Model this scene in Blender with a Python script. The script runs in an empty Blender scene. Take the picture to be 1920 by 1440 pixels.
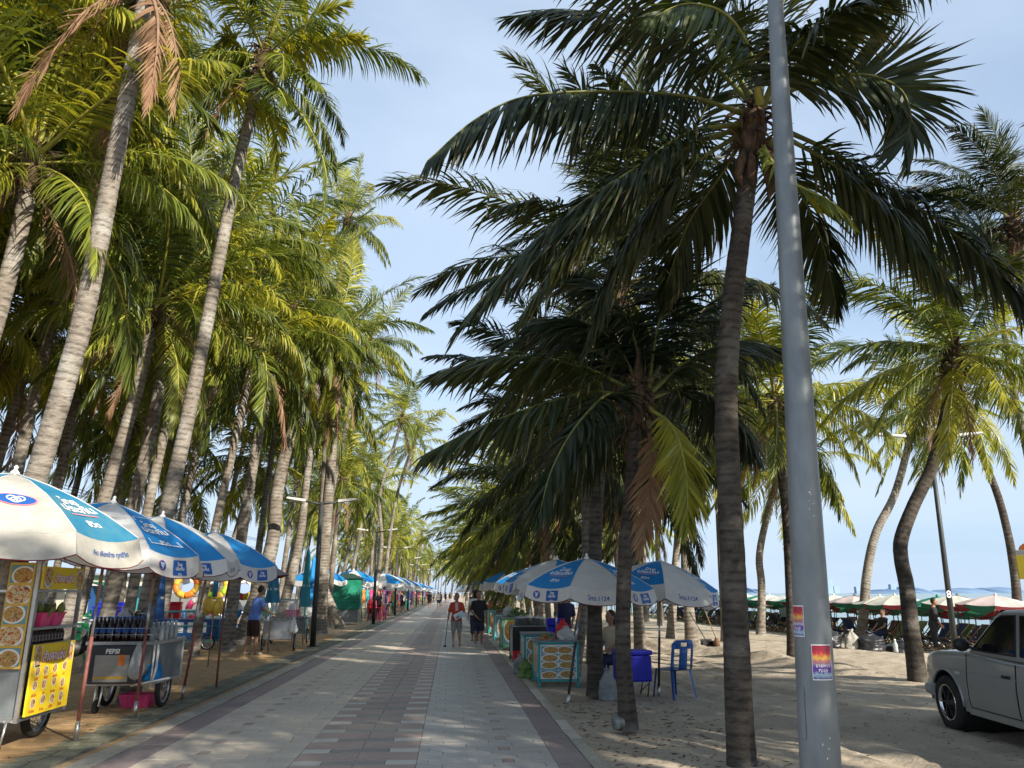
import bpy, bmesh, math, random
import numpy as np
from mathutils import Vector, Matrix, noise

# ------------------------------------------------------------------ camera, sky, sun, exposure
SC = bpy.context.scene
F = 1442.0; EYE = 1.5
PITCH = math.atan(392/F); YAW = math.atan(115/F*math.cos(PITCH))
cam_d = bpy.data.cameras.new('camera'); cam = bpy.data.objects.new('camera', cam_d)
SC.collection.objects.link(cam); SC.camera = cam
cam_d.sensor_width = 36; cam_d.lens = F/1920*36; cam_d.clip_end = 30000; cam_d.clip_start = 0.05
cam.location = (0, 0, EYE); cam.rotation_euler = (math.pi/2+PITCH, 0, -YAW)
SUN_EL = math.radians(27); SUN_AZ = (0.64, -0.77)            # towards the sun, on the ground plane
world = bpy.data.worlds.new("World"); SC.world = world; world.use_nodes = True
nt = world.node_tree; N = nt.nodes; Lk = nt.links
bg = N['Background']; bg.inputs[1].default_value = 0.12
sky = N.new('ShaderNodeTexSky'); sky.sky_type = 'NISHITA'; sky.sun_disc = False
sky.sun_elevation = SUN_EL; sky.sun_rotation = math.atan2(SUN_AZ[0], SUN_AZ[1]); sky.dust_density = 0.35; sky.ozone_density = 1.0
tc = N.new('ShaderNodeTexCoord'); sep = N.new('ShaderNodeSeparateXYZ'); Lk.new(tc.outputs['Generated'], sep.inputs[0])
def wm(op, a, b=None):
    n = N.new('ShaderNodeMath'); n.operation = op
    for i, q in enumerate((a, b)):
        if q is None: continue
        if isinstance(q, (int, float)): n.inputs[i].default_value = q
        else: Lk.new(q, n.inputs[i])
    return n.outputs[0]
zz = wm('ADD', wm('MAXIMUM', sep.outputs[2], 0.0), 0.22)
cx = N.new('ShaderNodeCombineXYZ'); Lk.new(wm('DIVIDE', sep.outputs[0], zz), cx.inputs[0]); Lk.new(wm('DIVIDE', sep.outputs[1], zz), cx.inputs[1])
cn = N.new('ShaderNodeTexNoise'); cn.inputs['Scale'].default_value = 1.15; cn.inputs['Detail'].default_value = 7; cn.inputs['Roughness'].default_value = 0.52; cn.inputs['Distortion'].default_value = 0.5
Lk.new(cx.outputs[0], cn.inputs['Vector'])
cr = N.new('ShaderNodeValToRGB'); cr.color_ramp.elements[0].position = 0.27; cr.color_ramp.elements[1].position = 0.66
cr.color_ramp.elements[0].color = (.22, .22, .22, 1); cr.color_ramp.elements[1].color = (.95, .95, .95, 1)
Lk.new(cn.outputs[0], cr.inputs[0])
hz = N.new('ShaderNodeMapRange'); hz.interpolation_type = 'SMOOTHSTEP'; hz.inputs[1].default_value = -.02; hz.inputs[2].default_value = .34; hz.inputs[3].default_value = .92; hz.inputs[4].default_value = .12; Lk.new(sep.outputs[2], hz.inputs[0])
hm = N.new('ShaderNodeMixRGB'); Lk.new(hz.outputs[0], hm.inputs[0]); Lk.new(sky.outputs[0], hm.inputs[1]); hm.inputs[2].default_value = (2.0, 2.95, 4.2, 1)      # the humid air low over the sea
mx = N.new('ShaderNodeMixRGB'); Lk.new(cr.outputs[0], mx.inputs[0]); Lk.new(hm.outputs[0], mx.inputs[1]); mx.inputs[2].default_value = (3.3, 4.0, 4.95, 1)
Lk.new(mx.outputs[0], bg.inputs[0])
sun_d = bpy.data.lights.new('sun', 'SUN'); sun_o = bpy.data.objects.new('sun', sun_d); SC.collection.objects.link(sun_o)
sun_d.energy = 5.0; sun_d.angle = math.radians(0.5); sun_d.color = (1.0, .92, .78)
sd = Vector((SUN_AZ[0]*math.cos(SUN_EL), SUN_AZ[1]*math.cos(SUN_EL), math.sin(SUN_EL)))
sun_o.rotation_euler = sd.to_track_quat('Z', 'Y').to_euler(); sun_o.location = sd*60
SC.view_settings.view_transform = 'Standard'; SC.view_settings.look = 'None'; SC.view_settings.gamma = 1
SC.view_settings.exposure = 0.85; SC.view_settings.use_curve_mapping = False
SC.cycles.max_bounces = 6; SC.cycles.diffuse_bounces = 3; SC.cycles.glossy_bounces = 3; SC.cycles.transmission_bounces = 6; SC.cycles.transparent_max_bounces = 8

# ------------------------------------------------------------------ helpers
R = math.radians; PI = math.pi
COL = SC.collection
_p = PITCH
FW = Vector((math.sin(YAW)*math.cos(_p), math.cos(YAW)*math.cos(_p), math.sin(_p)))
RT = Vector((math.cos(YAW), -math.sin(YAW), 0)); UP = Vector((-math.sin(YAW)*math.sin(_p), -math.cos(YAW)*math.sin(_p), math.cos(_p)))
def ray(x, y): return FW + RT*((x-960)/F) + UP*((720-y)/F)
def G(x, y, z=0.0):                       # a place on the ground as surveyed in the photograph
    d = ray(x, y); t = (z-EYE)/d.z; return Vector((d.x*t, d.y*t, z))
def A(x, y, Y):                           # a place at the distance Y along the promenade
    d = ray(x, y); t = Y/d.y; return Vector((d.x*t, Y, EYE+d.z*t))
def AX(x, y, X):
    d = ray(x, y); t = X/d.x; return Vector((X, d.y*t, EYE+d.z*t))

def tag(o, label=None, cat=None, group=None, kind=None):
    if label: o['label'] = label
    if cat: o['category'] = cat
    if group: o['group'] = group
    if kind: o['kind'] = kind
    return o
def thing(name, label, cat, loc=(0, 0, 0), rotz=0, group=None):
    o = bpy.data.objects.new(name, None); COL.objects.link(o); o.empty_display_size = 0.2
    o.location = loc; o.rotation_euler = (0, 0, rotz); return tag(o, label, cat, group)
def copy_tree(o, parent=None):
    c = o.copy(); COL.objects.link(c)
    if parent is not None: c.parent = parent
    for ch in list(o.children): copy_tree(ch, c)
    return c
def dup(o, loc, rotz=None, label=None, group=None, scale=None):
    c = copy_tree(o); c.location = loc
    if rotz is not None: c.rotation_euler = (0, 0, rotz)
    if label: c['label'] = label
    if group: c['group'] = group
    if scale: c.scale = (scale,)*3
    return c

_tg = {}
def text_geo(body, bold=0.0, spacing=1.0):
    k = (body, bold, spacing)
    if k in _tg: return _tg[k]
    c = bpy.data.curves.new('t', 'FONT'); c.body = body; c.align_x = 'CENTER'; c.align_y = 'CENTER'; c.offset = bold; c.resolution_u = 3
    c.space_line = 0.85*spacing
    o = bpy.data.objects.new('t', c); COL.objects.link(o)
    m = bpy.data.meshes.new_from_object(o.evaluated_get(bpy.context.evaluated_depsgraph_get()))
    vs = [(v.co.x, v.co.y) for v in m.vertices]; fs = [tuple(p.vertices) for p in m.polygons]
    bpy.data.objects.remove(o); bpy.data.curves.remove(c); bpy.data.meshes.remove(m)
    xs = [v[0] for v in vs] or [0]; ys = [v[1] for v in vs] or [0]
    mx_, my_ = (min(xs)+max(xs))/2, (min(ys)+max(ys))/2
    _tg[k] = ([(x-mx_, y-my_) for x, y in vs], fs, max(xs)-min(xs), max(ys)-min(ys)); return _tg[k]
T_LOGO = "ไทย\nประกัน"; T_LIFE = "ชีวิต"; T_SIGN = "สำเคาแซ่บ"; T_TEL = "โทร.1124"; T_SLOGAN = "คิด เคียงข้าง ทุกชีวิต"
for s_, b_ in ((T_LOGO, .02), (T_LIFE, .02), (T_SIGN, .03), (T_TEL, .01), (T_SLOGAN, .01), ("PEPSI", .04), ("อาหารเช้า", .01), ("8", 0.02), ("ลาบ", .01), ("ตำไทย", .01), ("ข้าวโพด", .01), ("ปูม้า", .01), ("เส้นเล็ก", .01), ("ทะเล", .01), ("ชายหาด", .01)):
    text_geo(s_, b_)

def perp(d):
    a = Vector((0, 0, 1)) if abs(d.z) < .9 else Vector((1, 0, 0))
    u = d.cross(a).normalized(); return u, d.cross(u).normalized()
class MB:
    def __init__(s): s.v = []; s.f = []; s.m = []; s.s = []
    def add(s, vs, fs, m=0, sm=False):
        b = len(s.v); s.v += [tuple(p) for p in vs]
        for f in fs: s.f.append(tuple(b+i for i in f)); s.m.append(m); s.s.append(sm)
        return s
    def box(s, x0, x1, y0, y1, z0, z1, m=0):
        return s.add([(x0,y0,z0),(x1,y0,z0),(x1,y1,z0),(x0,y1,z0),(x0,y0,z1),(x1,y0,z1),(x1,y1,z1),(x0,y1,z1)],
                     [(0,3,2,1),(4,5,6,7),(0,1,5,4),(1,2,6,5),(2,3,7,6),(3,0,4,7)], m)
    def obox(s, c, hx, hy, hz, mat, m=0):
        c = Vector(c); vs = [c+mat@Vector((a*hx,b*hy,d*hz)) for d in (-1,1) for a,b in ((-1,-1),(1,-1),(1,1),(-1,1))]
        return s.add(vs, [(0,3,2,1),(4,5,6,7),(0,1,5,4),(1,2,6,5),(2,3,7,6),(3,0,4,7)], m)
    def bar(s, p, q, w, h, m=0):
        p = Vector(p); q = Vector(q); d = (q-p).normalized(); u, w2 = perp(d)
        vs = [c+u*a*w/2+w2*b*h/2 for c in (p, q) for a, b in ((-1,-1),(1,-1),(1,1),(-1,1))]
        return s.add(vs, [(0,3,2,1),(4,5,6,7),(0,1,5,4),(1,2,6,5),(2,3,7,6),(3,0,4,7)], m)
    def tube(s, pts, rads, n=8, m=0, cap=True, closed=False):
        pts = [Vector(p) for p in pts]
        if not hasattr(rads, '__len__'): rads = [rads]*len(pts)
        d0 = (pts[1]-pts[0]).normalized(); u, w = perp(d0); vs = []
        L = len(pts)
        for i, p in enumerate(pts):
            d = (pts[(i+1) % L]-pts[i-1]) if closed else (pts[min(i+1, L-1)]-pts[max(i-1, 0)])
            d.normalize(); u = (u-d*u.dot(d)).normalized(); w = d.cross(u)
            vs += [p+(u*math.cos(2*PI*k/n)+w*math.sin(2*PI*k/n))*rads[i] for k in range(n)]
        fs = [(i*n+k, i*n+(k+1) % n, (i+1)*n+(k+1) % n, (i+1)*n+k) for i in range(L-1) for k in range(n)]
        if closed: fs += [((L-1)*n+k, (L-1)*n+(k+1) % n, (k+1) % n, k) for k in range(n)]
        s.add(vs, fs, m, True)
        if cap and not closed:
            b = len(s.v)-len(vs); s.f += [tuple(b+k for k in reversed(range(n))), tuple(b+(L-1)*n+k for k in range(n))]; s.m += [m, m]; s.s += [False, False]
        return s
    def lathe(s, prof, n=16, o=(0, 0, 0), ax=(0, 0, 1), m=0, sm=True):
        o = Vector(o); ax = Vector(ax).normalized(); u, w = perp(ax); vs = []
        for r, z in prof: vs += [o+ax*z+(u*math.cos(2*PI*k/n)+w*math.sin(2*PI*k/n))*max(r, 1e-4) for k in range(n)]
        return s.add(vs, [(i*n+k, i*n+(k+1) % n, (i+1)*n+(k+1) % n, (i+1)*n+k) for i in range(len(prof)-1) for k in range(n)], m, sm)
    def ell(s, c, r, nu=12, nv=8, m=0, rot=None):
        c = Vector(c); vs = []
        for j in range(nv+1):
            a = PI*j/nv
            for k in range(nu):
                b = 2*PI*k/nu; p = Vector((r[0]*math.sin(a)*math.cos(b), r[1]*math.sin(a)*math.sin(b), -r[2]*math.cos(a)))
                vs.append(c+(rot@p if rot else p))
        return s.add(vs, [(j*nu+k, j*nu+(k+1) % nu, (j+1)*nu+(k+1) % nu, (j+1)*nu+k) for j in range(nv) for k in range(nu)], m, True)
    def rings(s, rings, n=14, m=0):       # (x, y, z, rx, ry) ellipses one above the other
        vs = []
        for x, y, z, rx, ry in rings: vs += [(x+rx*math.cos(2*PI*k/n), y+ry*math.sin(2*PI*k/n), z) for k in range(n)]
        fs = [(i*n+k, i*n+(k+1) % n, (i+1)*n+(k+1) % n, (i+1)*n+k) for i in range(len(rings)-1) for k in range(n)]
        L = len(rings); fs += [tuple(reversed(range(n))), tuple((L-1)*n+k for k in range(n))]
        return s.add(vs, fs, m, True)
    def grid(s, fn, nu, nv, m=0, sm=True):
        vs = [fn(i/nu, j/nv) for j in range(nv+1) for i in range(nu+1)]
        return s.add(vs, [(j*(nu+1)+i, j*(nu+1)+i+1, (j+1)*(nu+1)+i+1, (j+1)*(nu+1)+i) for j in range(nv) for i in range(nu)], m, sm)
    def quad(s, a, b, c, d, m=0): return s.add([a, b, c, d], [(0, 1, 2, 3)], m)
    def poly(s, pts, m=0): return s.add(pts, [tuple(range(len(pts)))], m)
    def prism(s, out, fn0, fn1, m=0):     # an outline given as 2-D points, placed twice
        n = len(out); vs = [fn0(*p) for p in out]+[fn1(*p) for p in out]
        return s.add(vs, [tuple(reversed(range(n))), tuple(range(n, 2*n))]+[(i, (i+1) % n, n+(i+1) % n, n+i) for i in range(n)], m)
    def text(s, body, h, fn, m=0, bold=.01, spacing=1.0, wmax=None):
        vs, fs, w, hh = text_geo(body, bold, spacing)
        k = h/max(hh, 1e-3)
        if wmax and w*k > wmax: k = wmax/w
        return s.add([fn(x*k, y*k) for x, y in vs], fs, m)
    def build(s, name, mats, parent=None, loc=None, rot=None, bevel=0, seg=2):
        me = bpy.data.meshes.new(name); me.from_pydata(s.v, [], s.f)
        if not isinstance(mats, (list, tuple)): mats = [mats]
        for q in mats: me.materials.append(q)
        me.polygons.foreach_set('material_index', s.m); me.polygons.foreach_set('use_smooth', s.s); me.update()
        o = bpy.data.objects.new(name, me); COL.objects.link(o)
        if parent is not None: o.parent = parent
        if loc is not None: o.location = loc
        if rot is not None: o.rotation_euler = rot
        if bevel:
            b = o.modifiers.new('b', 'BEVEL'); b.width = bevel; b.segments = seg; b.limit_method = 'ANGLE'; b.angle_limit = R(35)
        return o

# ------------------------------------------------------------------ materials
def mat(name, col, rough=.6, var=.12, scale=6.0, bump=0.0, bscale=None, metal=0.0, col2=None, spec=.4, trans=0.0, tcol=None, stretch=None, detail=5, rnd=0.0, alpha_glass=0, coat=0.0):
    m = bpy.data.materials.new(name); m.use_nodes = True; t = m.node_tree; n = t.nodes; l = t.links
    p = n['Principled BSDF']; out = n['Material Output']
    p.inputs['Roughness'].default_value = rough; p.inputs['Metallic'].default_value = metal; p.inputs['Specular IOR Level'].default_value = spec
    if coat: p.inputs['Coat Weight'].default_value = coat; p.inputs['Coat Roughness'].default_value = .08
    if alpha_glass: p.inputs['Transmission Weight'].default_value = alpha_glass
    tcn = n.new('ShaderNodeTexCoord'); vec = tcn.outputs['Object']
    if stretch:
        mp = n.new('ShaderNodeMapping'); mp.inputs['Scale'].default_value = stretch; l.new(vec, mp.inputs[0]); vec = mp.outputs[0]
    nz = n.new('ShaderNodeTexNoise'); nz.inputs['Scale'].default_value = scale; nz.inputs['Detail'].default_value = detail; nz.inputs['Roughness'].default_value = .6; l.new(vec, nz.inputs['Vector'])
    rp = n.new('ShaderNodeValToRGB'); rp.color_ramp.elements[0].position = .32; rp.color_ramp.elements[1].position = .68
    c2 = col2 or tuple(min(1, c*(1+var)) for c in col); c1 = col if col2 else tuple(c*(1-var) for c in col)
    rp.color_ramp.elements[0].color = (*c1, 1); rp.color_ramp.elements[1].color = (*c2, 1)
    l.new(nz.outputs[0], rp.inputs[0]); cc = rp.outputs[0]
    if rnd:
        oi = n.new('ShaderNodeObjectInfo'); hs = n.new('ShaderNodeHueSaturation'); mr = n.new('ShaderNodeMapRange')
        mr.inputs[3].default_value = 1-rnd; mr.inputs[4].default_value = 1+rnd; l.new(oi.outputs['Random'], mr.inputs[0]); l.new(mr.outputs[0], hs.inputs['Value']); l.new(cc, hs.inputs['Color']); cc = hs.outputs[0]
    l.new(cc, p.inputs['Base Color'])
    if bump:
        nb = n.new('ShaderNodeTexNoise'); nb.inputs['Scale'].default_value = bscale or scale*4; nb.inputs['Detail'].default_value = 6; l.new(vec, nb.inputs['Vector'])
        b = n.new('ShaderNodeBump'); b.inputs['Strength'].default_value = bump; b.inputs['Distance'].default_value = .02; l.new(nb.outputs[0], b.inputs['Height']); l.new(b.outputs[0], p.inputs['Normal'])
    if trans:
        tr = n.new('ShaderNodeBsdfTranslucent'); ms = n.new('ShaderNodeMixShader'); ms.inputs[0].default_value = trans
        if tcol: tr.inputs[0].default_value = (*tcol, 1)
        else: l.new(cc, tr.inputs[0])
        l.new(p.outputs[0], ms.inputs[1]); l.new(tr.outputs[0], ms.inputs[2]); l.new(ms.outputs[0], out.inputs[0])
    return m

def leaf_mat(name, dark, mid, light, tipc, trans=.38, rough=.42, spec=.45):
    m = bpy.data.materials.new(name); m.use_nodes = True; t = m.node_tree; n = t.nodes; l = t.links
    p = n['Principled BSDF']; p.inputs['Roughness'].default_value = rough; p.inputs['Specular IOR Level'].default_value = spec
    a = n.new('ShaderNodeAttribute'); a.attribute_name = 'rnd'; b = n.new('ShaderNodeAttribute'); b.attribute_name = 'tip'
    oi = n.new('ShaderNodeObjectInfo')
    ad = n.new('ShaderNodeMath'); ad.operation = 'MULTIPLY_ADD'; l.new(a.outputs['Fac'], ad.inputs[0]); ad.inputs[1].default_value = .38
    sc = n.new('ShaderNodeMath'); sc.operation = 'MULTIPLY'; l.new(oi.outputs['Random'], sc.inputs[0]); sc.inputs[1].default_value = .62; l.new(sc.outputs[0], ad.inputs[2])
    r = n.new('ShaderNodeValToRGB'); e = r.color_ramp.elements; e[0].position = .1; e[0].color = (*dark, 1); e[1].position = .92; e[1].color = (*light, 1); x = e.new(.54); x.color = (*mid, 1)
    l.new(ad.outputs[0], r.inputs[0])
    tm = n.new('ShaderNodeMath'); tm.operation = 'MULTIPLY'; l.new(b.outputs['Fac'], tm.inputs[0]); l.new(a.outputs['Fac'], tm.inputs[1])
    tr_ = n.new('ShaderNodeMapRange'); tr_.inputs[1].default_value = .58; tr_.inputs[2].default_value = .95; tr_.inputs[4].default_value = .75; l.new(tm.outputs[0], tr_.inputs[0])
    mm = n.new('ShaderNodeMixRGB'); l.new(tr_.outputs[0], mm.inputs[0]); l.new(r.outputs[0], mm.inputs[1]); mm.inputs[2].default_value = (*tipc, 1)
    l.new(mm.outputs[0], p.inputs['Base Color'])
    tb = n.new('ShaderNodeBsdfTranslucent'); g = n.new('ShaderNodeMixRGB'); g.blend_type = 'MULTIPLY'; g.inputs[0].default_value = 1; l.new(mm.outputs[0], g.inputs[1]); g.inputs[2].default_value = (1.5, 1.35, .55, 1)
    l.new(g.outputs[0], tb.inputs[0]); ms = n.new('ShaderNodeMixShader'); ms.inputs[0].default_value = trans
    l.new(p.outputs[0], ms.inputs[1]); l.new(tb.outputs[0], ms.inputs[2]); l.new(ms.outputs[0], n['Material Output'].inputs[0])
    return m
M = {}
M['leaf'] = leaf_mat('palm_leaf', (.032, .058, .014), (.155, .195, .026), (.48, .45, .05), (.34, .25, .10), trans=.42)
M['leaf_shaded'] = leaf_mat('palm_leaf_shaded', (.016, .026, .011), (.03, .044, .014), (.075, .085, .02), (.28, .20, .10), trans=.24, spec=.3)  # copy of the palm leaf with the shade put into its colour
M['leaf_dead'] = leaf_mat('dead_palm_leaf', (.17, .095, .055), (.27, .16, .095), (.36, .24, .15), (.42, .30, .2), trans=.2, rough=.8, spec=.1)
M['rachis'] = mat('frond_rachis', (.22, .22, .035), .45, .3, 8, col2=(.36, .33, .06))
M['rachis_shaded'] = mat('shaded_frond_rachis', (.10, .11, .025), .5, .3, 8, col2=(.17, .17, .04))  # the frond midrib again, shade mixed into its colour
M['rachis_dead'] = mat('dead_rachis', (.22, .13, .08), .8, .2)
M['husk'] = mat('palm_husk', (.045, .028, .018), .9, .3, 16, bump=1.0, col2=(.15, .092, .052), stretch=(1, 1, .4))
M['coconut'] = mat('coconut_skin', (.07, .065, .025), .5, .3, 7, col2=(.14, .10, .035))
def trunk_mat(name, c1, c2, lich):
    m = mat(name, c1, .85, .2, 6.0, bump=1.0, bscale=20, col2=c2, stretch=(1.0, 1.0, 2.4), detail=8)
    t = m.node_tree; n = t.nodes; l = t.links; p = n['Principled BSDF']; src = p.inputs['Base Color'].links[0].from_socket
    tc_ = n.new('ShaderNodeTexCoord'); nz = n.new('ShaderNodeTexNoise'); nz.inputs['Scale'].default_value = 2.2; nz.inputs['Detail'].default_value = 8; l.new(tc_.outputs['Object'], nz.inputs['Vector'])
    rp = n.new('ShaderNodeValToRGB'); rp.color_ramp.elements[0].position = .5; rp.color_ramp.elements[1].position = .66; l.new(nz.outputs[0], rp.inputs[0])
    mm = n.new('ShaderNodeMixRGB'); l.new(rp.outputs[0], mm.inputs[0]); l.new(src, mm.inputs[1]); mm.inputs[2].default_value = (*lich, 1); l.new(mm.outputs[0], p.inputs['Base Color'])
    # dark ring scars from the trunk's own ring attribute
    at = n.new('ShaderNodeAttribute'); at.attribute_name = 'scar'; m3 = n.new('ShaderNodeMixRGB'); m3.blend_type = 'MULTIPLY'; l.new(at.outputs['Fac'], m3.inputs[0]); l.new(mm.outputs[0], m3.inputs[1]); m3.inputs[2].default_value = (.33, .30, .27, 1); l.new(m3.outputs[0], p.inputs['Base Color'])
    return m
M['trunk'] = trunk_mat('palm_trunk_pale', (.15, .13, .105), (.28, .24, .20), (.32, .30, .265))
M['trunk_shaded'] = trunk_mat('palm_trunk_shaded', (.042, .034, .027), (.095, .078, .062), (.135, .122, .105))  # same palm bark, darkened to stand in for the shade on it
def sand_mat():
    m = mat('beach_sand', (.375, .315, .24), .95, .1, .9, col2=(.49, .42, .33), spec=.12); t = m.node_tree; n = t.nodes; l = t.links; p = n['Principled BSDF']
    tc_ = n.new('ShaderNodeTexCoord'); v1 = n.new('ShaderNodeTexVoronoi'); v1.feature = 'SMOOTH_F1'; v1.inputs['Scale'].default_value = 3.6; v1.inputs['Smoothness'].default_value = .5; v1.inputs['Randomness'].default_value = 1
    wv = n.new('ShaderNodeTexNoise'); wv.inputs['Scale'].default_value = 3; mm = n.new('ShaderNodeMixRGB'); mm.inputs[0].default_value = .18; l.new(tc_.outputs['Object'], wv.inputs['Vector']); l.new(tc_.outputs['Object'], mm.inputs[1]); l.new(wv.outputs['Color'], mm.inputs[2]); l.new(mm.outputs[0], v1.inputs['Vector'])
    n1 = n.new('ShaderNodeTexNoise'); n1.inputs['Scale'].default_value = 9; n1.inputs['Detail'].default_value = 9; n1.inputs['Roughness'].default_value = .72; l.new(tc_.outputs['Object'], n1.inputs['Vector'])
    ad = n.new('ShaderNodeMath'); ad.operation = 'MULTIPLY_ADD'; l.new(n1.outputs[0], ad.inputs[0]); ad.inputs[1].default_value = .9; l.new(v1.outputs['Distance'], ad.inputs[2])
    bp = n.new('ShaderNodeBump'); bp.inputs['Strength'].default_value = .6; bp.inputs['Distance'].default_value = .07; l.new(ad.outputs[0], bp.inputs['Height']); l.new(bp.outputs[0], p.inputs['Normal'])
    # darker grit and bits of husk mixed into the sand
    n2 = n.new('ShaderNodeTexNoise'); n2.inputs['Scale'].default_value = 26; n2.inputs['Detail'].default_value = 5; l.new(tc_.outputs['Object'], n2.inputs['Vector']); r2 = n.new('ShaderNodeValToRGB'); r2.color_ramp.elements[0].position = .60; r2.color_ramp.elements[1].position = .70; l.new(n2.outputs[0], r2.inputs[0])
    src = p.inputs['Base Color'].links[0].from_socket; m2 = n.new('ShaderNodeMixRGB'); l.new(r2.outputs[0], m2.inputs[0]); l.new(src, m2.inputs[1]); m2.inputs[2].default_value = (.20, .16, .115, 1); l.new(m2.outputs[0], p.inputs['Base Color']); return m
M['sand'] = sand_mat()
def weather(m, dirt, amt=.5, scale=.7):                       # trodden-in dirt and pale wear over a paving colour, in place coordinates
    t = m.node_tree; n = t.nodes; l = t.links; p = n['Principled BSDF']; src = p.inputs['Base Color'].links[0].from_socket; g_ = n.new('ShaderNodeNewGeometry')
    x = n.new('ShaderNodeTexNoise'); x.inputs['Scale'].default_value = scale; x.inputs['Detail'].default_value = 9; x.inputs['Roughness'].default_value = .68; l.new(g_.outputs['Position'], x.inputs['Vector']); r = n.new('ShaderNodeMapRange'); r.inputs[1].default_value = .42; r.inputs[2].default_value = .72; r.inputs[4].default_value = amt; l.new(x.outputs[0], r.inputs[0])
    k = n.new('ShaderNodeMixRGB'); l.new(r.outputs[0], k.inputs[0]); l.new(src, k.inputs[1]); k.inputs[2].default_value = (*dirt, 1)
    y = n.new('ShaderNodeTexNoise'); y.inputs['Scale'].default_value = 14; y.inputs['Detail'].default_value = 6; l.new(g_.outputs['Position'], y.inputs['Vector']); r3 = n.new('ShaderNodeMapRange'); r3.inputs[1].default_value = .6; r3.inputs[2].default_value = .75; r3.inputs[4].default_value = .4; l.new(y.outputs[0], r3.inputs[0])
    k2 = n.new('ShaderNodeMixRGB'); l.new(r3.outputs[0], k2.inputs[0]); l.new(k.outputs[0], k2.inputs[1]); k2.inputs[2].default_value = tuple(q*.45 for q in dirt)+(1,); l.new(k2.outputs[0], p.inputs['Base Color'])
M['tile_beige'] = mat('tile_beige', (.51, .44, .36), .55, .12, 3.5, bump=.12, bscale=50, rnd=.07, spec=.35)
M['tile_grey'] = mat('tile_grey', (.41, .385, .355), .5, .12, 3.0, bump=.12, bscale=50, rnd=.07, spec=.4)
M['tile_brown'] = mat('tile_red_brown', (.35, .25, .215), .6, .16, 5, bump=.15, bscale=50, rnd=.1)
M['tile_dark'] = mat('tile_dark_grey', (.225, .21, .195), .6, .14, 5, bump=.12, bscale=50, rnd=.08)
M['tile_light'] = mat('tile_pale', (.50, .465, .41), .55, .1, 5, bump=.12, bscale=50, rnd=.08)
M['tile_mauve'] = mat('tile_mauve', (.235, .18, .18), .6, .18, 4, bump=.15, bscale=40, rnd=.09)
M['kerb'] = mat('kerb_concrete', (.40, .365, .30), .8, .16, 4, bump=.3, bscale=40, rnd=.06)
M['brick_orange'] = mat('paver_orange', (.40, .25, .115), .8, .2, 3, bump=.3, bscale=40, rnd=.1)
M['cobble'] = mat('paver_grey_green', (.185, .19, .14), .85, .25, 6, bump=.4, bscale=40, rnd=.28)
M['joint'] = mat('joint_mortar', (.20, .175, .14), .95, .2, 8)
for k_ in ('tile_beige', 'tile_grey', 'tile_brown', 'tile_dark', 'tile_light', 'tile_mauve'): weather(M[k_], (.42, .36, .285), .55)
weather(M['kerb'], (.25, .21, .16), .6, 1.2); weather(M['brick_orange'], (.34, .26, .165), .6, .8); weather(M['cobble'], (.32, .28, .20), .5, 1.1)
M['asphalt'] = mat('asphalt', (.06, .06, .06), .9, .2, 8, bump=.3)
M['blue'] = mat('canopy_blue', (.012, .235, .64), .6, .06, 2.2, trans=.3, spec=.25, col2=(.03, .30, .70))
M['blue_faded'] = mat('canopy_blue_faded', (.015, .22, .42), .65, .06, 3.0, trans=.3, spec=.2, col2=(.11, .30, .38))
M['white_cloth'] = mat('canopy_white', (.66, .65, .62), .7, .06, 2.5, trans=.3, spec=.2, col2=(.8, .79, .77))
M['white_dirty'] = mat('canopy_white_dirty', (.38, .365, .32), .75, .15, 3, trans=.25, spec=.2, col2=(.60, .585, .54))
M['maroon'] = mat('maroon_cloth', (.16, .015, .02), .7, .15, 5, trans=.15)
M['grey_cloth'] = mat('grey_cloth', (.27, .24, .27), .7, .1, 4, trans=.15)
M['white'] = mat('white_paint', (.78, .78, .76), .5, .05, 5)
M['print_white'] = mat('print_white', (.85, .85, .85), .55, .03, 5)
M['print_blue'] = mat('print_blue', (.015, .09, .33), .55, .06, 5)
M['print_red'] = mat('print_red', (.55, .02, .06), .5, .08, 5)
M['print_pink'] = mat('print_pink', (.75, .22, .28), .5, .1, 30)
M['print_black'] = mat('print_black', (.02, .02, .02), .5, .1, 5)
M['yellow'] = mat('sign_yellow', (.86, .62, .02), .4, .04, 4)
M['yellow2'] = mat('soft_yellow', (.6, .38, .05), .5, .1, 4)
M['pole_rust'] = mat('rusty_red_pole', (.17, .055, .045), .6, .3, 9, col2=(.3, .11, .095))
M['pole_wood'] = mat('wood_sleeve', (.36, .24, .15), .7, .2, 9)
M['steel'] = mat('steel', (.5, .5, .5), .32, .15, 9, metal=.85)
M['chrome'] = mat('chrome', (.7, .7, .7), .14, .05, 9, metal=1)
M['galv'] = mat('galvanised_steel', (.16, .18, .19), .5, .16, 7, metal=.35, stretch=(1, 1, .35), bump=.05, bscale=90, col2=(.235, .255, .265))
M['black'] = mat('black_plastic', (.015, .015, .017), .5, .2, 8)
M['rubber'] = mat('tyre_rubber', (.022, .021, .02), .8, .25, 12, bump=.2)
M['lamp_paint'] = mat('lamp_post_paint', (.035, .04, .042), .5, .2, 8)
M['lamp_head'] = mat('lamp_head_grey', (.42, .42, .41), .4, .08, 8)
M['wood'] = mat('weathered_wood', (.2, .13, .08), .8, .3, 10, stretch=(1, 1, 8))
M['teal'] = mat('teal_paint', (.03, .30, .32), .55, .15, 8)
M['green_paint'] = mat('green_paint', (.03, .26, .17), .5, .15, 8)
M['green_tarp'] = mat('green_tarpaulin', (.012, .19, .12), .45, .15, 3, bump=.6, bscale=6)
M['blue_tarp'] = mat('blue_tarpaulin', (.015, .075, .24), .45, .15, 3, bump=.6, bscale=6)
M['navy'] = mat('navy_cloth', (.012, .018, .06), .8, .2, 8)
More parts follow.
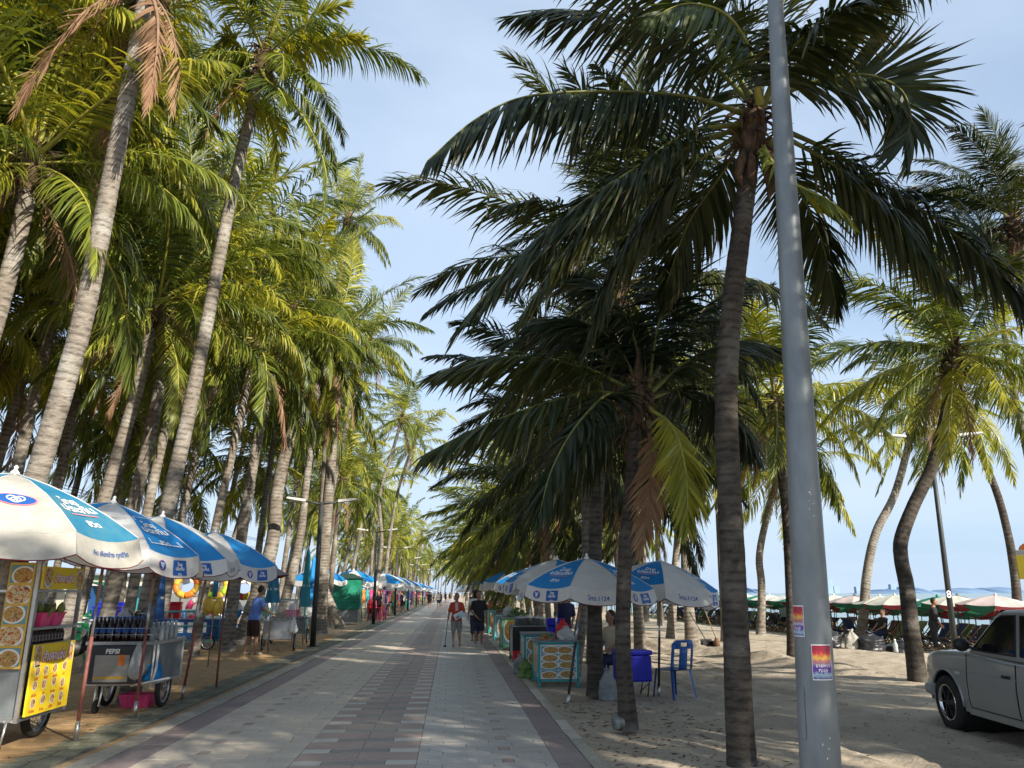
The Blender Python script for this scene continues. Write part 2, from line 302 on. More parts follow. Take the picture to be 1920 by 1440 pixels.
M['blue_plastic'] = mat('blue_plastic', (.012, .018, .42), .35, .08, 5)
M['chair_blue'] = mat('chair_blue', (.02, .095, .33), .38, .1, 5)
M['pink'] = mat('pink_plastic', (.75, .07, .22), .4, .1, 8)
M['red_plastic'] = mat('red_plastic', (.6, .02, .03), .4, .1, 8)
M['lime'] = mat('lime_plastic', (.35, .5, .03), .4, .1, 8)
M['green_plastic'] = mat('green_plastic', (.03, .42, .14), .4, .1, 8)
M['orange'] = mat('orange_plastic', (.75, .19, .02), .5, .1, 8)
M['purple'] = mat('purple_plastic', (.2, .04, .4), .5, .1, 8)
M['cream'] = mat('cream_wall', (.55, .5, .4), .8, .1, 2)
M['banana'] = mat('green_banana', (.10, .14, .03), .5, .25, 7, col2=(.22, .24, .06))
M['cola'] = mat('dark_cola', (.02, .008, .006), .12, .2, 4, spec=.6)
M['clear_bag'] = mat('thin_plastic_bag', (.62, .63, .62), .25, .1, 9, trans=.35, bump=.6, bscale=12)
M['grey_bag'] = mat('grey_sack', (.22, .23, .24), .6, .25, 6, bump=.8, bscale=9)
M['black_bag'] = mat('black_bin_bag', (.02, .02, .024), .35, .2, 8, bump=.9, bscale=10)
M['pet'] = mat('clear_bottle', (.55, .6, .6), .12, .05, 5, trans=.35, spec=.6)
M['pet_grey'] = mat('crumpled_plastic', (.26, .28, .28), .25, .3, 14, trans=.3, spec=.5, bump=1.0, bscale=30)
M['cardboard'] = mat('cardboard', (.4, .24, .13), .85, .12, 6)
M['meat'] = mat('cooked_food', (.22, .07, .03), .5, .4, 18, col2=(.45, .22, .07), bump=.5)
M['herb'] = mat('green_herbs', (.06, .13, .03), .6, .4, 18, col2=(.16, .26, .06), bump=.6)
M['car'] = mat('silver_car_paint', (.33, .33, .315), .36, .03, 2, metal=.35, coat=.6)
M['car_glass'] = mat('tinted_glass', (.008, .009, .010), .05, .1, 2, spec=.3)
M['seam'] = mat('dark_gap', (.01, .01, .01), .8, .1, 2)
M['skin'] = mat('skin', (.30, .165, .105), .6, .08, 8)
M['hair'] = mat('black_hair', (.012, .010, .009), .6, .3, 30)
M['shirt_red'] = mat('red_flowered_shirt', (.30, .012, .018), .8, .1, 22, col2=(.55, .10, .03))
M['shirt_black'] = mat('black_shirt', (.02, .02, .024), .85, .15, 12)
M['shirt_blue'] = mat('blue_shirt', (.10, .19, .52), .85, .12, 9)
M['shirt_cream'] = mat('cream_shirt', (.5, .42, .3), .85, .12, 9)
M['shirt_white'] = mat('white_shirt', (.65, .63, .62), .85, .08, 9)
M['shorts_grey'] = mat('grey_shorts', (.27, .26, .25), .85, .12, 12)
M['shorts_dark'] = mat('dark_patterned_shorts', (.012, .014, .03), .85, .1, 22, col2=(.05, .06, .1))
M['shorts_brown'] = mat('dark_brown_shorts', (.035, .018, .014), .85, .2, 9)
M['shoe_white'] = mat('white_shoe', (.5, .5, .48), .7, .1, 9)
M['sandal'] = mat('sandal', (.2, .15, .11), .8, .1, 9)
M['lanyard'] = mat('pink_cloth', (.62, .4, .5), .8, .1, 9)
M['paper'] = mat('pale_blue_paper', (.45, .6, .68), .7, .05, 9)
M['umb_green'] = mat('beach_green', (.03, .27, .17), .7, .2, 2, trans=.3)
M['umb_cream'] = mat('beach_cream', (.74, .73, .66), .7, .15, 2, trans=.3)
M['umb_pink'] = mat('beach_white_pink', (.72, .60, .58), .7, .15, 2, trans=.3)
M['umb_sky'] = mat('beach_sky_blue', (.35, .58, .72), .7, .15, 2, trans=.3)
M['val_red'] = mat('beach_red', (.17, .015, .018), .7, .2, 4, trans=.3)
M['val_green'] = mat('beach_dark_green', (.02, .14, .08), .7, .2, 4, trans=.3)
M['sling_navy'] = mat('sling_navy', (.02, .04, .14), .8, .2, 4)
M['sling_green'] = mat('sling_green', (.08, .15, .05), .8, .2, 4)
M['sling_dark'] = mat('sling_dark', (.02, .022, .03), .8, .2, 4)
M['hill'] = mat('hazed_island', (.20, .29, .42), 1, .1, .002, spec=0)  # blue tint stands in for the haze of distance
M['tower'] = mat('hazed_tower', (.26, .35, .47), 1, .1, .01, spec=0)  # distance haze mixed into the tower colour
# ------------------------------------------------------------------ special materials
def food_mat(name, cols, bgc, r0=.36, r1=.47):
    m = bpy.data.materials.new(name); m.use_nodes = True; t = m.node_tree; n = t.nodes; l = t.links; p = n['Principled BSDF']; p.inputs['Roughness'].default_value = .35
    tc_ = n.new('ShaderNodeTexCoord'); oi = n.new('ShaderNodeObjectInfo')
    mp = n.new('ShaderNodeMapping'); mp.vector_type = 'POINT'; l.new(tc_.outputs['UV'], mp.inputs[0])
    wn = n.new('ShaderNodeTexWhiteNoise'); wn.noise_dimensions = '1D'; l.new(oi.outputs['Random'], wn.inputs['W']); ms_ = n.new('ShaderNodeVectorMath'); ms_.operation = 'MULTIPLY_ADD'; l.new(wn.outputs['Color'], ms_.inputs[0]); ms_.inputs[1].default_value = (.3, .3, 0); ms_.inputs[2].default_value = (-.65, -.65, 0); l.new(ms_.outputs[0], mp.inputs['Location'])
    ln = n.new('ShaderNodeVectorMath'); ln.operation = 'LENGTH'; sp_ = n.new('ShaderNodeSeparateXYZ'); l.new(mp.outputs[0], sp_.inputs[0]); cb = n.new('ShaderNodeCombineXYZ'); l.new(sp_.outputs[0], cb.inputs[0]); l.new(sp_.outputs[1], cb.inputs[1]); l.new(cb.outputs[0], ln.inputs[0])
    nz = n.new('ShaderNodeTexNoise'); nz.noise_dimensions = '4D'; nz.inputs['Scale'].default_value = 5.5; nz.inputs['Detail'].default_value = 4; nz.inputs['Distortion'].default_value = 1.2; l.new(tc_.outputs['UV'], nz.inputs['Vector'])
    mu = n.new('ShaderNodeMath'); mu.operation = 'MULTIPLY'; mu.inputs[1].default_value = 60; l.new(oi.outputs['Random'], mu.inputs[0]); l.new(mu.outputs[0], nz.inputs['W'])
    r = n.new('ShaderNodeValToRGB'); e = r.color_ramp.elements; r.color_ramp.interpolation = 'CONSTANT'; e[0].position = .0; e[0].color = (*cols[0], 1); e[1].position = .62; e[1].color = (*cols[-1], 1)
    for i, c in enumerate(cols[1:-1]): x = e.new(.38+.24*i/max(1, len(cols)-2)); x.color = (*c, 1)
    l.new(nz.outputs[0], r.inputs[0])
    r2 = n.new('ShaderNodeValToRGB'); q = r2.color_ramp.elements; r2.color_ramp.interpolation = 'CONSTANT'; q[0].position = 0; q[0].color = (0, 0, 0, 1); q[1].position = r0; q[1].color = (1, 1, 1, 1); l.new(ln.outputs['Value'], r2.inputs[0])
    r3 = n.new('ShaderNodeValToRGB'); q = r3.color_ramp.elements; r3.color_ramp.interpolation = 'CONSTANT'; q[0].position = 0; q[0].color = (0, 0, 0, 1); q[1].position = r1; q[1].color = (1, 1, 1, 1); l.new(ln.outputs['Value'], r3.inputs[0])
    a = n.new('ShaderNodeMixRGB'); l.new(r2.outputs[0], a.inputs[0]); l.new(r.outputs[0], a.inputs[1]); a.inputs[2].default_value = (.7, .7, .68, 1)
    b = n.new('ShaderNodeMixRGB'); l.new(r3.outputs[0], b.inputs[0]); l.new(a.outputs[0], b.inputs[1]); b.inputs[2].default_value = (*bgc, 1)
    l.new(b.outputs[0], p.inputs['Base Color']); return m
FOOD1 = [(.04, .02, .01), (.42, .08, .03), (.55, .33, .12), (.6, .52, .35), (.10, .2, .03)]
FOOD2 = [(.05, .1, .02), (.4, .25, .08), (.5, .3, .06), (.25, .06, .02), (.6, .5, .3)]
M['food_a'] = food_mat('food_print_noodles', FOOD1, (.35, .3, .2), .52, .64); M['food_b'] = food_mat('food_print_salad', FOOD2, (.12, .28, .32), .43, .53); M['food_c'] = food_mat('food_print_on_yellow', FOOD1, (.86, .62, .02), .38, .46)
M['poster'] = None
def photo(mb_name, m, parent, a, b, c, d):
    me = bpy.data.meshes.new(mb_name); me.from_pydata([tuple(a), tuple(b), tuple(c), tuple(d)], [], [(0, 1, 2, 3)])
    uv = me.uv_layers.new(name='uv'); [setattr(uv.data[i], 'uv', q) for i, q in enumerate(((0, 0), (1, 0), (1, 1), (0, 1)))]
    me.materials.append(m); o = bpy.data.objects.new(mb_name, me); COL.objects.link(o); o.parent = parent; return o
def sea_mat():
    m = mat('sea_water', (.16, .24, .235), .22, .12, .05, bump=.5, bscale=.8, col2=(.21, .30, .29), spec=.5, stretch=(.5, 1.6, 1))
    return m
M['sea'] = sea_mat()
def poster_mat():
    m = bpy.data.materials.new('sunset_poster_print'); m.use_nodes = True; t = m.node_tree; n = t.nodes; l = t.links; p = n['Principled BSDF']; p.inputs['Roughness'].default_value = .3
    tc_ = n.new('ShaderNodeTexCoord'); sp_ = n.new('ShaderNodeSeparateXYZ'); l.new(tc_.outputs['UV'], sp_.inputs[0])
    nz = n.new('ShaderNodeTexNoise'); nz.inputs['Scale'].default_value = 7; nz.inputs['Detail'].default_value = 4; l.new(tc_.outputs['UV'], nz.inputs['Vector'])
    ad = n.new('ShaderNodeMath'); ad.operation = 'MULTIPLY_ADD'; l.new(nz.outputs[0], ad.inputs[0]); ad.inputs[1].default_value = .3; l.new(sp_.outputs[1], ad.inputs[2])
    r = n.new('ShaderNodeValToRGB'); e = r.color_ramp.elements; e[0].position = .12; e[0].color = (.05, .02, .16, 1); e[1].position = 1.0; e[1].color = (.38, .02, .05, 1)
    for q, c in ((.28, (.35, .5, .62)), (.36, (.12, .05, .3)), (.52, (.1, .03, .3)), (.58, (.3, .18, .3)), (.68, (.5, .16, .12)), (.78, (.75, .45, .08)), (.9, (.6, .06, .04))): x = e.new(q); x.color = (*c, 1)
    l.new(ad.outputs[0], r.inputs[0]); l.new(r.outputs[0], p.inputs['Base Color']); return m
M['poster'] = poster_mat()

# ------------------------------------------------------------------ the ground
random.seed(4)
ZB = -.012                                                   # bedding under the paving pieces
def sheet(name, x0, x1, y0, y1, z, m, sx=1, sy=1):
    mb = MB(); mb.grid(lambda u, v: (x0+(x1-x0)*u, y0+(y1-y0)*v, z), sx, sy, sm=False); return tag(mb.build(name, m), kind='structure')
prom = sheet('promenade', -3.39, 1.42, -40, 900, ZB, M['joint'], 1, 12)
pave = sheet('pavement', -15.0, -3.39, -40, 900, ZB-.002, M['joint'], 2, 12)
sheet('ground', -9000, -15.0, -3000, 12000, -.12, mat('far_ground', (.2, .19, .15), .9, .2, .02))
sheet('road', -26, -15.0, -40, 900, -.10, M['asphalt'], 1, 8)
PIECE = {}
def piece_mesh(name, m, bev=.004):                           # a unit block with a chamfered top, shared by all alike pieces
    k = (name, m.name)
    if k not in PIECE:
        mb = MB(); e = .006
        vs = [(-.5,-.5,-1),(.5,-.5,-1),(.5,.5,-1),(-.5,.5,-1),(-.5,-.5,-.25),(.5,-.5,-.25),(.5,.5,-.25),(-.5,.5,-.25),(-.5+e,-.5+e,0),(.5-e,-.5+e,0),(.5-e,.5-e,0),(-.5+e,.5-e,0)]
        fs = [(8,9,10,11)]+[(i, (i+1) % 4, 4+(i+1) % 4, 4+i) for i in range(4)]+[(4+i, 4+(i+1) % 4, 8+(i+1) % 4, 8+i) for i in range(4)]
        me = bpy.data.meshes.new(name); me.from_pydata(vs, [], fs); me.materials.append(m); PIECE[k] = me
    return PIECE[k]
def lay(parent, name, items, joined, most=300):              # items: (x, y, sx, sy, material, z, rotz): the nearest as parts, the rest joined
    items.sort(key=lambda q: q[0]**2+q[1]**2)
    vis = [q for q in items if q[1] > 6.6]; rest = [q for q in items if q[1] <= 6.6]
    for x, y, sx, sy, m, z, rz in vis[:most]:
        o = bpy.data.objects.new(name, piece_mesh(name, m)); COL.objects.link(o); o.parent = parent
        o.location = (x, y, z); o.scale = (sx, sy, .012); o.rotation_euler = (random.gauss(0, .0025), random.gauss(0, .0025), rz)
    rest += vis[most:]
    if rest:
        mb = MB(); mats = []
        for x, y, sx, sy, m, z, rz in rest:
            if m not in mats: mats.append(m)
            c_, s_ = math.cos(rz), math.sin(rz); k = mats.index(m); pts = []
            for e, zz_ in ((0, z-.011), (.004, z)):
                for a, b in ((-.5,-.5),(.5,-.5),(.5,.5),(-.5,.5)):
                    px, py = a*(sx-2*e), b*(sy-2*e); pts.append((x+px*c_-py*s_, y+px*s_+py*c_, zz_))
            mb.add(pts, [(4,5,6,7),(0,1,5,4),(1,2,6,5),(2,3,7,6),(3,0,4,7)], k)
        tag(mb.build(joined, mats, parent), kind='stuff')
g = .0035; PT = .57; rowh = PT/3; items = []
def tl(x0, x1, y0, y1, m, z=0.0, rz=0): items.append(((x0+x1)/2, (y0+y1)/2, x1-x0-g, y1-y0-g, m, z+random.uniform(-.0015, .0015), rz))
def course(x0, x1, y, h, w, off, m):                         # one course of tiles in running bond
    x = x0+off
    if off > .02: tl(x0, x, y, y+h, m)
    while x < x1-.02: tl(x, min(x+w, x1), y, y+h, m); x += w
Y0, Y1 = 2.0, 58.0; k = 0; y = Y0
while y < Y1:
    far = y > 30
    for j in range(3):
        yy = y+j*rowh; w = .47 if not far else 1.41
        if j == 0:                                            # the row with the small red tiles
            course(-2.83, -2.42, yy, rowh, .41, 0, M['tile_beige']); tl(-2.42, -2.31, yy, yy+rowh, M['tile_brown']); course(-2.31, -1.42, yy, rowh, .47, .2, M['tile_beige'])
            course(-.28, .51, yy, rowh, .47, .1, M['tile_grey']); tl(.51, .62, yy, yy+rowh, M['tile_brown']); tl(.62, 1.0, yy, yy+rowh, M['tile_grey'])
            tl(-1.42, -1.15, yy, yy+rowh, M['tile_light']); tl(-1.15, -.57, yy, yy+rowh, M['tile_dark']); tl(-.57, -.28, yy, yy+rowh, M['tile_light'])
        else:
            course(-2.83, -1.42, yy, rowh, w, .235*(j == 1), M['tile_beige']); course(-.28, 1.0, yy, rowh, w, .235*(j == 2), M['tile_grey'])
            if j == 1: tl(-1.42, -.85, yy, yy+2*rowh, M['tile_brown']); tl(-.85, -.28, yy, yy+2*rowh, M['tile_brown'])
    tl(-3.16, -2.83, y, y+PT, M['tile_mauve']); tl(1.0, 1.29, y, y+PT, M['tile_mauve']); y += PT
lay(prom, 'paving_tile', items, 'distant_paving')
for nm, x0, x1, m in (('field_left', -2.83, -1.42, 'tile_beige'), ('field_centre', -1.42, -.28, 'tile_brown'), ('field_right', -.28, 1.0, 'tile_grey'), ('band', -3.16, -2.83, 'tile_mauve'), ('band', 1.0, 1.29, 'tile_mauve')):
    mb = MB(); mb.box(x0+.003, x1-.003, 58.3, 900, ZB-.01, 0, 0); tag(mb.build('far_paving', M[m], prom), kind='stuff')
# kerbs
items = []; y = 2.0
while y < 90:
    tl(-3.39, -3.16, y, y+.9, M['kerb'], .012); y += .9
lay(prom, 'kerb_stone', items, 'distant_kerb')
kr = tag(MB().box(1.295, 1.425, -40, 900, -.16, -.03).build('kerb', M['joint']), kind='structure'); items = []; y = 2.0
while y < 120:
    tl(1.295, 1.425, y, y+.62, M['tile_light'] if random.random() < .25 else M['kerb'], .006+random.uniform(0, .006), random.gauss(0, .012)); y += .62
lay(kr, 'kerb_stone', items, 'distant_kerb')
# pavers of the market side
items = []; y = 3.0
while y < 45:
    if y < 26:
        for xx in (-3.92, -3.68):
            tl(xx-.11, xx+.11, y, y+.105, M['cobble'], random.uniform(-.004, .004), random.gauss(0, .03))
    else: tl(-3.96, -3.49, y, y+.105, M['cobble'])
    tl(-3.49, -3.39, y, y+.105, M['brick_orange'], 0) if y < 20 else None
    y += .112
lay(pave, 'cobble', items, 'distant_cobble')
items = []; y = 3.0; j = 0
while y < 30:
    x = -3.965-(.1 if j % 2 else 0)
    if j % 2: tl(-4.065, -3.965, y, y+.1, M['brick_orange'])
    xl = -6.4 if y < 12 else -7.0
    while x > xl: tl(x-.2, x, y, y+.1, M['brick_orange'], random.uniform(-.0015, .0015), random.gauss(0, .008)); x -= .2
    y += .1; j += 1
lay(pave, 'brick', items, 'distant_bricks')
mb = MB(); mb.box(-14.98, -3.97, 30.05, 900, ZB-.005, -.001); mb.box(-14.98, -7.21, -40, 30, ZB-.005, -.001); mb.box(-3.96, -3.40, 45.2, 900, ZB-.005, -.001, 1); tag(mb.build('far_bricks', [mat('far_pavers', (.36, .26, .16), .85, .15, 2), M['cobble']], pave), kind='stuff')

def berm(x, y):                                               # the long bank of raked sand
    ln = 8.2-(y-14.0)*.19; h = .23 if 13.2 < y < 30 else 0
    if y < 15.5: h *= max(0, (y-13.2)/2.3)
    if y > 27: h *= max(0, (30-y)/3)
    d = x-ln; return h*math.exp(-(d/.42)**2)*(.75+.45*noise.noise(Vector((x*1.3, y*1.3, 5))))
def sandz(x, y):
    z = -.035
    if x > 11.5: z -= .082*(x-11.5)
    return z
def sandz_f(x, y):
    z = sandz(x, y)+berm(x, y)
    if x > 1.5:
        q = min(1, (x-1.5)/.5)
        z += q*(.018*noise.noise(Vector((x*.8, y*.8, 1)))+.018*noise.noise(Vector((x*2.6, y*2.6, 2)))+.013*noise.noise(Vector((x*7, y*7, 3)))+.006*noise.noise(Vector((x*15, y*15, 8))))
        if 3.6 < x < 6.4 and y > 3:                           # wheel ruts of cars that came along the sand
            for c0 in (4.15, 5.55):
                dd = x-(c0+.22*math.sin(y*.35)); z += -.035*math.exp(-(dd/.13)**2)+.02*math.exp(-((abs(dd)-.24)/.08)**2)
    return z
def axis(a, b, segs):
    out = [a]
    for end, st in segs:
        while out[-1] < end-1e-6: out.append(min(end, out[-1]+st))
    return out
xs = axis(1.425, 48, ((9, .06), (14, .12), (24, .35), (48, 2))); ys = axis(-40, 900, ((4, 4), (6, .5), (16, .07), (26, .16), (60, .8), (900, 20)))
vs = [(x, y, sandz_f(x, y)) for y in ys for x in xs]; nx = len(xs)
mb = MB(); mb.add(vs, [(j*nx+i, j*nx+i+1, (j+1)*nx+i+1, (j+1)*nx+i) for j in range(len(ys)-1) for i in range(nx-1)], 0, True)
tag(mb.build('sand', M['sand']), kind='structure')
SEA = -1.75
mb = MB(); mb.grid(lambda u, v: (29+12000*u**3, -4000+16000*v, SEA+.0), 24, 24); tag(mb.build('sea', M['sea']), kind='structure')
mb = MB(); mb.box(36, 9000, 899, 12000, SEA-1.2, SEA-1.0); 
# twigs, husk bits and litter lying on the sand
mb = MB()
for i in range(900):
    x = random.uniform(1.6, 9); y = random.uniform(6.8, 22)
    if random.random() < .45: x = random.uniform(1.5, 3.2); y = random.uniform(7.2, 12)
    a = random.uniform(0, PI); ln = random.uniform(.008, .06)*(2 if random.random() < .12 else 1); w = random.uniform(.003, .010); z = sandz_f(x, y)+.004
    c_, s_ = math.cos(a)*ln, math.sin(a)*ln; mb.add([(x-c_, y-s_, z), (x+s_*w/ln, y-c_*w/ln, z+.006), (x+c_, y+s_, z+.004), (x-s_*w/ln, y+c_*w/ln, z+.010)], [(0, 1, 2, 3), (0, 3, 2, 1)], 0 if random.random() < .7 else 1)
tag(mb.build('litter', [M['husk'], M['leaf_dead']]), kind='stuff')
mb = MB()
for i in range(260):
    x = random.uniform(-6.8, -3.5); y = random.uniform(7, 30); a = random.uniform(0, PI); ln = random.uniform(.01, .05); w = ln*.3; z = .005
    c_, s_ = math.cos(a), math.sin(a); mb.add([(x-c_*ln, y-s_*ln, z), (x+s_*w, y-c_*w, z+.004), (x+c_*ln, y+s_*ln, z), (x-s_*w, y+c_*w, z+.006)], [(0, 1, 2, 3), (0, 3, 2, 1)], 0)
tag(mb.build('leaf_litter', [M['leaf_dead']]), kind='stuff')
# islands and towers over the water
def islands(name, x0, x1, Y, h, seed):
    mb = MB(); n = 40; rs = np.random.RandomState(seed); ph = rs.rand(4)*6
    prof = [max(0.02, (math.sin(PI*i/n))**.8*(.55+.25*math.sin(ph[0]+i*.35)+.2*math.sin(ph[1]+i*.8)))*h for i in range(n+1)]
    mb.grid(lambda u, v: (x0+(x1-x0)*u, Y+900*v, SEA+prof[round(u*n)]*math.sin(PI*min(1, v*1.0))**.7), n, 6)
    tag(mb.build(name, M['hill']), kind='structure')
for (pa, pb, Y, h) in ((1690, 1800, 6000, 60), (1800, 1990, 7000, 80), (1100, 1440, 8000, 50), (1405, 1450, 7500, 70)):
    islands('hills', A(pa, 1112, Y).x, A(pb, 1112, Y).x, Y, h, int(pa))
tw = thing('tower_block', 'haze-tinted tower blocks on the far shore over the sea', 'tower', (A(1555, 1112, 6500).x, 6500, SEA))
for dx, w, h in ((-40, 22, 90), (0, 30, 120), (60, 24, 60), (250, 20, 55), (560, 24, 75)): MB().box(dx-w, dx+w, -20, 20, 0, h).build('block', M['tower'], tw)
# ------------------------------------------------------------------ palms
def np_mesh(name, V, Q, mi, mats, attrs):
    me = bpy.data.meshes.new(name); me.vertices.add(len(V)); me.vertices.foreach_set('co', np.asarray(V, np.float32).ravel())
    me.loops.add(4*len(Q)); me.loops.foreach_set('vertex_index', np.asarray(Q, np.int32).ravel())
    me.polygons.add(len(Q)); me.polygons.foreach_set('loop_start', np.arange(0, 4*len(Q), 4, dtype=np.int32)); 
    for q in mats: me.materials.append(q)
    me.polygons.foreach_set('material_index', np.asarray(mi, np.int32)); me.polygons.foreach_set('use_smooth', np.ones(len(Q), bool))
    for k, a in attrs.items():
        at = me.attributes.new(k, 'FLOAT', 'POINT'); at.data.foreach_set('value', np.asarray(a, np.float32))
    me.update(calc_edges=True); me.validate(); return me
def nrm(a): return a/np.maximum(np.linalg.norm(a, axis=-1, keepdims=True), 1e-9)
WIND = np.array([-1.0, .3, .0])
def grow(az, el, L, droop, wk, n=18):                        # the midrib of a frond, bent by its weight and the wind
    d = np.array([math.cos(el)*math.cos(az), math.cos(el)*math.sin(az), math.sin(el)]); p = np.zeros(3); out = [p.copy()]; ds = L/n
    for i in range(n):
        f = (i+.5)/n
        d = d+np.array([0, 0, -1.0])*droop*ds*(.3+1.1*f)+WIND*wk*ds*(.25+f); d /= np.linalg.norm(d); p = p+d*ds; out.append(p.copy())
    return np.array(out)
def frond_mesh(name, spine, nleaf, llen, width, hang, wk, seed, mats, K=4, lift=.3, roll=0.0, drop=.05, start=.14, rr=.030, comb=1.0, tipfade=.3, pre=.3, roll0=0.0):
    rs = np.random.RandomState(seed); sp = np.asarray(spine, float)
    seg = np.linalg.norm(np.diff(sp, axis=0), axis=1); s = np.concatenate([[0], np.cumsum(seg)]); L = s[-1]
    T_ = nrm(np.gradient(sp, s, axis=0)); ch = sp[-1]-sp[0]
    if math.hypot(ch[0], ch[1]) < .15*L: ch = T_[0]
    hz = np.array([ch[0], ch[1], 0]); hz = hz/max(1e-6, np.linalg.norm(hz)); S0 = np.cross(hz, [0, 0, 1.0])
    Vs, Qs, mi, rn, tp = [], [], [], [], []; base = 0
    for sg in (1, -1):
        t = np.linspace(start, 1.0, nleaf)+rs.uniform(-.3, .3, nleaf)*(.86/nleaf); t = np.clip(t, start, 1); q0 = rs.uniform(0, 6.3, 3); gap = (np.sin(t*23+q0[0])+np.sin(t*41+q0[1])+np.sin(t*67+q0[2])) > 1.75; t = t[(rs.rand(nleaf) > drop) & (~gap | (rs.rand(nleaf) > .7))]; m = len(t)
        u = t*L; P = np.stack([np.interp(u, s, sp[:, k]) for k in range(3)], 1); T = nrm(np.stack([np.interp(u, s, T_[:, k]) for k in range(3)], 1))
        S = nrm(S0[None]-T*(T@S0)[:, None]); Nn = np.cross(S, T); Nn *= np.sign(Nn[:, 2:3]+1e-9*0+1e-12) if abs(roll)+abs(roll0) < 1e-6 else 1
        ro = roll0+roll*t; c, sn = np.cos(ro)[:, None], np.sin(ro)[:, None]; S, Nn = S*c+Nn*sn, Nn*c-S*sn
        l = llen*np.interp(t, [start, .25, .5, .8, 1], [.5, .92, 1, .68, tipfade])*rs.uniform(.78, 1.10, m)*np.where(rs.rand(m) < .05, .55, 1)
        g0 = np.convolve(rs.normal(0, 1, m+10), np.ones(11)/3.3, 'valid')[:m]
        a = np.interp(t, [start, .5, .9, 1], [R(72), R(52), R(28), R(14)])*comb+rs.normal(0, .07, m)+.10*g0
        lf = lift+rs.normal(0, .10, m)+.16*g0
        D = T*np.cos(a)[:, None]+S*(sg*np.sin(a)*np.cos(lf))[:, None]+Nn*(np.sin(a)*np.sin(lf))[:, None]
        D = nrm(D+np.array([0, 0, -1.0])[None]*(pre*rs.uniform(.4, 1.5, m))[:, None]); hg = hang*rs.uniform(.45, 1.5, m); hg = np.where(rs.rand(m) < .07, hg*3.2, hg); wj = wk*rs.uniform(.6, 1.4, m); r = rs.rand(m)
        # leaflets of one frond go together in little groups
        grp = np.convolve(rs.normal(0, 1, m+6), np.ones(7)/2.6, 'valid')[:m]; hg = hg*(1+.3*grp)
        wprof = np.interp(np.linspace(0, 1, K+1), [0, .2, .55, .85, 1], [.45, 1, .85, .42, .04])
        tw = rs.normal(0, .28, m)
        rows = []
        for k in range(K+1):
            W = nrm(T-D*np.sum(T*D, 1)[:, None]+1e-6); B = np.cross(D, W); W2 = W*np.cos(tw)[:, None]+B*np.sin(tw)[:, None]
            hw = (wprof[k]*width*.5*(.6+.4*l/llen))[:, None]; rows.append(P-W2*hw); rows.append(P+W2*hw); tp += [k/K]*(2*m); rn += list(r)*2
            st = (l/K)[:, None]; P = P+D*st; D = nrm(D+(np.array([0, 0, -1.0])[None]*hg[:, None]+WIND[None]*wj[:, None])*st*(.5+1.0*k/K))
        V = np.concatenate(rows); idx = np.arange(m)
        for k in range(K):
            Qs.append(base+np.stack([2*k*m+idx, (2*k+1)*m+idx, (2*k+3)*m+idx, (2*k+2)*m+idx], 1)); mi += [0]*m
        Vs.append(V); base += len(V)
    n = 5; ns = len(sp); rad = np.interp(np.linspace(0, 1, ns), [0, .08, .2, 1], [rr*1.9, rr*1.25, rr, rr*.18]); S = nrm(S0[None]-T_*(T_@S0)[:, None]); Nn = np.cross(S, T_); an = np.arange(n)*2*PI/n
    V = (sp[:, None]+(S[:, None]*np.cos(an)[None, :, None]+Nn[:, None]*.7*np.sin(an)[None, :, None])*rad[:, None, None]).reshape(-1, 3)
    Qs.append(np.array([[base+i*n+k, base+i*n+(k+1) % n, base+(i+1)*n+(k+1) % n, base+(i+1)*n+k] for i in range(ns-1) for k in range(n)])); mi += [1]*((ns-1)*n); Vs.append(V); tp += [0]*len(V); rn += [.5]*len(V)
    return np_mesh(name, np.concatenate(Vs), np.concatenate(Qs), mi, mats, {'rnd': rn, 'tip': tp})
LM = {'lit': [M['leaf'], M['rachis']], 'dark': [M['leaf_shaded'], M['rachis_shaded']], 'dead': [M['leaf_dead'], M['rachis_dead']]}  # lit and dark are one leaf; dark has shade painted into its colour
ELS = (76, 52, 27, 4, -20, -44); NAZ = 14
_lib = {}
def lib(kind, ia, ie, lod, var=0):
    k = (kind, ia % NAZ, ie, lod, var)
    if k not in _lib:
        sd_ = hash(k) % 100000 if False else (ia % NAZ)*97+ie*13+var*7+{'lit': 1, 'dark': 2, 'dead': 3}[kind]*1000
        rs = np.random.RandomState(sd_); el = R(ELS[ie]+rs.uniform(-8, 8)); az = 2*PI*(ia % NAZ)/NAZ+rs.uniform(-.2, .2)
        nl, K, w = {0: (96, 4, .044), 1: (54, 3, .062), 2: (22, 2, .13)}[lod]
        if kind == 'dead':
            sp = grow(az, R(-25-rs.uniform(0, 30)), 3.0, .8, .12); hang, wk = 1.2, 1.0; ll = .6; w *= .5; nl = int(nl*.8)
        else:
            sp = grow(az, el, 4.0, .22+.08*rs.rand()+.03*ie, .10+.07*rs.rand()); hang, wk = 1.35+.7*rs.rand()+.2*ie, .7+.5*rs.rand(); ll = 1.0
        _lib[k] = frond_mesh('frond', sp, nl, ll, w, hang, wk, sd_, LM[kind], K=K, lift=.32-.05*ie, roll=rs.uniform(-.6, .6), pre=(.15+.08*ie) if kind != 'dead' else 1.1, drop=.05 if kind != 'dead' else .25)
    return _lib[k]
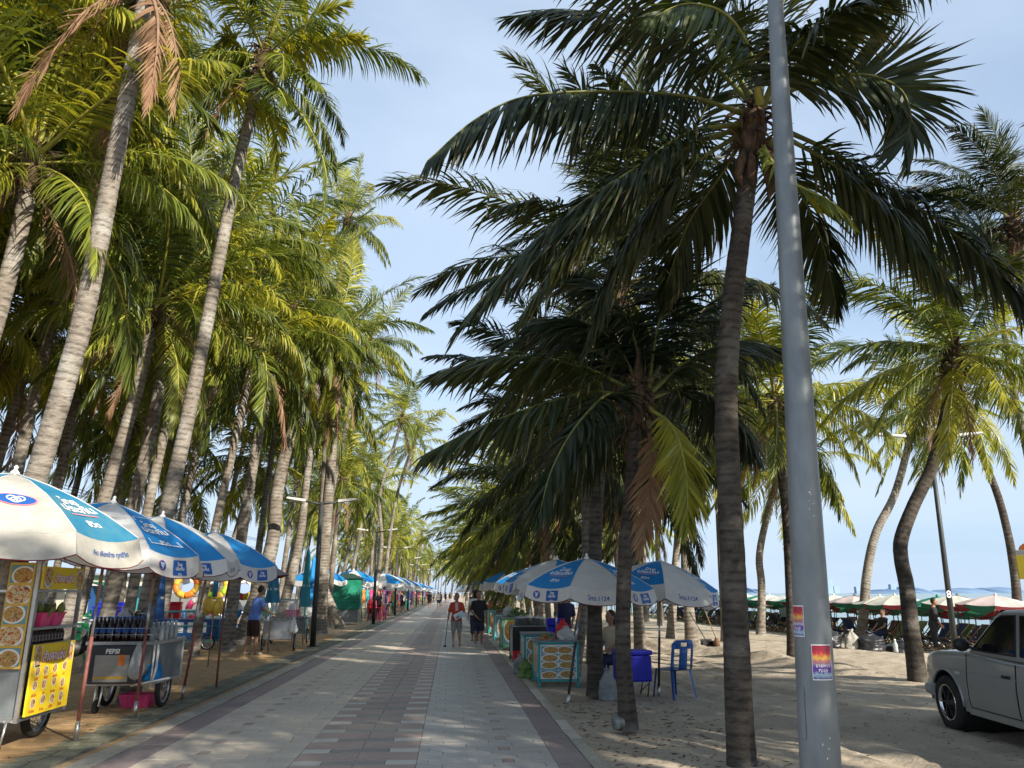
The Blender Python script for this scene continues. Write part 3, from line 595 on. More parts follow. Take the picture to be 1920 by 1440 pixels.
def trunk_part(parent, pts, r0, r1, m, near, seed, foot=1.35):
    rs = random.Random(seed); P = [Vector(p)-parent.location for p in pts]
    # Catmull-Rom through the surveyed points
    Q = [P[0]*2-P[1]]+P+[P[-1]*2-P[-2]]; C = []
    for i in range(1, len(Q)-2):
        for j in range(12):
            t = j/12; a, b, c, d = Q[i-1:i+3]; C.append(.5*((2*b)+(c-a)*t+(2*a-5*b+4*c-d)*t*t+(3*b-a-3*c+d)*t**3))
    C.append(P[-1]); ln = [0]
    for i in range(1, len(C)): ln.append(ln[-1]+(C[i]-C[i-1]).length)
    L = ln[-1]; st = .028 if near == 2 else .055 if near == 1 else .5; n = {2: 18, 1: 12, 0: 8}[near]; cnt = max(6, int(L/st)); V = []; sc = []; nextring = .1; Fq = []
    arr = np.array([tuple(c) for c in C]); tt = np.linspace(0, L, cnt+1); pp = np.stack([np.interp(tt, ln, arr[:, k]) for k in range(3)], 1); tg = nrm(np.gradient(pp, axis=0))
    u = nrm(np.cross(tg, [0, 1, 0])); w = np.cross(tg, u); lastscar = 0; ring = 0
    for i in range(cnt+1):
        s_ = tt[i]; r = r0+(r1-r0)*(s_/L)**.8; r *= 1+(foot-1)*math.exp(-s_/.28); scar = 0
        if s_ > nextring: scar = 1; ring = s_; nextring = s_+rs.uniform(.05, .11)*(1 if near else 5)
        ph = (s_-ring)/.09; r *= 1+(.022*(1-min(1, ph))-.022*scar)*(1 if near else 0); lump = rs.uniform(-.010, .010)
        for k in range(n):
            a = 2*PI*k/n; rr_ = r*(1+.035*noise.noise(Vector((math.cos(a)*1.3, math.sin(a)*1.3, s_*1.7+seed)))+(lump if near else 0)+(.03*noise.noise(Vector((math.cos(a)*3, math.sin(a)*3, s_*9+seed))) if near == 2 else 0))
            V.append(pp[i]+(u[i]*math.cos(a)+w[i]*math.sin(a))*rr_); sc.append(scar*rs.uniform(.35, 1) if noise.noise(Vector((math.cos(a)*2, s_*5, math.sin(a)*2+seed))) > -.25 else 0)
    for i in range(cnt):
        for k in range(n): Fq.append((i*n+k, i*n+(k+1) % n, (i+1)*n+(k+1) % n, (i+1)*n+k))
    me = np_mesh('trunk', V, Fq, [0]*len(Fq), [m], {'scar': sc}); o = bpy.data.objects.new('trunk', me); COL.objects.link(o); o.parent = parent; return Vector(pp[-1]), Vector(tg[-1])
def crown_heart(parent, c, d, r, seed, near):
    rs = random.Random(seed); mb = MB(); u, w = perp(d)
    mb.lathe([(r*.8, -.28), (r*1.35, -.08), (r*1.55, .12), (r*1.2, .35), (r*.6, .62), (.02, .85)], 9, c, d, 0)
    for i in range(70 if near else 14):                      # old frond bases and torn fibre
        a = rs.uniform(0, 2*PI); o = u*math.cos(a)+w*math.sin(a); p = Vector(c)+o*r*rs.uniform(.8, 1.3)+d*rs.uniform(-.32, .45); q = p+o*rs.uniform(.08, .34)+Vector((0, 0, rs.uniform(-.38, .22))); k_ = rs.choice((.035, .02, .012, .008))
        mb.tube([p, (p+q)/2+Vector((rs.uniform(-.04, .04), 0, .04)), q], [k_, k_*.8, k_*.3], 4, 0)
    mb.build('crown_heart', M['husk'], parent)
    if near and seed not in (11, 12):
        for i in range(rs.randint(3, 6)):
            a = rs.uniform(0, 2*PI); o = u*math.cos(a)+w*math.sin(a); MB().ell(Vector(c)+o*(r+.16)+Vector((0, 0, rs.uniform(-.28, .05))), (.085, .085, .11), 8, 6).build('coconut', M['coconut'], parent)
def palm(label, pts, r0, r1, nf=24, lod=0, size=1.0, seed=1, kind='lit', group='coconut palms along the promenade', tm='trunk', near=1, dead=2, explicit=None, elmax=82, elmin=-42, skip=None, foot=1.3):
    pts = [Vector(p) for p in pts]; t = thing('palm_tree', label, 'palm tree', pts[0], 0, group)
    c, d = trunk_part(t, pts, r0, r1, M[tm], near, seed, foot); rs = random.Random(seed*7+1); crown_heart(t, c, d, r1, seed, near >= 1)
    for i in range(nf):
        f = (i+.5)/nf; el = elmax-(elmax-elmin)*f+rs.uniform(-9, 9); az = i*2.39996+seed*1.3
        if skip and skip(az % (2*PI), el): continue
        ie = min(range(6), key=lambda q: abs(ELS[q]-el)); ia = round(az/(2*PI)*NAZ)
        o = bpy.data.objects.new('frond', lib(kind, ia, ie, lod, (seed+i) % 2)); COL.objects.link(o); o.parent = t
        o.location = c+d*(.15+.25*(1-f)); s_ = size*rs.uniform(.86, 1.1)*(.8+.2*math.sin(PI*min(1, f*1.4+.2))); o.scale = (s_, s_, s_); o.rotation_euler = (rs.uniform(-.1, .1), rs.uniform(-.1, .1), az-2*PI*ia/NAZ+rs.uniform(-.1, .1))
    for i in range(dead):
        ia = rs.randrange(NAZ); o = bpy.data.objects.new('frond', lib('dead', ia, 0, lod)); COL.objects.link(o); o.parent = t; o.location = c-d*.1; s_ = size*rs.uniform(.7, 1.0); o.scale = (s_,)*3; o['label'] = 'brown dead frond hanging down'
    for me in (explicit or []):
        o = bpy.data.objects.new('frond', me); COL.objects.link(o); o.parent = t; o.location = -pts[0]
    return t
def B0(x, Y):                                                # foot of a trunk: the ground at depth Y under picture column x
    y = 1112+F*EYE/Y
    for _ in range(6): p = A(x, y, Y); y += p.z*F/Y
    p.z = -.03; return p
def px(Y, *ps): return [A(x, y, Y if len(r_) == 0 else r_[0]) for x, y, *r_ in ps]
def spine_px(ps):                                            # smooth midrib through surveyed points (x, y, Y)
    P = np.array([tuple(A(*p)) for p in ps]); n = len(P); Q = np.concatenate([[2*P[0]-P[1]], P, [2*P[-1]-P[-2]]]); out = []
    for i in range(1, n):
        a, b, c, d = Q[i-1:i+3]
        for j in range(6):
            t = j/6; out.append(.5*((2*b)+(c-a)*t+(2*a-5*b+4*c-d)*t*t+(3*b-a-3*c+d)*t**3))
    out.append(P[-1]); return np.array(out)
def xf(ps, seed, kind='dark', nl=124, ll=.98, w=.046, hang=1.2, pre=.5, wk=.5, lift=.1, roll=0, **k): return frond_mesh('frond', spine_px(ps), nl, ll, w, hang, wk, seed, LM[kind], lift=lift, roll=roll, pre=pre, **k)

# the big dark palm on the right, its fronds laid out as they stand
Yh = 7.6
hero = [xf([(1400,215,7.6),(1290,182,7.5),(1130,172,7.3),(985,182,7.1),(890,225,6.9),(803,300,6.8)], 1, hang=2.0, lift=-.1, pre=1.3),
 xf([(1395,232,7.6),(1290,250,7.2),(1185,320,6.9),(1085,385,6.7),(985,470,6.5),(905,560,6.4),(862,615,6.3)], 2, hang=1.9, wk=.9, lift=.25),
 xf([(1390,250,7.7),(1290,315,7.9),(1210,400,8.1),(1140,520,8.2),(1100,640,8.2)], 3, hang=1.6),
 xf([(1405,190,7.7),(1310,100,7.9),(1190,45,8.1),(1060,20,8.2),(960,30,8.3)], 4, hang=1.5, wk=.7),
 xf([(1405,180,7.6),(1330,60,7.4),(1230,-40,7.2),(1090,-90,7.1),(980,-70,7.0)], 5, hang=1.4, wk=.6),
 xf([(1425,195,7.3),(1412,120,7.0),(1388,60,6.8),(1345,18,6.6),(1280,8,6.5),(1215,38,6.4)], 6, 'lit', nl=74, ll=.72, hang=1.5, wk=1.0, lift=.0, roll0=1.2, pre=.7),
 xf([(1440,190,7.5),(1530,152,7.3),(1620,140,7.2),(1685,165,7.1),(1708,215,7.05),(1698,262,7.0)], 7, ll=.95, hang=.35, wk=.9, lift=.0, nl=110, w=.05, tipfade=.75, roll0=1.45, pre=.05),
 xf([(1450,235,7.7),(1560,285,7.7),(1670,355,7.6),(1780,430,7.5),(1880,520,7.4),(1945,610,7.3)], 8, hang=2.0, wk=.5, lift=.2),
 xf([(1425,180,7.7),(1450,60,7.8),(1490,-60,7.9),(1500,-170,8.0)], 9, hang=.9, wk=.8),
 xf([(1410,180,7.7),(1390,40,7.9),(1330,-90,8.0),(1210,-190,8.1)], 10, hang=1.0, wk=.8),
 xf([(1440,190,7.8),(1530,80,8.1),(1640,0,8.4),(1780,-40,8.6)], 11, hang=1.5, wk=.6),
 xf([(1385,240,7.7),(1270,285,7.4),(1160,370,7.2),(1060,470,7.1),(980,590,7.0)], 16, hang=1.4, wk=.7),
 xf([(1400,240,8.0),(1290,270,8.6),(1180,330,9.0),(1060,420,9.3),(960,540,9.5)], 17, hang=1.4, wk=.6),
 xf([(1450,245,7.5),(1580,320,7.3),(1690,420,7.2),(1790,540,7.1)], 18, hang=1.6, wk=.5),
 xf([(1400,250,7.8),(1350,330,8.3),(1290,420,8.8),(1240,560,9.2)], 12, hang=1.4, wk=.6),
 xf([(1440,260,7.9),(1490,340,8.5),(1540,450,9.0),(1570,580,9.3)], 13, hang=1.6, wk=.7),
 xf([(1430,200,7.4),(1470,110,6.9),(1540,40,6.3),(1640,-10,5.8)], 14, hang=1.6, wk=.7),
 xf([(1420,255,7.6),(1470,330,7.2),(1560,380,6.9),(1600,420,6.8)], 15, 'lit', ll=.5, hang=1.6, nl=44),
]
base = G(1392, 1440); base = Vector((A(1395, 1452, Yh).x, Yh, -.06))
hp = palm('big dark palm right of the promenade, its trunk just left of the grey steel pole', [base]+px(Yh, (1389,1400),(1376,1100),(1362,760),(1374,560),(1394,400),(1410,262)), .130, .104, nf=0, seed=11, kind='dark', tm='trunk_shaded', near=2, dead=0, explicit=hero, foot=1.08)
c0 = A(1408, 285, Yh)-base
for dx, dz, ln in ((-.22, -.1, .42), (-.08, -.16, .36), (.2, -.05, .40), (.12, -.2, .5)):                # woody spathes
    MB().tube([c0+Vector((dx*.5, -.1, dz*.2)), c0+Vector((dx*.9, -.16, dz-ln*.3)), c0+Vector((dx*1.1, -.14, dz-ln*.7)), c0+Vector((dx*.8, -.1, dz-ln))], [.02, .06, .05, .004], 7).build('spathe', M['husk'], hp)
# the shorter palm behind it
Y2 = 9.35
sec = [xf([(1190,745,9.3),(1110,735,9.0),(1010,760,8.7),(900,800,8.4),(800,850,8.2)], 21, hang=2.2, lift=.15),
 xf([(1190,735,9.4),(1100,690,9.3),(1000,670,9.2),(900,675,9.1),(815,700,9.0)], 22, hang=1.4, wk=.5, lift=.25),
 xf([(1185,745,9.2),(1140,740,8.6),(1080,800,8.1),(1035,880,7.9),(1010,970,7.8)], 23, ll=.9, hang=1.3, wk=.5, lift=.3),
 xf([(1200,725,9.4),(1150,640,9.6),(1080,600,9.8),(980,600,9.9)], 24, hang=1.3),
 xf([(1205,725,9.4),(1185,620,9.5),(1130,540,9.6),(1040,500,9.6)], 25, hang=1.2, wk=.8),
 xf([(1215,730,9.4),(1230,630,9.5),(1250,530,9.6),(1230,420,9.6)], 26, hang=1.0, wk=.9),
 xf([(1220,735,9.4),(1300,670,9.5),(1380,640,9.6),(1450,650,9.7)], 27, hang=1.6, wk=.6),
 xf([(1220,745,9.5),(1290,730,9.9),(1360,770,10.2),(1420,850,10.4)], 28, hang=1.6, wk=.6),
 xf([(1215,765,9.3),(1260,800,9.0),(1285,880,8.8),(1290,990,8.7)], 29, 'lit', ll=.7, hang=1.1, wk=.6),
 xf([(1195,765,9.5),(1140,800,9.9),(1080,860,10.3),(1030,950,10.5)], 30, hang=1.5),
 xf([(1210,730,9.5),(1270,640,10.0),(1340,560,10.3),(1400,530,10.5)], 31, hang=1.3, wk=.8),
 xf([(1200,735,9.6),(1120,660,10.4),(1040,620,11.0),(940,640,11.4)], 32, hang=1.5),
 xf([(1215,790,9.3),(1222,860,9.15),(1215,950,9.1),(1200,1035,9.1)], 33, 'dead', ll=.5, hang=1.4, nl=60),
]
palm('short dark palm right of the promenade with one brown frond against its trunk', [G(1178,1368)]+px(Y2, (1168,1200),(1172,1050),(1182,930),(1192,770)), .095, .08, nf=0, seed=12, kind='dark', tm='trunk_shaded', near=2, dead=0, explicit=sec)
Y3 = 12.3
palm('palm behind the striped umbrella right of the promenade, its crown high behind the shorter palm', [G(1117,1305)]+px(Y3, (1115,1100),(1119,950),(1130,800),(1150,660),(1165,560)), .12, .09, nf=32, size=1.1, seed=13, kind='dark', tm='trunk_shaded', near=2, lod=0)

# right row, further palms (label, base, points, Y, size, kind)
def rp(label, base, ps, Y, seed, kind='dark', nf=22, lod=0, size=1.0, r0=.13, r1=.09, tm='trunk_shaded', near=1, dead=1, **k):
    b = base if isinstance(base, Vector) else G(*base)
    b = Vector((b.x, b.y, sandz(b.x, b.y)-.05 if b.x > 1.4 else -.03)); Yb = b.y if Y is None else Y
    return palm(label, [b]+px(Yb, *ps), r0, r1, nf=nf, lod=lod, size=size, seed=seed, kind=kind, tm=tm, near=near, dead=dead, **k)
rp('palm with the S-shaped trunk beside the silver pickup', (1722,1278), [(1708,1180),(1700,1100),(1690,1050),(1690,1010),(1712,950),(1745,880),(1770,790),(1785,680)], None, 41, 'lit', size=.85, nf=26, dead=3, r0=.15)
rp('pale slanting palm on the beach left of the S-shaped trunk', Vector((16.1, 31, 0)), [(1618,1165),(1625,1080),(1642,1000),(1680,920),(1712,800)], 31, 42, 'lit', size=1.1, lod=1, r0=.2, r1=.14, tm='trunk', nf=24)
rp('dark trunked palm showing behind the left edge of the steel pole', (1487,1240), [(1482,1100),(1475,980),(1465,880),(1455,770)], None, 43, 'lit', size=1.0, nf=26, dead=3)
rp('pale thin palm on the beach between the dark trunk and the pole', (1426,1185), [(1428,1100),(1424,1040),(1440,960),(1462,880)], None, 44, 'lit', size=1.2, lod=1, tm='trunk', r0=.17, r1=.12)
rp('palm at the right edge with a skirt of dead fronds', Vector((10.6, 12.6, 0)), [(1990,1000),(1960,800),(1930,600),(1905,440)], 12.6, 45, size=.62, nf=26, dead=7)
rp('palm standing in front of the sand bank left of the broom', (1258,1195), [(1262,1120),(1268,1040),(1275,960),(1290,820)], None, 46, lod=1, size=1.1, r0=.17, tm='trunk', kind='lit')
rp('palm at the end of the sand bank beside the broom', (1297,1207), [(1290,1120),(1285,1040),(1290,940),(1330,800)], None, 47, lod=1, size=1.2, r0=.19, tm='trunk')
rp('palm with the striped umbrella pole at its foot, second trunk from the kerb', Vector((2.35, 15.5, 0)), [(1100,1100),(1100,1000),(1098,930),(1090,830)], 15.5, 48, lod=0, size=.95, dead=2, tm='trunk')
rp('palm behind the pickup on the sloping beach', Vector((17.5, 24, 0)), [(1905,1100),(1880,960),(1840,850),(1800,760)], 24, 49, 'lit', lod=1, size=1.1, r0=.16)
rp('tall palm over the beach chairs at the right edge', Vector((20.5, 27, 0)), [(1960,1100),(1935,900),(1895,700),(1870,540)], 27, 50, 'dark', lod=1, size=.9, r0=.18, dead=3)
# the off-picture palms of the same row that shade the foreground
for i, (x, y, h, lean) in enumerate(((6.7, 2.6, 8.6, -.5), (8.3, -2.4, 6.9, -.8), (10.6, 2.4, 6.6, -.5), (12.6, -1.2, 8.0, -.8), (12.8, 4.9, 6.2, -.4), (15.5, 1.6, 8.2, -.4), (10.4, -2.8, 8.0, -.4), (9.2, 3.9, 5.4, -.3), (10.6, 5.6, 5.6, -.3))):
    palm('coconut palm of the row right of the promenade, outside the picture', [(x, y, sandz(x, y)), (x+lean*.3, y, h*.4), (x+lean, y+.2, h)], .14, .1, nf=30, lod=1, size=1.08, seed=60+i, kind='dark', tm='trunk_shaded', near=0, dead=2, group='palms outside the picture')

# left row
freestanding = [xf([(498,135,12),(548,190,11.8),(592,262,11.7),(612,330,11.6),(606,400,11.5)], 41, 'lit', ll=.6, hang=.8, wk=1.2, nl=90, lift=.2),
 xf([(500,125,12),(560,95,11.9),(620,70,11.8),(680,66,11.7)], 42, 'lit', ll=.62, hang=1.0, wk=.8, lift=.35),
 xf([(500,120,12),(545,70,12),(590,30,12.1),(650,5,12.2)], 43, 'lit', ll=.62, hang=.5, wk=.7, lift=.4),
 xf([(500,130,11.9),(540,125,11.5),(580,140,11.2),(608,170,11.0)], 44, 'lit', ll=.5, hang=1.4, wk=.8, nl=70),
 xf([(490,130,11.8),(500,150,11.2),(525,170,10.8),(540,200,10.5)], 45, 'lit', ll=.6, hang=1.2, wk=1.5, nl=70),
 xf([(485,130,12),(430,70,11.9),(405,90,11.7),(395,150,11.6)], 46, 'lit', ll=.6, hang=1.2, wk=.9)]
lp = rp
lp('big leaning palm at the left with brown fronds at the top, behind the first umbrella', B0(-45, 8.6), [(2,1180,8.6),(50,960,8.6),(85,840,8.6),(150,620,8.6),(186,450,8.6),(215,300,8.6),(245,150,8.6),(278,-30,8.6)], 8.6, 101, 'lit', nf=26, size=.95, r0=.128, r1=.095, tm='trunk', near=2, dead=8, elmin=-30, skip=lambda a, e: e < 55 and (a < 1.0 or a > 4.2))
lp('leaning palm cut by the left edge of the picture', B0(-215, 9.6), [(-170,1050),(-90,850),(-20,640),(28,470),(58,335)], 9.6, 102, 'lit', nf=26, size=.95, r0=.122, r1=.1, tm='trunk', near=2, dead=2)
lp('tall palm standing free against the sky left of the promenade', B0(240, 12), [(272,1150,12),(303,1000,12),(340,840,12),(385,620,12),(412,480,12),(438,350,12),(468,220,12),(490,130,12)], 12, 103, 'lit', nf=20, size=.72, r0=.128, r1=.085, tm='trunk', near=2, dead=1, explicit=freestanding)
lp('thin sunlit palm leaning right between the first two umbrellas', B0(95, 14.2), [(140,1110),(195,940),(225,840),(260,720),(288,600)], 14.2, 104, 'lit', nf=26, size=.9, r0=.14, r1=.10, tm='trunk', near=2, dead=4)
lp('shaded palm just right of the thin sunlit one', B0(170, 16.5), [(212,1110),(250,950),(278,830),(300,720),(325,560)], 16.5, 105, 'lit', nf=26, size=1.1, r0=.16, r1=.11, tm='trunk', dead=4)
lp('palm rising beside the vendor in blue with dead fronds down its trunk', (427,1221), [(440,1100),(460,960),(490,790),(515,690),(545,590)], None, 106, 'lit', nf=27, size=1.0, r0=.175, r1=.12, tm='trunk', dead=4, lod=0)
lp('tallest palm of the left row, its crown bent by the wind', Vector((-4.9, 31, 0)), [(610,1000),(622,850),(628,700),(636,540),(652,425)], 31, 107, 'lit', nf=22, size=.85, r0=.24, r1=.16, tm='trunk', dead=2, lod=0)
lp('palm with a thick skirt of brown dead fronds in the left row', Vector((-6.3, 25, 0)), [(508,1030),(520,920),(545,820),(590,740),(618,655)], 25, 108, 'lit', nf=28, size=.95, r0=.25, r1=.16, tm='trunk', dead=9, lod=0)
def mid(label, x, y, pxs, seed, **k): return lp(label, Vector((x, y, 0)), pxs, y, seed, 'lit', tm='trunk', **k)
mid('palm of the left row behind the closed umbrella', -5.9, 28, [(560,1020),(575,900),(590,800),(612,720)], 109, lod=0, dead=4, size=.95, r0=.2)
mid('palm of the left row above the first lamp post', -4.8, 36, [(600,1060),(622,920),(660,760),(690,650)], 110, lod=1, size=.9, r0=.2, dead=2)
mid('palm of the left row whose top stands against the sky by the lamp', -4.5, 46, [(715,1030),(712,930),(735,850),(752,790)], 111, lod=1, size=.9, dead=2)
mid('palm of the left row with a pale leaning trunk over the umbrellas', -4.4, 52, [(728,1030),(740,950),(755,890),(772,840)], 112, lod=1, size=.9, dead=2)
# the grove behind
ORD = 'nearest second third fourth fifth sixth seventh eighth ninth tenth eleventh twelfth thirteenth fourteenth fifteenth sixteenth seventeenth eighteenth nineteenth twentieth twenty-first twenty-second twenty-third twenty-fourth'.split()
def nth(i, most, near_, far_): return near_.replace('{} nearest', 'nearest' if i == 0 else ORD[i]+' nearest') if i < most else far_
grp = 'palms of the grove behind the market'
rs = random.Random(5)
gl = [(-7.2, 10.8, 9.0), (-9.2, 12.5, 10.5), (-10.8, 15.2, 8.5), (-12.8, 17.5, 10.5), (-9.5, 19.0, 12.0), (-7.2, 18.5, 9.6), (-11.8, 22.5, 11.5), (-8.2, 23.5, 12.5), (-14.0, 24.0, 13.0), (-9.8, 27.5, 11.0), (-12.5, 30.0, 12.5), (-7.4, 30.5, 10.0), (-10.5, 35.5, 12.0), (-13.8, 38.0, 12.5), (-8.0, 38.0, 10.5), (-11.0, 12.0, 6.4), (-12.6, 13.8, 8.0), (-13.4, 20.5, 7.5), (-8.6, 15.6, 12.5), (-6.3, 20.6, 8.0), (-13.0, 27.0, 8.0), (-9.2, 9.2, 8.2), (-10.6, 18.0, 7.0), (-14.2, 32.0, 8.5), (-13.8, 15.5, 6.2), (-11.2, 25.0, 6.6), (-12.4, 34.0, 6.2), (-9.0, 31.5, 6.4)]
gl.sort(key=lambda q: q[1])
for i, (x, y, h) in enumerate(gl):
    ln = rs.uniform(.4, 1.5); palm(nth(i, 24, 'grove palm behind the carts, {} nearest of the grove', 'palm of the grove behind the market carts'), [(x, y, -.03), (x+ln*.25, y, h*.35), (x+ln*.7, y+.1, h*.75), (x+ln, y, h)], rs.uniform(.115, .15), .095, nf=28, lod=0 if y < 20 else 1, size=rs.uniform(1.0, 1.2), seed=200+i, tm='trunk', near=1, dead=rs.randint(3, 7), group=grp, elmin=-56)
# both rows running away
for i in range(64):
    y = 30+i*2.3+rs.uniform(-1, 1); x = -5.2-abs(rs.gauss(0, 1.4))-(rs.uniform(2, 8) if i % 2 == 0 else 0); h = rs.uniform(5.0, 9.6); ln = rs.uniform(-.2, 1.4)
    palm(nth(i, 16, 'left row palm beyond the lamp posts, {} nearest of that stretch', 'coconut palm of the left row far along the promenade'), [(x, y, -.03), (x+ln*.3, y, h*.4), (x+ln, y, h)], .14, .10, nf=24 if y < 80 else 15, lod=1 if y < 75 else 2, size=rs.uniform(.75, .98), seed=300+i, tm='trunk', near=0, dead=rs.randint(2, 7), elmin=-58, group='left row palms far along the promenade')
for i in range(48):
    y = 17.5+i*3.1+rs.uniform(-1, 1); x = 2.6+abs(rs.gauss(0, 1.6))*(1.2 if i % 2 else .6); h = rs.uniform(3.4, 5.6)*(1.0 if y < 60 else 1.2); ln = rs.uniform(-.9, .2)
    palm(nth(i, 20, 'right row palm behind the kerb stalls, {} nearest of that stretch', 'coconut palm of the right row further along the kerb'), [(x, y, -.05), (x+ln*.3, y, h*.4), (x+ln, y, h)], .15, .1, nf=22 if y < 70 else 15, lod=0 if y < 30 else 1 if y < 75 else 2, size=rs.uniform(.9, 1.1), seed=400+i, kind='dark' if y < 25 else 'lit', tm='trunk', near=1 if y < 40 else 0, dead=rs.randint(1, 4), elmin=-58, group='right row palms further along the kerb')
bi = 0
for i in range(22):
    y = 26+i*4.3; x = rs.uniform(7, 11.5)+(i % 2)*3; h = rs.uniform(5, 8.5); ln = rs.uniform(-1.2, .6)
    if x/y > .50 or x/y < .1: continue
    bi += 1; palm(nth(bi-1, 24, 'palm on the open sand between kerb and umbrellas, {} nearest of those', ''), [(x, y, sandz(x, y)-.05), (x+ln*.3, y, h*.4), (x+ln, y, h)], .16, .11, nf=20, lod=1 if y < 75 else 2, size=rs.uniform(1, 1.15), seed=500+i, kind='lit', tm='trunk', near=0, dead=rs.randint(0, 2), group='palms on the open beach')

rs = random.Random(77)
for i in range(16):
    x = -7+i*.95+rs.uniform(-.6, .6); y = rs.uniform(190, 290); h = rs.uniform(8, 11)
    palm('palm of the mass closing off the far end of the promenade', [(x, y, -.03), (x+.3, y, h*.4), (x+.5, y, h)], .18, .12, nf=18, lod=2, size=1.2, seed=600+i, kind='lit', tm='trunk', near=0, dead=1, group='palms at the far end of the promenade')
# ------------------------------------------------------------------ the steel pole in front, lamp posts
PB = Vector((2.12, 4.7, -.03)); PTOP = Vector((2.52, 4.7, 9.6)); ax_ = (PTOP-PB).normalized()
pole = thing('street_light_pole', 'thick grey galvanised steel pole with posters stuck on it, nearest the camera', 'pole', PB)
def prad(s): return .121-.0112*s
def ppt(s, ang, off=0.0):                                     # a place on the pole's skin: height along it, angle from the side facing the camera
    a = math.atan2(-4.7, -2.2)+ang; r = prad(s)+off; u = Vector((math.cos(a), math.sin(a), 0)); return ax_*s+u*r
mb = MB(); mb.tube([ax_*s for s in (0, .4, 1.5, 3, 5, 7, 9.6)], [prad(s) for s in (0, .4, 1.5, 3, 5, 7, 9.6)], 32); mb.build('shaft', M['galv'], pole)
mb = MB(); mb.box(-.2, .2, -.2, .2, 0, .03); mb.build('base_plate', M['galv'], pole)
mb = MB(); mb.tube([ax_*9.5, ax_*9.9+Vector((-.5, 0, .1)), ax_*10.2+Vector((-1.6, 0, .1))], [.05, .04, .03], 10); mb.build('arm', M['galv'], pole)
mb = MB(); mb.box(-2.3, -1.5, -.16, .16, 10.12, 10.24); mb.build('lamp_head', M['lamp_head'], pole, bevel=.04)
def wrap(mb, s0, s1, a0, a1, off, m=0, n=10): mb.grid(lambda u, v: ppt(s0+(s1-s0)*v, a0+(a1-a0)*u, off), n, 1, m)
mb = MB(); wrap(mb, .72, 1.0, -1.02, -.62, .004); mb.build('access_door', M['galv'], pole)
def poster(name, s0, s1, a0, a1, label):
    t = thing(name, label, 'poster', PB)
    mb = MB(); wrap(mb, s0, s1, a0, a1, .003); mb.build('paper_border', M['white'], t)
    me = bpy.data.meshes.new('print'); n = 10; e = .035; vs = []; 
    for v in (0, 1):
        for i in range(n+1): vs.append(tuple(ppt(s0+.006+(s1-s0-.012)*v, a0+e+(a1-a0-2*e)*i/n, .0045)))
    me.from_pydata(vs, [], [(i, i+1, n+2+i, n+1+i) for i in range(n)]); uv = me.uv_layers.new(name='uv')
    for p in me.polygons:
        for li, (uu, vv) in zip(p.loop_indices, ((p.index/n, 0), ((p.index+1)/n, 0), ((p.index+1)/n, 1), (p.index/n, 1))): uv.data[li].uv = (uu, vv)
    me.materials.append(M['poster']); o = bpy.data.objects.new('print', me); COL.objects.link(o); o.parent = t
    mb = MB(); mid_ = (a0+a1)/2; am = (s0+s1)/2
    fn = lambda k: (lambda x, y: ppt(k+y, mid_+x/prad(am), .006))
    mb.text("ชายหาด", .026, fn(s0+.40*(s1-s0)), wmax=.08); mb.text("ทะเล", .018, fn(s0+.27*(s1-s0)), wmax=.05); mb.build('lettering', M['print_white'], t)
def spx(x, y): p = A(x, y, 4.6); return (p-PB).dot(ax_)
poster('poster', spx(1535,1275), spx(1535,1208), -.12, .98, 'sunset poster in red, yellow and purple facing the camera on the steel pole')
poster('poster', spx(1500,1193), spx(1500,1134), -1.30, -.42, 'smaller faded sunset poster higher up round the left side of the steel pole')
mb = MB(); rs = random.Random(8)
for i in range(16):
    s0 = rs.choice((.62, .70, 1.95, 2.05, 2.15))+rs.gauss(0, .03); a = rs.gauss(.35, .12); w = rs.uniform(.002, .007); mb.grid(lambda u, v: ppt(s0+w*(v-.5)*rs.uniform(1, 3), a+w*8*(u-.5), .0025), 1, 1)
tag(mb.build('sticker_scraps', M['print_white'], pole), kind='stuff')

def lamp_post(label, base, h, span, group, lean=0, number=False, yaw=0):
    t = thing('street_lamp', label, 'street lamp', base, yaw, group)
    MB().tube([(0, 0, 0), (lean*.5, 0, h*.5), (lean, 0, h)], [.085, .07, .055], 12).build('post', M['lamp_paint'], t)
    MB().box(-.16, .16, -.16, .16, 0, .02).build('base_plate', M['lamp_paint'], t)
    for s in (-1, 1):
        MB().tube([(lean, 0, h-.05), (lean+s*span*.5, 0, h+.03)], .028, 8).build('arm', M['lamp_paint'], t)
        mb = MB(); mb.add([(lean+s*span*.45, -.10, h+.0), (lean+s*span, -.13, h+.09), (lean+s*span, .13, h+.09), (lean+s*span*.45, .10, h+.0), (lean+s*span*.45, -.07, h+.09), (lean+s*span*.97, -.09, h+.15), (lean+s*span*.97, .09, h+.15), (lean+s*span*.45, .07, h+.09)], [(0,1,2,3),(7,6,5,4),(0,4,5,1),(1,5,6,2),(2,6,7,3),(3,7,4,0)])
        mb.build('lamp_head', M['lamp_head'], t, bevel=.015)
    if number:
        mb = MB(); mb.text("8", .2, lambda x, y: Vector((x*1.0, -.079, 1.62+y))); mb.build('number', M['print_white'], t)
    return t
lamp_post('black double lamp post behind the silver pickup, numbered 8', Vector((14.25, 21.9, -.15)), 6.2, 1.55, 'black lamp posts', .12, True, yaw=-.15)
lamp_post('black double lamp post beside the stainless cart, nearest on the left of the promenade', Vector((-3.95, 23.8, 0)), 4.15, 1.05, 'black lamp posts', yaw=.1)
for i, (x, y, h) in enumerate(((-3.86, 41, 4.6), (-3.9, 57, 4.6), (-3.9, 74, 4.6), (-3.9, 92, 4.6), (-3.9, 112, 4.6), (-3.9, 140, 4.6))):
    lamp_post('black double lamp post of the row further along the left kerb' if i > 1 else ('black double lamp post in front of the pink and red chairs', 'black double lamp post beside the far striped umbrellas')[i], Vector((x, y, 0)), h, 1.05, 'black lamp posts')

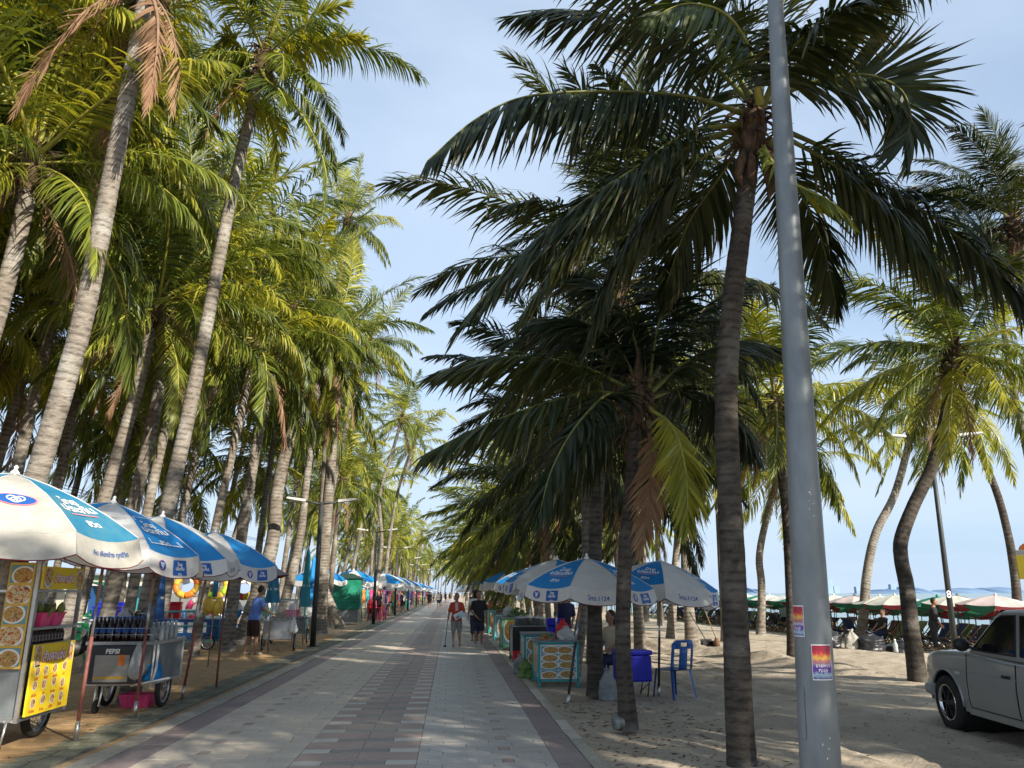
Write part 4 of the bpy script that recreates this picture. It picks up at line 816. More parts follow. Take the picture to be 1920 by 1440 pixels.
# ------------------------------------------------------------------ striped market umbrellas
def emblem(mb, fn, w, h, mo, mi, mw):                         # oval badge with three linked rings
    n = 28
    mb.add([fn(0, 0)]+[fn(w*1.08*math.cos(2*PI*k/n), h*1.1*math.sin(2*PI*k/n)) for k in range(n)], [(0, 1+k, 1+(k+1) % n) for k in range(n)], mo)
    f2 = lambda x, y: fn(x, y, .0015); mb.add([f2(0, 0)]+[f2(w*math.cos(2*PI*k/n), h*math.sin(2*PI*k/n)) for k in range(n)], [(0, 1+k, 1+(k+1) % n) for k in range(n)], mi)
    for cx_, cy_, a in ((-.2*w, .12*h, .5), (.2*w, .12*h, -.5), (0, -.16*h, 0)):
        pts = []
        for r in (.36, .26):
            for k in range(16):
                q = 2*PI*k/16; x = r*w*.78*math.cos(q); y = r*h*1.5*math.sin(q); pts.append(fn(cx_+x*math.cos(a)-y*math.sin(a), cy_+x*math.sin(a)+y*math.cos(a), .003))
        mb.add(pts, [(k, (k+1) % 16, 16+(k+1) % 16, 16+k) for k in range(16)], mw)
def umbrella(label, base, apex, rad, drop=.52, rot=0.0, n=8, vh=.24, group='blue and white umbrellas', blue='blue', white='white_cloth', letters=2, seed=1, pole_m='pole_rust', detail=2, tilt=(0, 0), boxed=False, slogan=None, blue_even=True, flare=.05, tilt_canopy=None, panel_text=True):
    rs = random.Random(seed); base = Vector(base); t = thing('market_umbrella', label, 'umbrella', base, 0, group); ap = Vector(apex)-base; d = ap.normalized()
    if tilt_canopy is not None: d = Vector((tilt_canopy[0], tilt_canopy[1], 1)).normalized()
    q = Vector((0, 0, 1)).rotation_difference(d).to_matrix()
    def rib(k, v):
        a = rot+2*PI*k/n; r = rad*v; return ap+q@Vector((r*math.cos(a), r*math.sin(a), -drop*(.45*v+.55*v*v)))
    def pt(k, u, v, off=0.0):
        p = rib(k, v).lerp(rib(k+1, v), u); sg = 4*u*(1-u)
        nrm_ = q@Vector((math.cos(rot+2*PI*(k+u)/n)*drop/rad, math.sin(rot+2*PI*(k+u)/n)*drop/rad, 1)).normalized()
        return p-Vector((0, 0, 1))*(.05*sg*v*v*rad)+nrm_*off
    fl = [flare+rs.uniform(-.05, .16) for _ in range(n)]; hh = [vh*rs.uniform(.9, 1.1) for _ in range(n)]
    def vpt(k, u, v, off=0.0):
        p = pt(k, u, 1.0); a = rot+2*PI*(k+u)/n; o = q@Vector((math.cos(a), math.sin(a), 0)); rag = (.86+.14*(1-abs(2*u-1)**4)); h = hh[k % n]*rag
        return p+o*(fl[k % n]*v*h*2+off+.012*math.sin(9*u+k)*v)-Vector((0, 0, 1))*h*v*math.cos(min(1, fl[k % n]))
    # pole
    mb = MB(); L_ = ap.length; f = ap
    mb.tube([(0, 0, 0), f*.08], .024, 8, 1); mb.tube([f*.08, f*.42], .020, 8, 0); mb.tube([f*.42, f*.56], .017, 8, 1); mb.tube([f*.56, f*.68], .021, 8, 2); mb.tube([f*.68, f*.995], .017, 8, 0)
    mb.build('pole', [M[pole_m], M['steel'], M['pole_wood']], t)
    MB().lathe([(.035, -.01), (.04, .012), (.02, .03), (.014, .045), (.022, .06), (.004, .078)], 10, ap, d).build('finial', M['white'], t)
    for k in range(n):
        isb = (k % 2 == 0) == blue_even
        mb = MB(); mb.grid(lambda u, v: pt(k, u, max(v, .012)), 6 if detail > 1 else 3, 8 if detail > 1 else 4)
        if detail > 1: mb.tube([rib(k, v)+d*.003 for v in (.02, .25, .5, .75, 1)], .006, 5, 1)
        pan = mb.build('canopy_panel', [M[blue if isb else white], M['white_cloth']], t)
        mb = MB(); mb.grid(lambda u, v: vpt(k, u, v), 8 if detail > 1 else 4, 3 if detail > 1 else 1)
        if detail > 1: mb.tube([vpt(k, u/8, 1.0) for u in range(9)], .005, 4, 1)
        val = mb.build('valance', [M[white], M['maroon']], t)
        if detail > 1:
            MB().tube([rib(k, v)-d*.018 for v in (.05, .3, .6, .98)], .006, 5).build('rib', M['steel'], t)
            MB().tube([ap-d*(drop*.95), rib(k, .55)-d*.02], .005, 5).build('strut', M['steel'], t)
        if letters:
            w1 = 2*math.sin(PI/n)*rad; sl = math.hypot(rad, drop)
            def P0(vc): return lambda x, y, o=0.0: pt(k, .5+x/(w1*vc), vc-y/sl, .007+o)
            def V0(uc): return lambda x, y, o=0.0: vpt(k, uc+x/w1, .5-y/hh[k % n], .008+o)
            if isb:
              if panel_text:
                mb = MB(); mb.text(T_LOGO, .30*rad*.86, P0(.60), 0, .025, wmax=w1*.6*.72); mb.text(T_LIFE, .075*rad, P0(.83), 0, .02)
                if boxed:
                    fn = P0(.65); X, Y_ = w1*.65*.36, sl*.235
                    for (a, b, c, e) in ((-X, -Y_, X, -Y_+.012), (-X, Y_-.012, X, Y_), (-X, -Y_, -X+.012, Y_), (X-.012, -Y_, X, Y_)): mb.add([fn(a, b), fn(c, b), fn(c, e), fn(a, e)], [(0, 1, 2, 3)], 0)
                else:
                    fn = P0(.745); mb.add([fn(-.2*w1, -.006), fn(.2*w1, -.006), fn(.2*w1, .006), fn(-.2*w1, .006)], [(0, 1, 2, 3)], 1)
                mb.build('lettering', [M['print_white'], M['print_pink']], pan)
              if True:
                mb = MB(); fn = V0(.34)
                if slogan and k in slogan: mb.text(T_SLOGAN, .065, V0(.5), 0, .01, wmax=w1*.8)
                else:
                    emblem(mb, V0(.26), .055, .05, 2, 0, 1); mb.build('badge', [M['print_blue'], M['print_white'], M['print_pink']], val); mb = MB(); f2 = V0(.6); X, Y_ = .10, hh[k % n]*.36
                    mb.add([f2(-X, -Y_), f2(X, -Y_), f2(X, Y_), f2(-X, Y_)], [(0, 1, 2, 3)], 0); f3 = lambda x, y: f2(x, y+.02, .002); mb.text(T_LOGO, .085, f3, 1, .02); mb.text(T_LIFE, .025, lambda x, y: f2(x, y-.062, .002), 1)
                mb.build('lettering', [M['print_blue'], M['print_white'], M['print_pink']], val)
            else:
                mb = MB(); emblem(mb, P0(.63), .17*w1, .10*w1, 2, 0, 1); 
                if letters > 1: mb.build('badge', [M['print_blue'], M['print_white'], M['print_pink']], pan)
                if not slogan: mb = MB(); mb.text(T_TEL, .07, V0(.5), 0, .012, wmax=w1*.7); mb.build('lettering', [M['print_blue']], val)
    return t
D = R
umbrella('faded blue and white umbrella nearest the left edge, a round badge on its white panel', (-4.15, 7.5, 0), (-4.09, 7.5, 2.58), 1.18, .47, D(11), vh=.22, letters=2, seed=1, blue='blue_faded', white='white_dirty', blue_even=False, slogan=(7,), tilt_canopy=(.10, -.02))
umbrella('striped umbrella second from the left edge, its lettering in a white frame', (-3.9, 9.1, 0), (-3.84, 9.1, 2.49), 1.06, .44, D(3), letters=1, seed=2, vh=.2, boxed=True, blue_even=False, tilt_canopy=(.14, 0))
umbrella('striped umbrella third from the left edge, over the drinks cart', (-3.88, 10.62, 0), (-3.84, 10.65, 2.48), 1.06, .44, D(-18), letters=1, seed=3, vh=.2, panel_text=False, blue_even=False, tilt_canopy=(.10, -.05))
umbrella('striped umbrella fourth from the left edge, on the leaning rusty pole', (-3.88, 12.36, 0), (-3.65, 12.4, 2.41), 1.02, .42, D(-50), letters=1, seed=4, vh=.2, panel_text=False, blue_even=True, tilt_canopy=(.08, -.04))
gu = thing('parasol', 'grey parasol with a dark red lining at the end of the umbrella row', 'umbrella', (-3.84, 13.94, 0))
MB().tube([(0, 0, 0), (0, 0, 1.2), (.1, 0, 2.2)], .018, 8).build('pole', M['pole_rust'], gu)
mb = MB()
for k in range(4):
    a0, a1 = PI/4+k*PI/2+.5, PI/4+(k+1)*PI/2+.5
    for m_, o in ((0, 0), (1, -.012)):
        mb.grid(lambda u, v: Vector((.1+(1.05*math.cos(a0)*(1-u)+1.05*math.cos(a1)*u)*max(v, .01), (1.05*math.sin(a0)*(1-u)+1.05*math.sin(a1)*u)*max(v, .01), 2.22-.42*v**1.3-.05*math.sin(PI*u)*v+o)), 4, 4, m_)
mb.build('canopy', [M['grey_cloth'], M['maroon']], gu)
def closed_umbrella(label, x, y, z0, z1, r, m, seed=0):
    t = thing('closed_umbrella', label, 'umbrella', (x, y, 0)); MB().tube([(0, 0, 0), (0, 0, z1+.05)], .018, 8).build('pole', M['steel'], t); rs = random.Random(seed)
    mb = MB(); n = 22; ph = [rs.uniform(.72, 1.15) for _ in range(n)]
    def f(u, v):
        k = round(u*n) % n; rr = (r*(.25+.75*(1-v)**.7) if v < .93 else r*.1)*ph[k]*(1+.14*(k % 2)); return Vector((rr*math.cos(2*PI*u), rr*math.sin(2*PI*u), z0+(z1-z0)*v))
    mb.grid(f, n, 12); mb.build('folded_canopy', m, t); MB().lathe([(r*.8, -.03), (r*.83, 0), (r*.8, .03)], 12, (0, 0, z0+(z1-z0)*.35)).build('tie_strap', M['white_cloth'], t); return t
closed_umbrella('closed pale blue umbrella standing over the vendor in the blue shirt', -4.72, 21.6, 1.25, 2.25, .17, M['blue_faded'], 1)
closed_umbrella('closed bright blue umbrella beside the green wrapped stall', -4.75, 27.8, 1.25, 2.75, .16, M['blue'], 2)
closed_umbrella('closed teal umbrella tied beside the lamp post', -4.35, 24.4, 1.1, 2.85, .14, mat('teal_cloth', (.04, .3, .36), .6, .1, 4, trans=.2), 3)
closed_umbrella('closed dark blue umbrella in the seating area behind the carts', -7.05, 20.0, .9, 2.3, .16, M['blue_tarp'], 4)
# right of the promenade
RU = 'blue and white umbrellas on the right'
umbrella('striped umbrella over the stall with the food pictures, right of the promenade', (1.66, 11.5, -.04), (2.02, 11.7, 2.0), 1.0, .40, D(-112), letters=1, seed=21, blue_even=False, group=RU, pole_m='lamp_paint', tilt_canopy=(.03, -.02), vh=.2)
umbrella('striped umbrella beside the blue plastic chair, right of the promenade', (3.21, 12.42, -.04), (3.36, 12.5, 2.0), .92, .38, D(-100), letters=1, seed=22, blue_even=False, group=RU, pole_m='lamp_paint', tilt_canopy=(.10, 0), vh=.24)
umbrella('striped umbrella behind the nearest one on the right kerb', (1.95, 14.9, -.04), (2.02, 15, 2.12), .98, .42, D(-100), letters=1, seed=23, blue_even=True, group=RU, pole_m='lamp_paint', vh=.22)
umbrella('low striped umbrella further along the right kerb, over the green fronted stall', (2.0, 20, -.04), (2.0, 20, 2.12), .88, .36, D(-80), letters=1, seed=24, group=RU, pole_m='lamp_paint', vh=.2)
far_u = umbrella('striped umbrella of the far row along the left kerb, over the clothes stall', (-4.3, 52, 0), (-4.3, 52, 2.75), 1.45, .62, D(10), letters=0, seed=31, detail=1, group='far umbrellas on the left')
for i, (x, y, r_) in enumerate(((-5.4, 44.5, 20), (-6.6, 40, 33), (-9.4, 33, 5), (-5.9, 50, 12), (-4.35, 57.5, 41), (-4.2, 62, 3), (-4.5, 67, 30), (-4.1, 72, 14), (-4.3, 77, 22), (-4.4, 83, 9), (-4.2, 89, 35), (-4.4, 96, 2), (-4.2, 104, 18), (-4.3, 112, 27), (-4.4, 121, 8), (-4.2, 131, 30), (-4.3, 142, 12), (-4.3, 155, 21))):
    dup(far_u, (x, y, 0), D(r_), ('striped umbrella just behind the green wrapped stall', 'striped umbrella far behind the green and blue wrapped stalls', 'striped umbrella among the trunks behind the blue vendor')[i] if i < 3 else 'striped umbrella of the far row along the left kerb')
far_r = umbrella('striped umbrella of the far row along the right kerb', (2.1, 27, -.04), (2.1, 27, 2.3), 1.0, .42, D(10), letters=0, seed=32, detail=1, group='far umbrellas on the right')
for i, (x, y) in enumerate(((2.2, 33), (1.8, 38), (2.2, 43), (1.8, 49), (2.0, 55), (1.8, 61), (2.1, 68), (1.9, 76), (2.0, 85), (1.8, 95), (2.0, 107), (1.9, 120), (2.0, 136))): dup(far_r, (x, y, -.04), D(i*17), 'striped umbrella of the far row along the right kerb')

# ------------------------------------------------------------------ small builders for goods
def wheel(mb_parent, c, r, w, ax, spokes=10, tyre='rubber', rimm='steel', name='wheel'):
    wb = MB(); wb.lathe([(r*.80, -w/2), (r*.97, -w*.42), (r, 0), (r*.97, w*.42), (r*.80, w/2), (r*.76, 0), (r*.80, -w/2)], 26, c, ax); o = wb.build(name, M[tyre], mb_parent)
    mb = MB(); mb.lathe([(r*.78, -w*.3), (r*.80, 0), (r*.78, w*.3), (r*.72, w*.3), (r*.72, -w*.3), (r*.78, -w*.3)], 24, c, ax); mb.lathe([(.0, -w*.5), (r*.1, -w*.5), (r*.1, w*.5), (0, w*.5)], 10, c, ax); mb.build('rim', M[rimm], o)
    u, v = perp(Vector(ax).normalized())
    for k in range(spokes):
        a = 2*PI*k/spokes; b = a+.35*(1 if k % 2 else -1); MB().tube([Vector(c)+(u*math.cos(b)+v*math.sin(b))*r*.1+Vector(ax)*w*.3*(1 if k % 2 else -1), Vector(c)+(u*math.cos(a)+v*math.sin(a))*r*.74], .004 if spokes > 8 else .008, 4).build('spoke', M[rimm], o)
    return o
def caster(parent, p, r, m='white', h=.2):
    x, y = p; mb = MB(); mb.tube([(x-.035, y, h), (x-.04, y-.02, h*.7), (x-.03, y-.05, r)], .012, 6); mb.tube([(x+.035, y, h), (x+.04, y-.02, h*.7), (x+.03, y-.05, r)], .012, 6); f = mb.build('caster_fork', M[m], parent)
    MB().lathe([(r*.3, -.018), (r, -.015), (r, .015), (r*.3, .018)], 16, (x, y-.05, r), (1, 0, 0)).build('wheel', M['rubber'], f)
def bottle(label, p, h, r, body='cola', cap='print_white', lab=None, group=None, cat='bottle', name='bottle'):
    t = thing(name, label, cat, p, 0, group)
    MB().lathe([(.001, 0), (r, .004), (r, h*.2), (r*.93, h*.3), (r, h*.42), (r, h*.6), (r*.45, h*.85), (r*.4, h*.93)], 12).build('body', M[body], t)
    MB().lathe([(r*.45, h*.93), (r*.45, h), (0, h)], 10, sm=False).build('cap', M[cap], t)
    if lab: MB().lathe([(r*1.02, h*.36), (r*1.02, h*.58)], 12).build('label_band', M[lab], t)
    return t
def bag(label, p, sx, sy, sz, m, name='plastic_bag', cat='bag', hang=0, seed=0):
    rs = random.Random(seed); mb = MB(); o = Vector((rs.uniform(0, 50), rs.uniform(0, 50), 0))
    def f(u, v):
        u = u % 1.0; a = 2*PI*u; prof = math.sin(PI*min(1, .10+v*.80))**.55 if not hang else (math.sin(PI*(1-v)**.8*.5+.0)**1.1*.95+.04 if v > .25 else math.sqrt(max(0, 1-((.25-v)/.25)**2))*.93+.02)
        if not hang: prof = (1-.10*v) if v < .62 else (.938-(v-.62)*2.6 if v < .9 else .21+(v-.9)*1.6); prof *= 1 if v > .04 else .82
        q = 1+.24*noise.noise(Vector((math.cos(a)*1.2, math.sin(a)*1.2, v*2.4))+o)+.17*abs(noise.noise(Vector((math.cos(a)*3.1, math.sin(a)*3.1, v*6))+o*2))-.10*abs(noise.noise(Vector((math.cos(a)*6, math.sin(a)*6, v*9))+o*3))+.10*math.sin(a*8+v*3)*max(0, v-.45)
        return Vector((sx*prof*q*math.cos(a), sy*prof*q*math.sin(a), sz*v*(1+.12*noise.noise(Vector((math.cos(a), math.sin(a), 3))+o))))
    mb.grid(f, 40, 26); mb.add([f(k/40, 0) for k in range(40)], [tuple(reversed(range(40)))]); mb.add([f(k/40, 1) for k in range(40)], [tuple(range(40))])
    return tag(mb.build(name, m, loc=p), label, cat)
def tub(label, p, w, d, h, m, name='tub', cat='tub', ribs=0, group=None, taper=.82):
    t = thing(name, label, cat, p, 0, group); mb = MB(); a = taper
    o0 = [(-w/2*a, -d/2*a), (w/2*a, -d/2*a), (w/2*a, d/2*a), (-w/2*a, d/2*a)]; o1 = [(x/a, y/a) for x, y in o0]; i0 = [(x*.93, y*.93) for x, y in o0]; i1 = [(x*.93, y*.93) for x, y in o1]
    vs = [(*q, 0) for q in o0]+[(*q, h) for q in o1]+[(*q, h) for q in i1]+[(*q, .015) for q in i0]
    fs = [(3, 2, 1, 0), (12, 13, 14, 15)]
    for s0, s1 in ((0, 4), (4, 8), (8, 12)):
        for i in range(4): fs.append((s0+i, s0+(i+1) % 4, s1+(i+1) % 4, s1+i))
    mb.add(vs, fs); mb.build('shell', M[m], t); mb = MB()
    for (x0, y0), (x1, y1) in zip(o1, o1[1:]+o1[:1]): mb.bar((x0*1.02, y0*1.02, h), (x1*1.02, y1*1.02, h), .012, .015)
    mb.build('lip', M[m], t)
    for k in range(ribs):
        f = -.5+(k+.5)/ribs; MB().bar((w*a*f, -d/2*a-.004, .01), (w*f, -d/2-.004, h-.01), .006, .004).build('rib', M[m], t)
    return t
def heap(label, p, rx, ry, h, m, name='food_heap', cat='food', n=26, seed=0, size=.05):
    rs = random.Random(seed); t = thing(name, label, cat, p); mb = MB()
    for i in range(n):
        a, r = rs.uniform(0, 2*PI), math.sqrt(rs.random()); x, y = rx*r*math.cos(a), ry*r*math.sin(a); z = h*(1-r*r)*rs.random(); s_ = size*rs.uniform(.6, 1.3)
        mb.ell((x, y, z+s_*.3), (s_, s_*rs.uniform(.4, .9), s_*.5), 7, 5, 0, Matrix.Rotation(rs.uniform(0, PI), 3, 'Z'))
    tag(mb.build('pieces', m, t), kind='stuff'); MB().lathe([(0, 0), (max(rx, ry)*.8, 0), (max(rx, ry)*1.15, .03), (max(rx, ry)*1.1, .03), (max(rx, ry)*.75, .008), (0, .008)], 18).build('tray', M['steel'], t); return t
def chair(label, p, rz, m, group=None, stack=1):
    t = thing('plastic_chair', label, 'chair', p, rz, group); mb = MB()
    mb.grid(lambda u, v: Vector((-.20+.40*u, -.21+.42*v, .43-.018*math.sin(PI*u)*math.sin(PI*v))), 6, 6); mb.grid(lambda u, v: Vector((.20-.40*u, -.21+.42*v, .415)), 2, 2); mb.build('seat', M[m], t, bevel=.006)
    for sx in (-1, 1):
        for sy in (-1, 1):
            q0 = Vector((sx*.185, sy*.19, .43)); q1 = Vector((sx*.225, sy*.235 if sy < 0 else sy*.26, 0)); mb = MB()
            w = .038; mb.add([q0+Vector((-w*sx, 0, 0)), q0, q0+Vector((0, -w*sy, 0)), q1+Vector((-w*.8*sx, 0, 0)), q1, q1+Vector((0, -w*.8*sy, 0))], [(0, 1, 4, 3), (1, 2, 5, 4), (3, 4, 1, 0), (4, 5, 2, 1)]); o = mb.build('leg', M[m], t); s_ = o.modifiers.new('s', 'SOLIDIFY'); s_.thickness = .006
    # back: two broad slats, a centre splat with open sides, a top rail with a hand hole
    def bk(x, z): return Vector((x, .20+(z-.43)*.16-.05*(x/.2)**2*.6+.02, z))
    mb = MB(); out = []
    def strip(x0, x1, z0, z1, n=4): mb.grid(lambda u, v: bk(x0+(x1-x0)*u, z0+(z1-z0)*v), n, 4)
    strip(-.21, -.165, .43, .80, 2); strip(.165, .21, .43, .80, 2); strip(-.075, .075, .43, .74, 3); strip(-.165, .165, .73, .765, 5); strip(-.165, -.06, .765, .83, 3); strip(.06, .165, .765, .83, 3); strip(-.155, .155, .82, .86, 5)
    for s in (-1, 1): mb.grid(lambda u, v: bk(s*(.165+.045*u*(1-v*.9)), .80+.055*v), 2, 3)
    o = mb.build('backrest', M[m], t); s_ = o.modifiers.new('s', 'SOLIDIFY'); s_.thickness = .012; return t
def cooler(label, p, rz, w, d, h, m, legs=.0, name='ice_chest'):
    t = thing(name, label, 'ice chest', p, rz); MB().box(-w/2, w/2, -d/2, d/2, legs, legs+h*.84).build('body', M[m], t, bevel=.03); MB().box(-w/2-.015, w/2+.015, -d/2-.015, d/2+.015, legs+h*.845, legs+h).build('lid', M[m], t, bevel=.02)
    if legs:
        mb = MB()
        for s in (-1, 1):
            mb.tube([(s*w*.42, -d*.4, legs), (s*w*.34, -d*.45, 0)], .009, 6); mb.tube([(s*w*.42, d*.4, legs), (s*w*.34, d*.45, 0)], .009, 6); mb.tube([(s*w*.42, -d*.4, legs*.9), (s*w*.1, -d*.42, legs*.35)], .007, 6)
        mb.build('stand', M['black'], t)
    return t
# ------------------------------------------------------------------ food cart at the left edge
fc = thing('food_cart', 'steel food cart with a yellow menu board and glass case, at the left edge', 'food cart', (-4.16, 8.4, 0))
X1, X0, YA, YB = 0.0, -1.05, 0.0, .95
mb = MB()
for x in (X0, X1-.02):
    for y in (YA, YB): mb.box(x-.018, x+.018, y-.018, y+.018, .28, 1.98)
for z in (.30, .98, 1.15, 1.52, 1.97):
    mb.box(X0, X1-.02, YA-.012, YA+.012, z-.012, z+.012); mb.box(X0, X1-.02, YB-.012, YB+.012, z-.012, z+.012); mb.box(X0-.012, X0+.012, YA, YB, z-.012, z+.012); mb.box(X1-.032, X1-.008, YA, YB, z-.012, z+.012)
mb.build('frame', M['steel'], fc)
MB().box(X0+.02, X1-.04, YA+.02, YB-.02, .31, .335).build('floor_tray', M['steel'], fc); MB().box(X0+.02, X1-.04, YA+.016, YB-.02, .99, 1.0).build('counter', M['steel'], fc); MB().box(X0+.02, X1-.03, YA+.016, YB-.02, 1.155, 1.165).build('shelf', M['steel'], fc)
MB().box(X0-.1, X1+.12, YA-.15, YB+.2, 1.985, 2.02).build('roof', mat('dark_roof_board', (.05, .045, .04), .7, .2, 6), fc)
MB().box(X0, X1-.04, YA+.018, YA+.03, .33, .8).build('steel_panel', M['galv'], fc); MB().box(X0-.01, X0+.005, YA, YB, .33, 1.0).build('back_panel', M['galv'], fc); MB().box(X0+.02, X1-.05, YB-.04, YB-.03, .33, .97).build('end_panel', M['galv'], fc)
wheel(fc, (X1-.30, YB+.02, .27), .27, .085, (1, 0, 0), 18, name='wheel'); wheel(fc, (X0+.15, YB-.1, .27), .27, .085, (1, 0, 0), 18, name='wheel'); caster(fc, (-.12, -.05), .07, 'steel', .3)
def face(x, yc, zc): return lambda a, b, o=0.0: Vector((x+o, yc+a, zc+b))      # a print that looks towards the promenade
bd = MB().box(X1+.02, X1+.04, .03, .88, .33, 1.0).build('menu_board', M['yellow'], fc)
def sign_letters(parent, x, yc, zc, h, w, sh=.18):
    f = face(x, yc, zc); mb = MB()
    mb.text(T_SIGN, h*1.02, lambda a, b: f(a+b*sh, b-.004), 1, .085, wmax=w); mb.text(T_SIGN, h, lambda a, b: f(a+b*sh, b, .0015), 2, .055, wmax=w*.985); mb.text(T_SIGN, h, lambda a, b: f(a+b*sh, b, .003), 0, .018, wmax=w*.965)
    mb.build('lettering', [M['print_white'], M['print_red'], M['print_pink']], parent)
sign_letters(bd, X1+.0415, .455, .885, .15, .50)
for (yc, zc, r1, r2) in ((.115, .885, .065, .10), (.80, .895, .06, .09)):
    f = face(X1+.0415, yc, zc); photo('dish_print', M['food_a'], bd, f(-r1, -r2), f(r1, -r2), f(r1, r2), f(-r1, r2))
for r in range(3):
    for c in range(4):
        yc, zc = .14+c*.19, .745-r*.15; f = face(X1+.0415, yc, zc-.0); photo('dish_print', M['food_c'], bd, f(-.055, -.05), f(.055, -.05), f(.055, .055), f(-.055, .055))
        mb = MB(); mb.text(("ลาบ", "ตำไทย", "ข้าวโพด", "ปูม้า", "เส้นเล็ก", "ทะเล")[(r*4+c*5) % 6], .03, face(X1+.042, yc, zc-.075), 0, .03, wmax=.11); mb.build('lettering', M['print_red'], bd)
ts = MB().box(X1+.005, X1+.02, .02, .93, 1.54, 1.765).build('top_sign', M['yellow'], fc); sign_letters(ts, X1+.0215, .48, 1.66, .12, .44)
for yc in (.13, .83): f = face(X1+.0215, yc, 1.65); photo('dish_print', M['food_a'], ts, f(-.08, -.095), f(.08, -.095), f(.08, .095), f(-.08, .095))
st = MB().box(-.29, -.045, YA-.035, YA-.02, .78, 1.80).build('photo_strip', M['yellow2'], fc)
for i in range(5):
    z = .80+i*.2; photo('dish_print', M['food_a'] if i % 2 else M['food_b'], st, (-.275, YA-.0365, z), (-.06, YA-.0365, z), (-.06, YA-.0365, z+.175), (-.275, YA-.0365, z+.175))
ss = MB().box(X1-.20, X1-.19, .06, .56, 1.42, 1.50).build('small_sign', M['cream'], fc); mb = MB(); mb.text("อาหารเช้า", .045, face(X1-.188, .28, 1.46), 0, .02); mb.build('lettering', M['print_black'], ss)
gm = bpy.data.materials.new('case_glass'); gm.use_nodes = True; q_ = gm.node_tree.nodes['Principled BSDF']; q_.inputs['Roughness'].default_value = .02; q_.inputs['Alpha'].default_value = .12; q_.inputs['Base Color'].default_value = (.8, .85, .85, 1)
O = Vector((-4.16, 8.4, 0))
for i, (y, m_) in enumerate(((.34, 'pink'), (.60, 'pink'))):
    tub('pink ribbed basket of green bananas in the glass case of the left cart' if i == 0 else 'red pink basket beside the ribbed one in the glass case of the left cart', O+Vector((-.13, y, 1.166)), .2, .24, .13, m_, 'basket', 'basket', 7 if i == 0 else 0, taper=.75)
rs = random.Random(3)
for i, y in enumerate((.34, .60)):
    t = thing('banana_bunch', 'bunch of short green bananas heaped in the ribbed pink basket' if i == 0 else 'bunch of green bananas in the plain red pink basket', 'bananas', O+Vector((-.13, y, 1.21)))
    for k in range(15):
        a = rs.uniform(0, 2*PI); r = rs.uniform(.02, .10); d = Vector((math.cos(a)*.5, math.sin(a)*.5, 1)).normalized(); p = Vector((r*math.cos(a), r*math.sin(a)*1.1, .03+rs.uniform(0, .05)))
        MB().tube([p, p+d*.05+Vector((0, 0, .01)), p+d*.10, p+d*.13], [.008, .021, .018, .004], 6).build('banana', M['banana'], t)
jar = thing('jar', 'tall clear jar with a pale lid left of the baskets in the glass case', 'jar', O+Vector((-.1, .10, 1.166))); MB().lathe([(0, 0), (.06, 0), (.062, .2), (.05, .23)], 14).build('body', M['pet'], jar); MB().lathe([(.056, .22), (.058, .26), (0, .262)], 14).build('lid', M['white'], jar)
b0 = bottle('dark red sauce bottle with a white cap, in the rows behind the yellow board', O+Vector((-.05, .07, 1.0)), .145, .028, 'cola', 'print_white', group='sauce bottles behind the yellow board')
for r in range(3):
    for c in range(11):
        if r or c: dup(b0, O+Vector((-.05-r*.07, .07+c*.066, 1.0)))
# awning of the next stall, only its corner shows
aw = thing('awning', 'cream scalloped awning of the stall cut off by the left edge', 'awning', (-4.62, 7.75, 0)); mb = MB()
mb.grid(lambda u, v: Vector((-.9+.95*u, -.5+.75*v*0+.75*v, 2.02-.16*(1-v)*0-.18*u)), 8, 4); mb.build('cloth', M['white_dirty'], aw); mb = MB()
mb.grid(lambda u, v: Vector((.05+.02*v, -.5+.75*u, 1.84-(.13+.09*abs(math.cos(u*PI*2.5)))*v)), 30, 2); mb.grid(lambda u, v: Vector((-.9+.95*u, .25+.02*v, 2.02-.18*u-(.13+.09*abs(math.cos(u*PI*3)))*v)), 30, 2); mb.build('scallops', M['umb_cream'], aw)
mb = MB(); mb.tube([(0, .2, 0), (0, .2, 1.86)], .018, 8); mb.tube([(0, -.45, 0), (0, -.45, 1.86)], .018, 8); mb.build('post', M['steel'], aw)

# ------------------------------------------------------------------ drinks cart
dc = thing('drinks_cart', 'drinks cart with a dark cool box and rows of cola bottles on top', 'drinks cart', (-4.72, 11.0, 0)); W, DP = .86, 1.15
mb = MB(); mb.box(0, W, 0, DP, .34, .37); mb.box(-.02, W+.02, -.02, DP+.02, .845, .885); mb.build('tray', M['steel'], dc)
mb = MB()
for x in (0.01, W-.01):
    for y in (.01, DP-.01): mb.tube([(x, y, .3), (x, y, .9)], .013, 8)
mb.tube([(W, 0, .35), (W+.04, .0, .55), (W+.05, -.02, .75), (W+.03, .02, .84)], .016, 8); mb.tube([(W-.25, -.02, .34), (W+.25, -.06, .44)], .013, 8); mb.build('frame', M['white'], dc)
for (x, y) in ((.18, .1), (.18, DP-.1)): caster(dc, (x, y), .085, 'white', .34)
wheel(dc, (W-.05, .62, .26), .26, .06, (1, 0, 0), 14); wheel(dc, (.02, .75, .26), .26, .06, (1, 0, 0), 14)
MB().box(.02, W-.02, .04, DP-.02, .372, .845).build('body_panel', M['galv'], dc)
rods = MB(); 
for z in (.97, 1.05): rods.tube([(-.02, -.02, z), (W+.02, -.02, z)], .005, 6); rods.tube([(W+.02, -.02, z), (W+.02, DP, z)], .005, 6)
for x in (0, .3, .6, W): rods.tube([(x, -.02, .88), (x, -.02, 1.06)], .005, 6)
rods.build('guard_rail', M['steel'], dc)
cb = thing('cool_box', 'dark grey cool box with white lettering on the front of the drinks cart', 'cool box', (-4.62, 10.93, .373)); MB().box(0, .60, -.06, .1, 0, .46).build('body', mat('charcoal_box', (.05, .05, .055), .5, .1, 6), cb, bevel=.02)
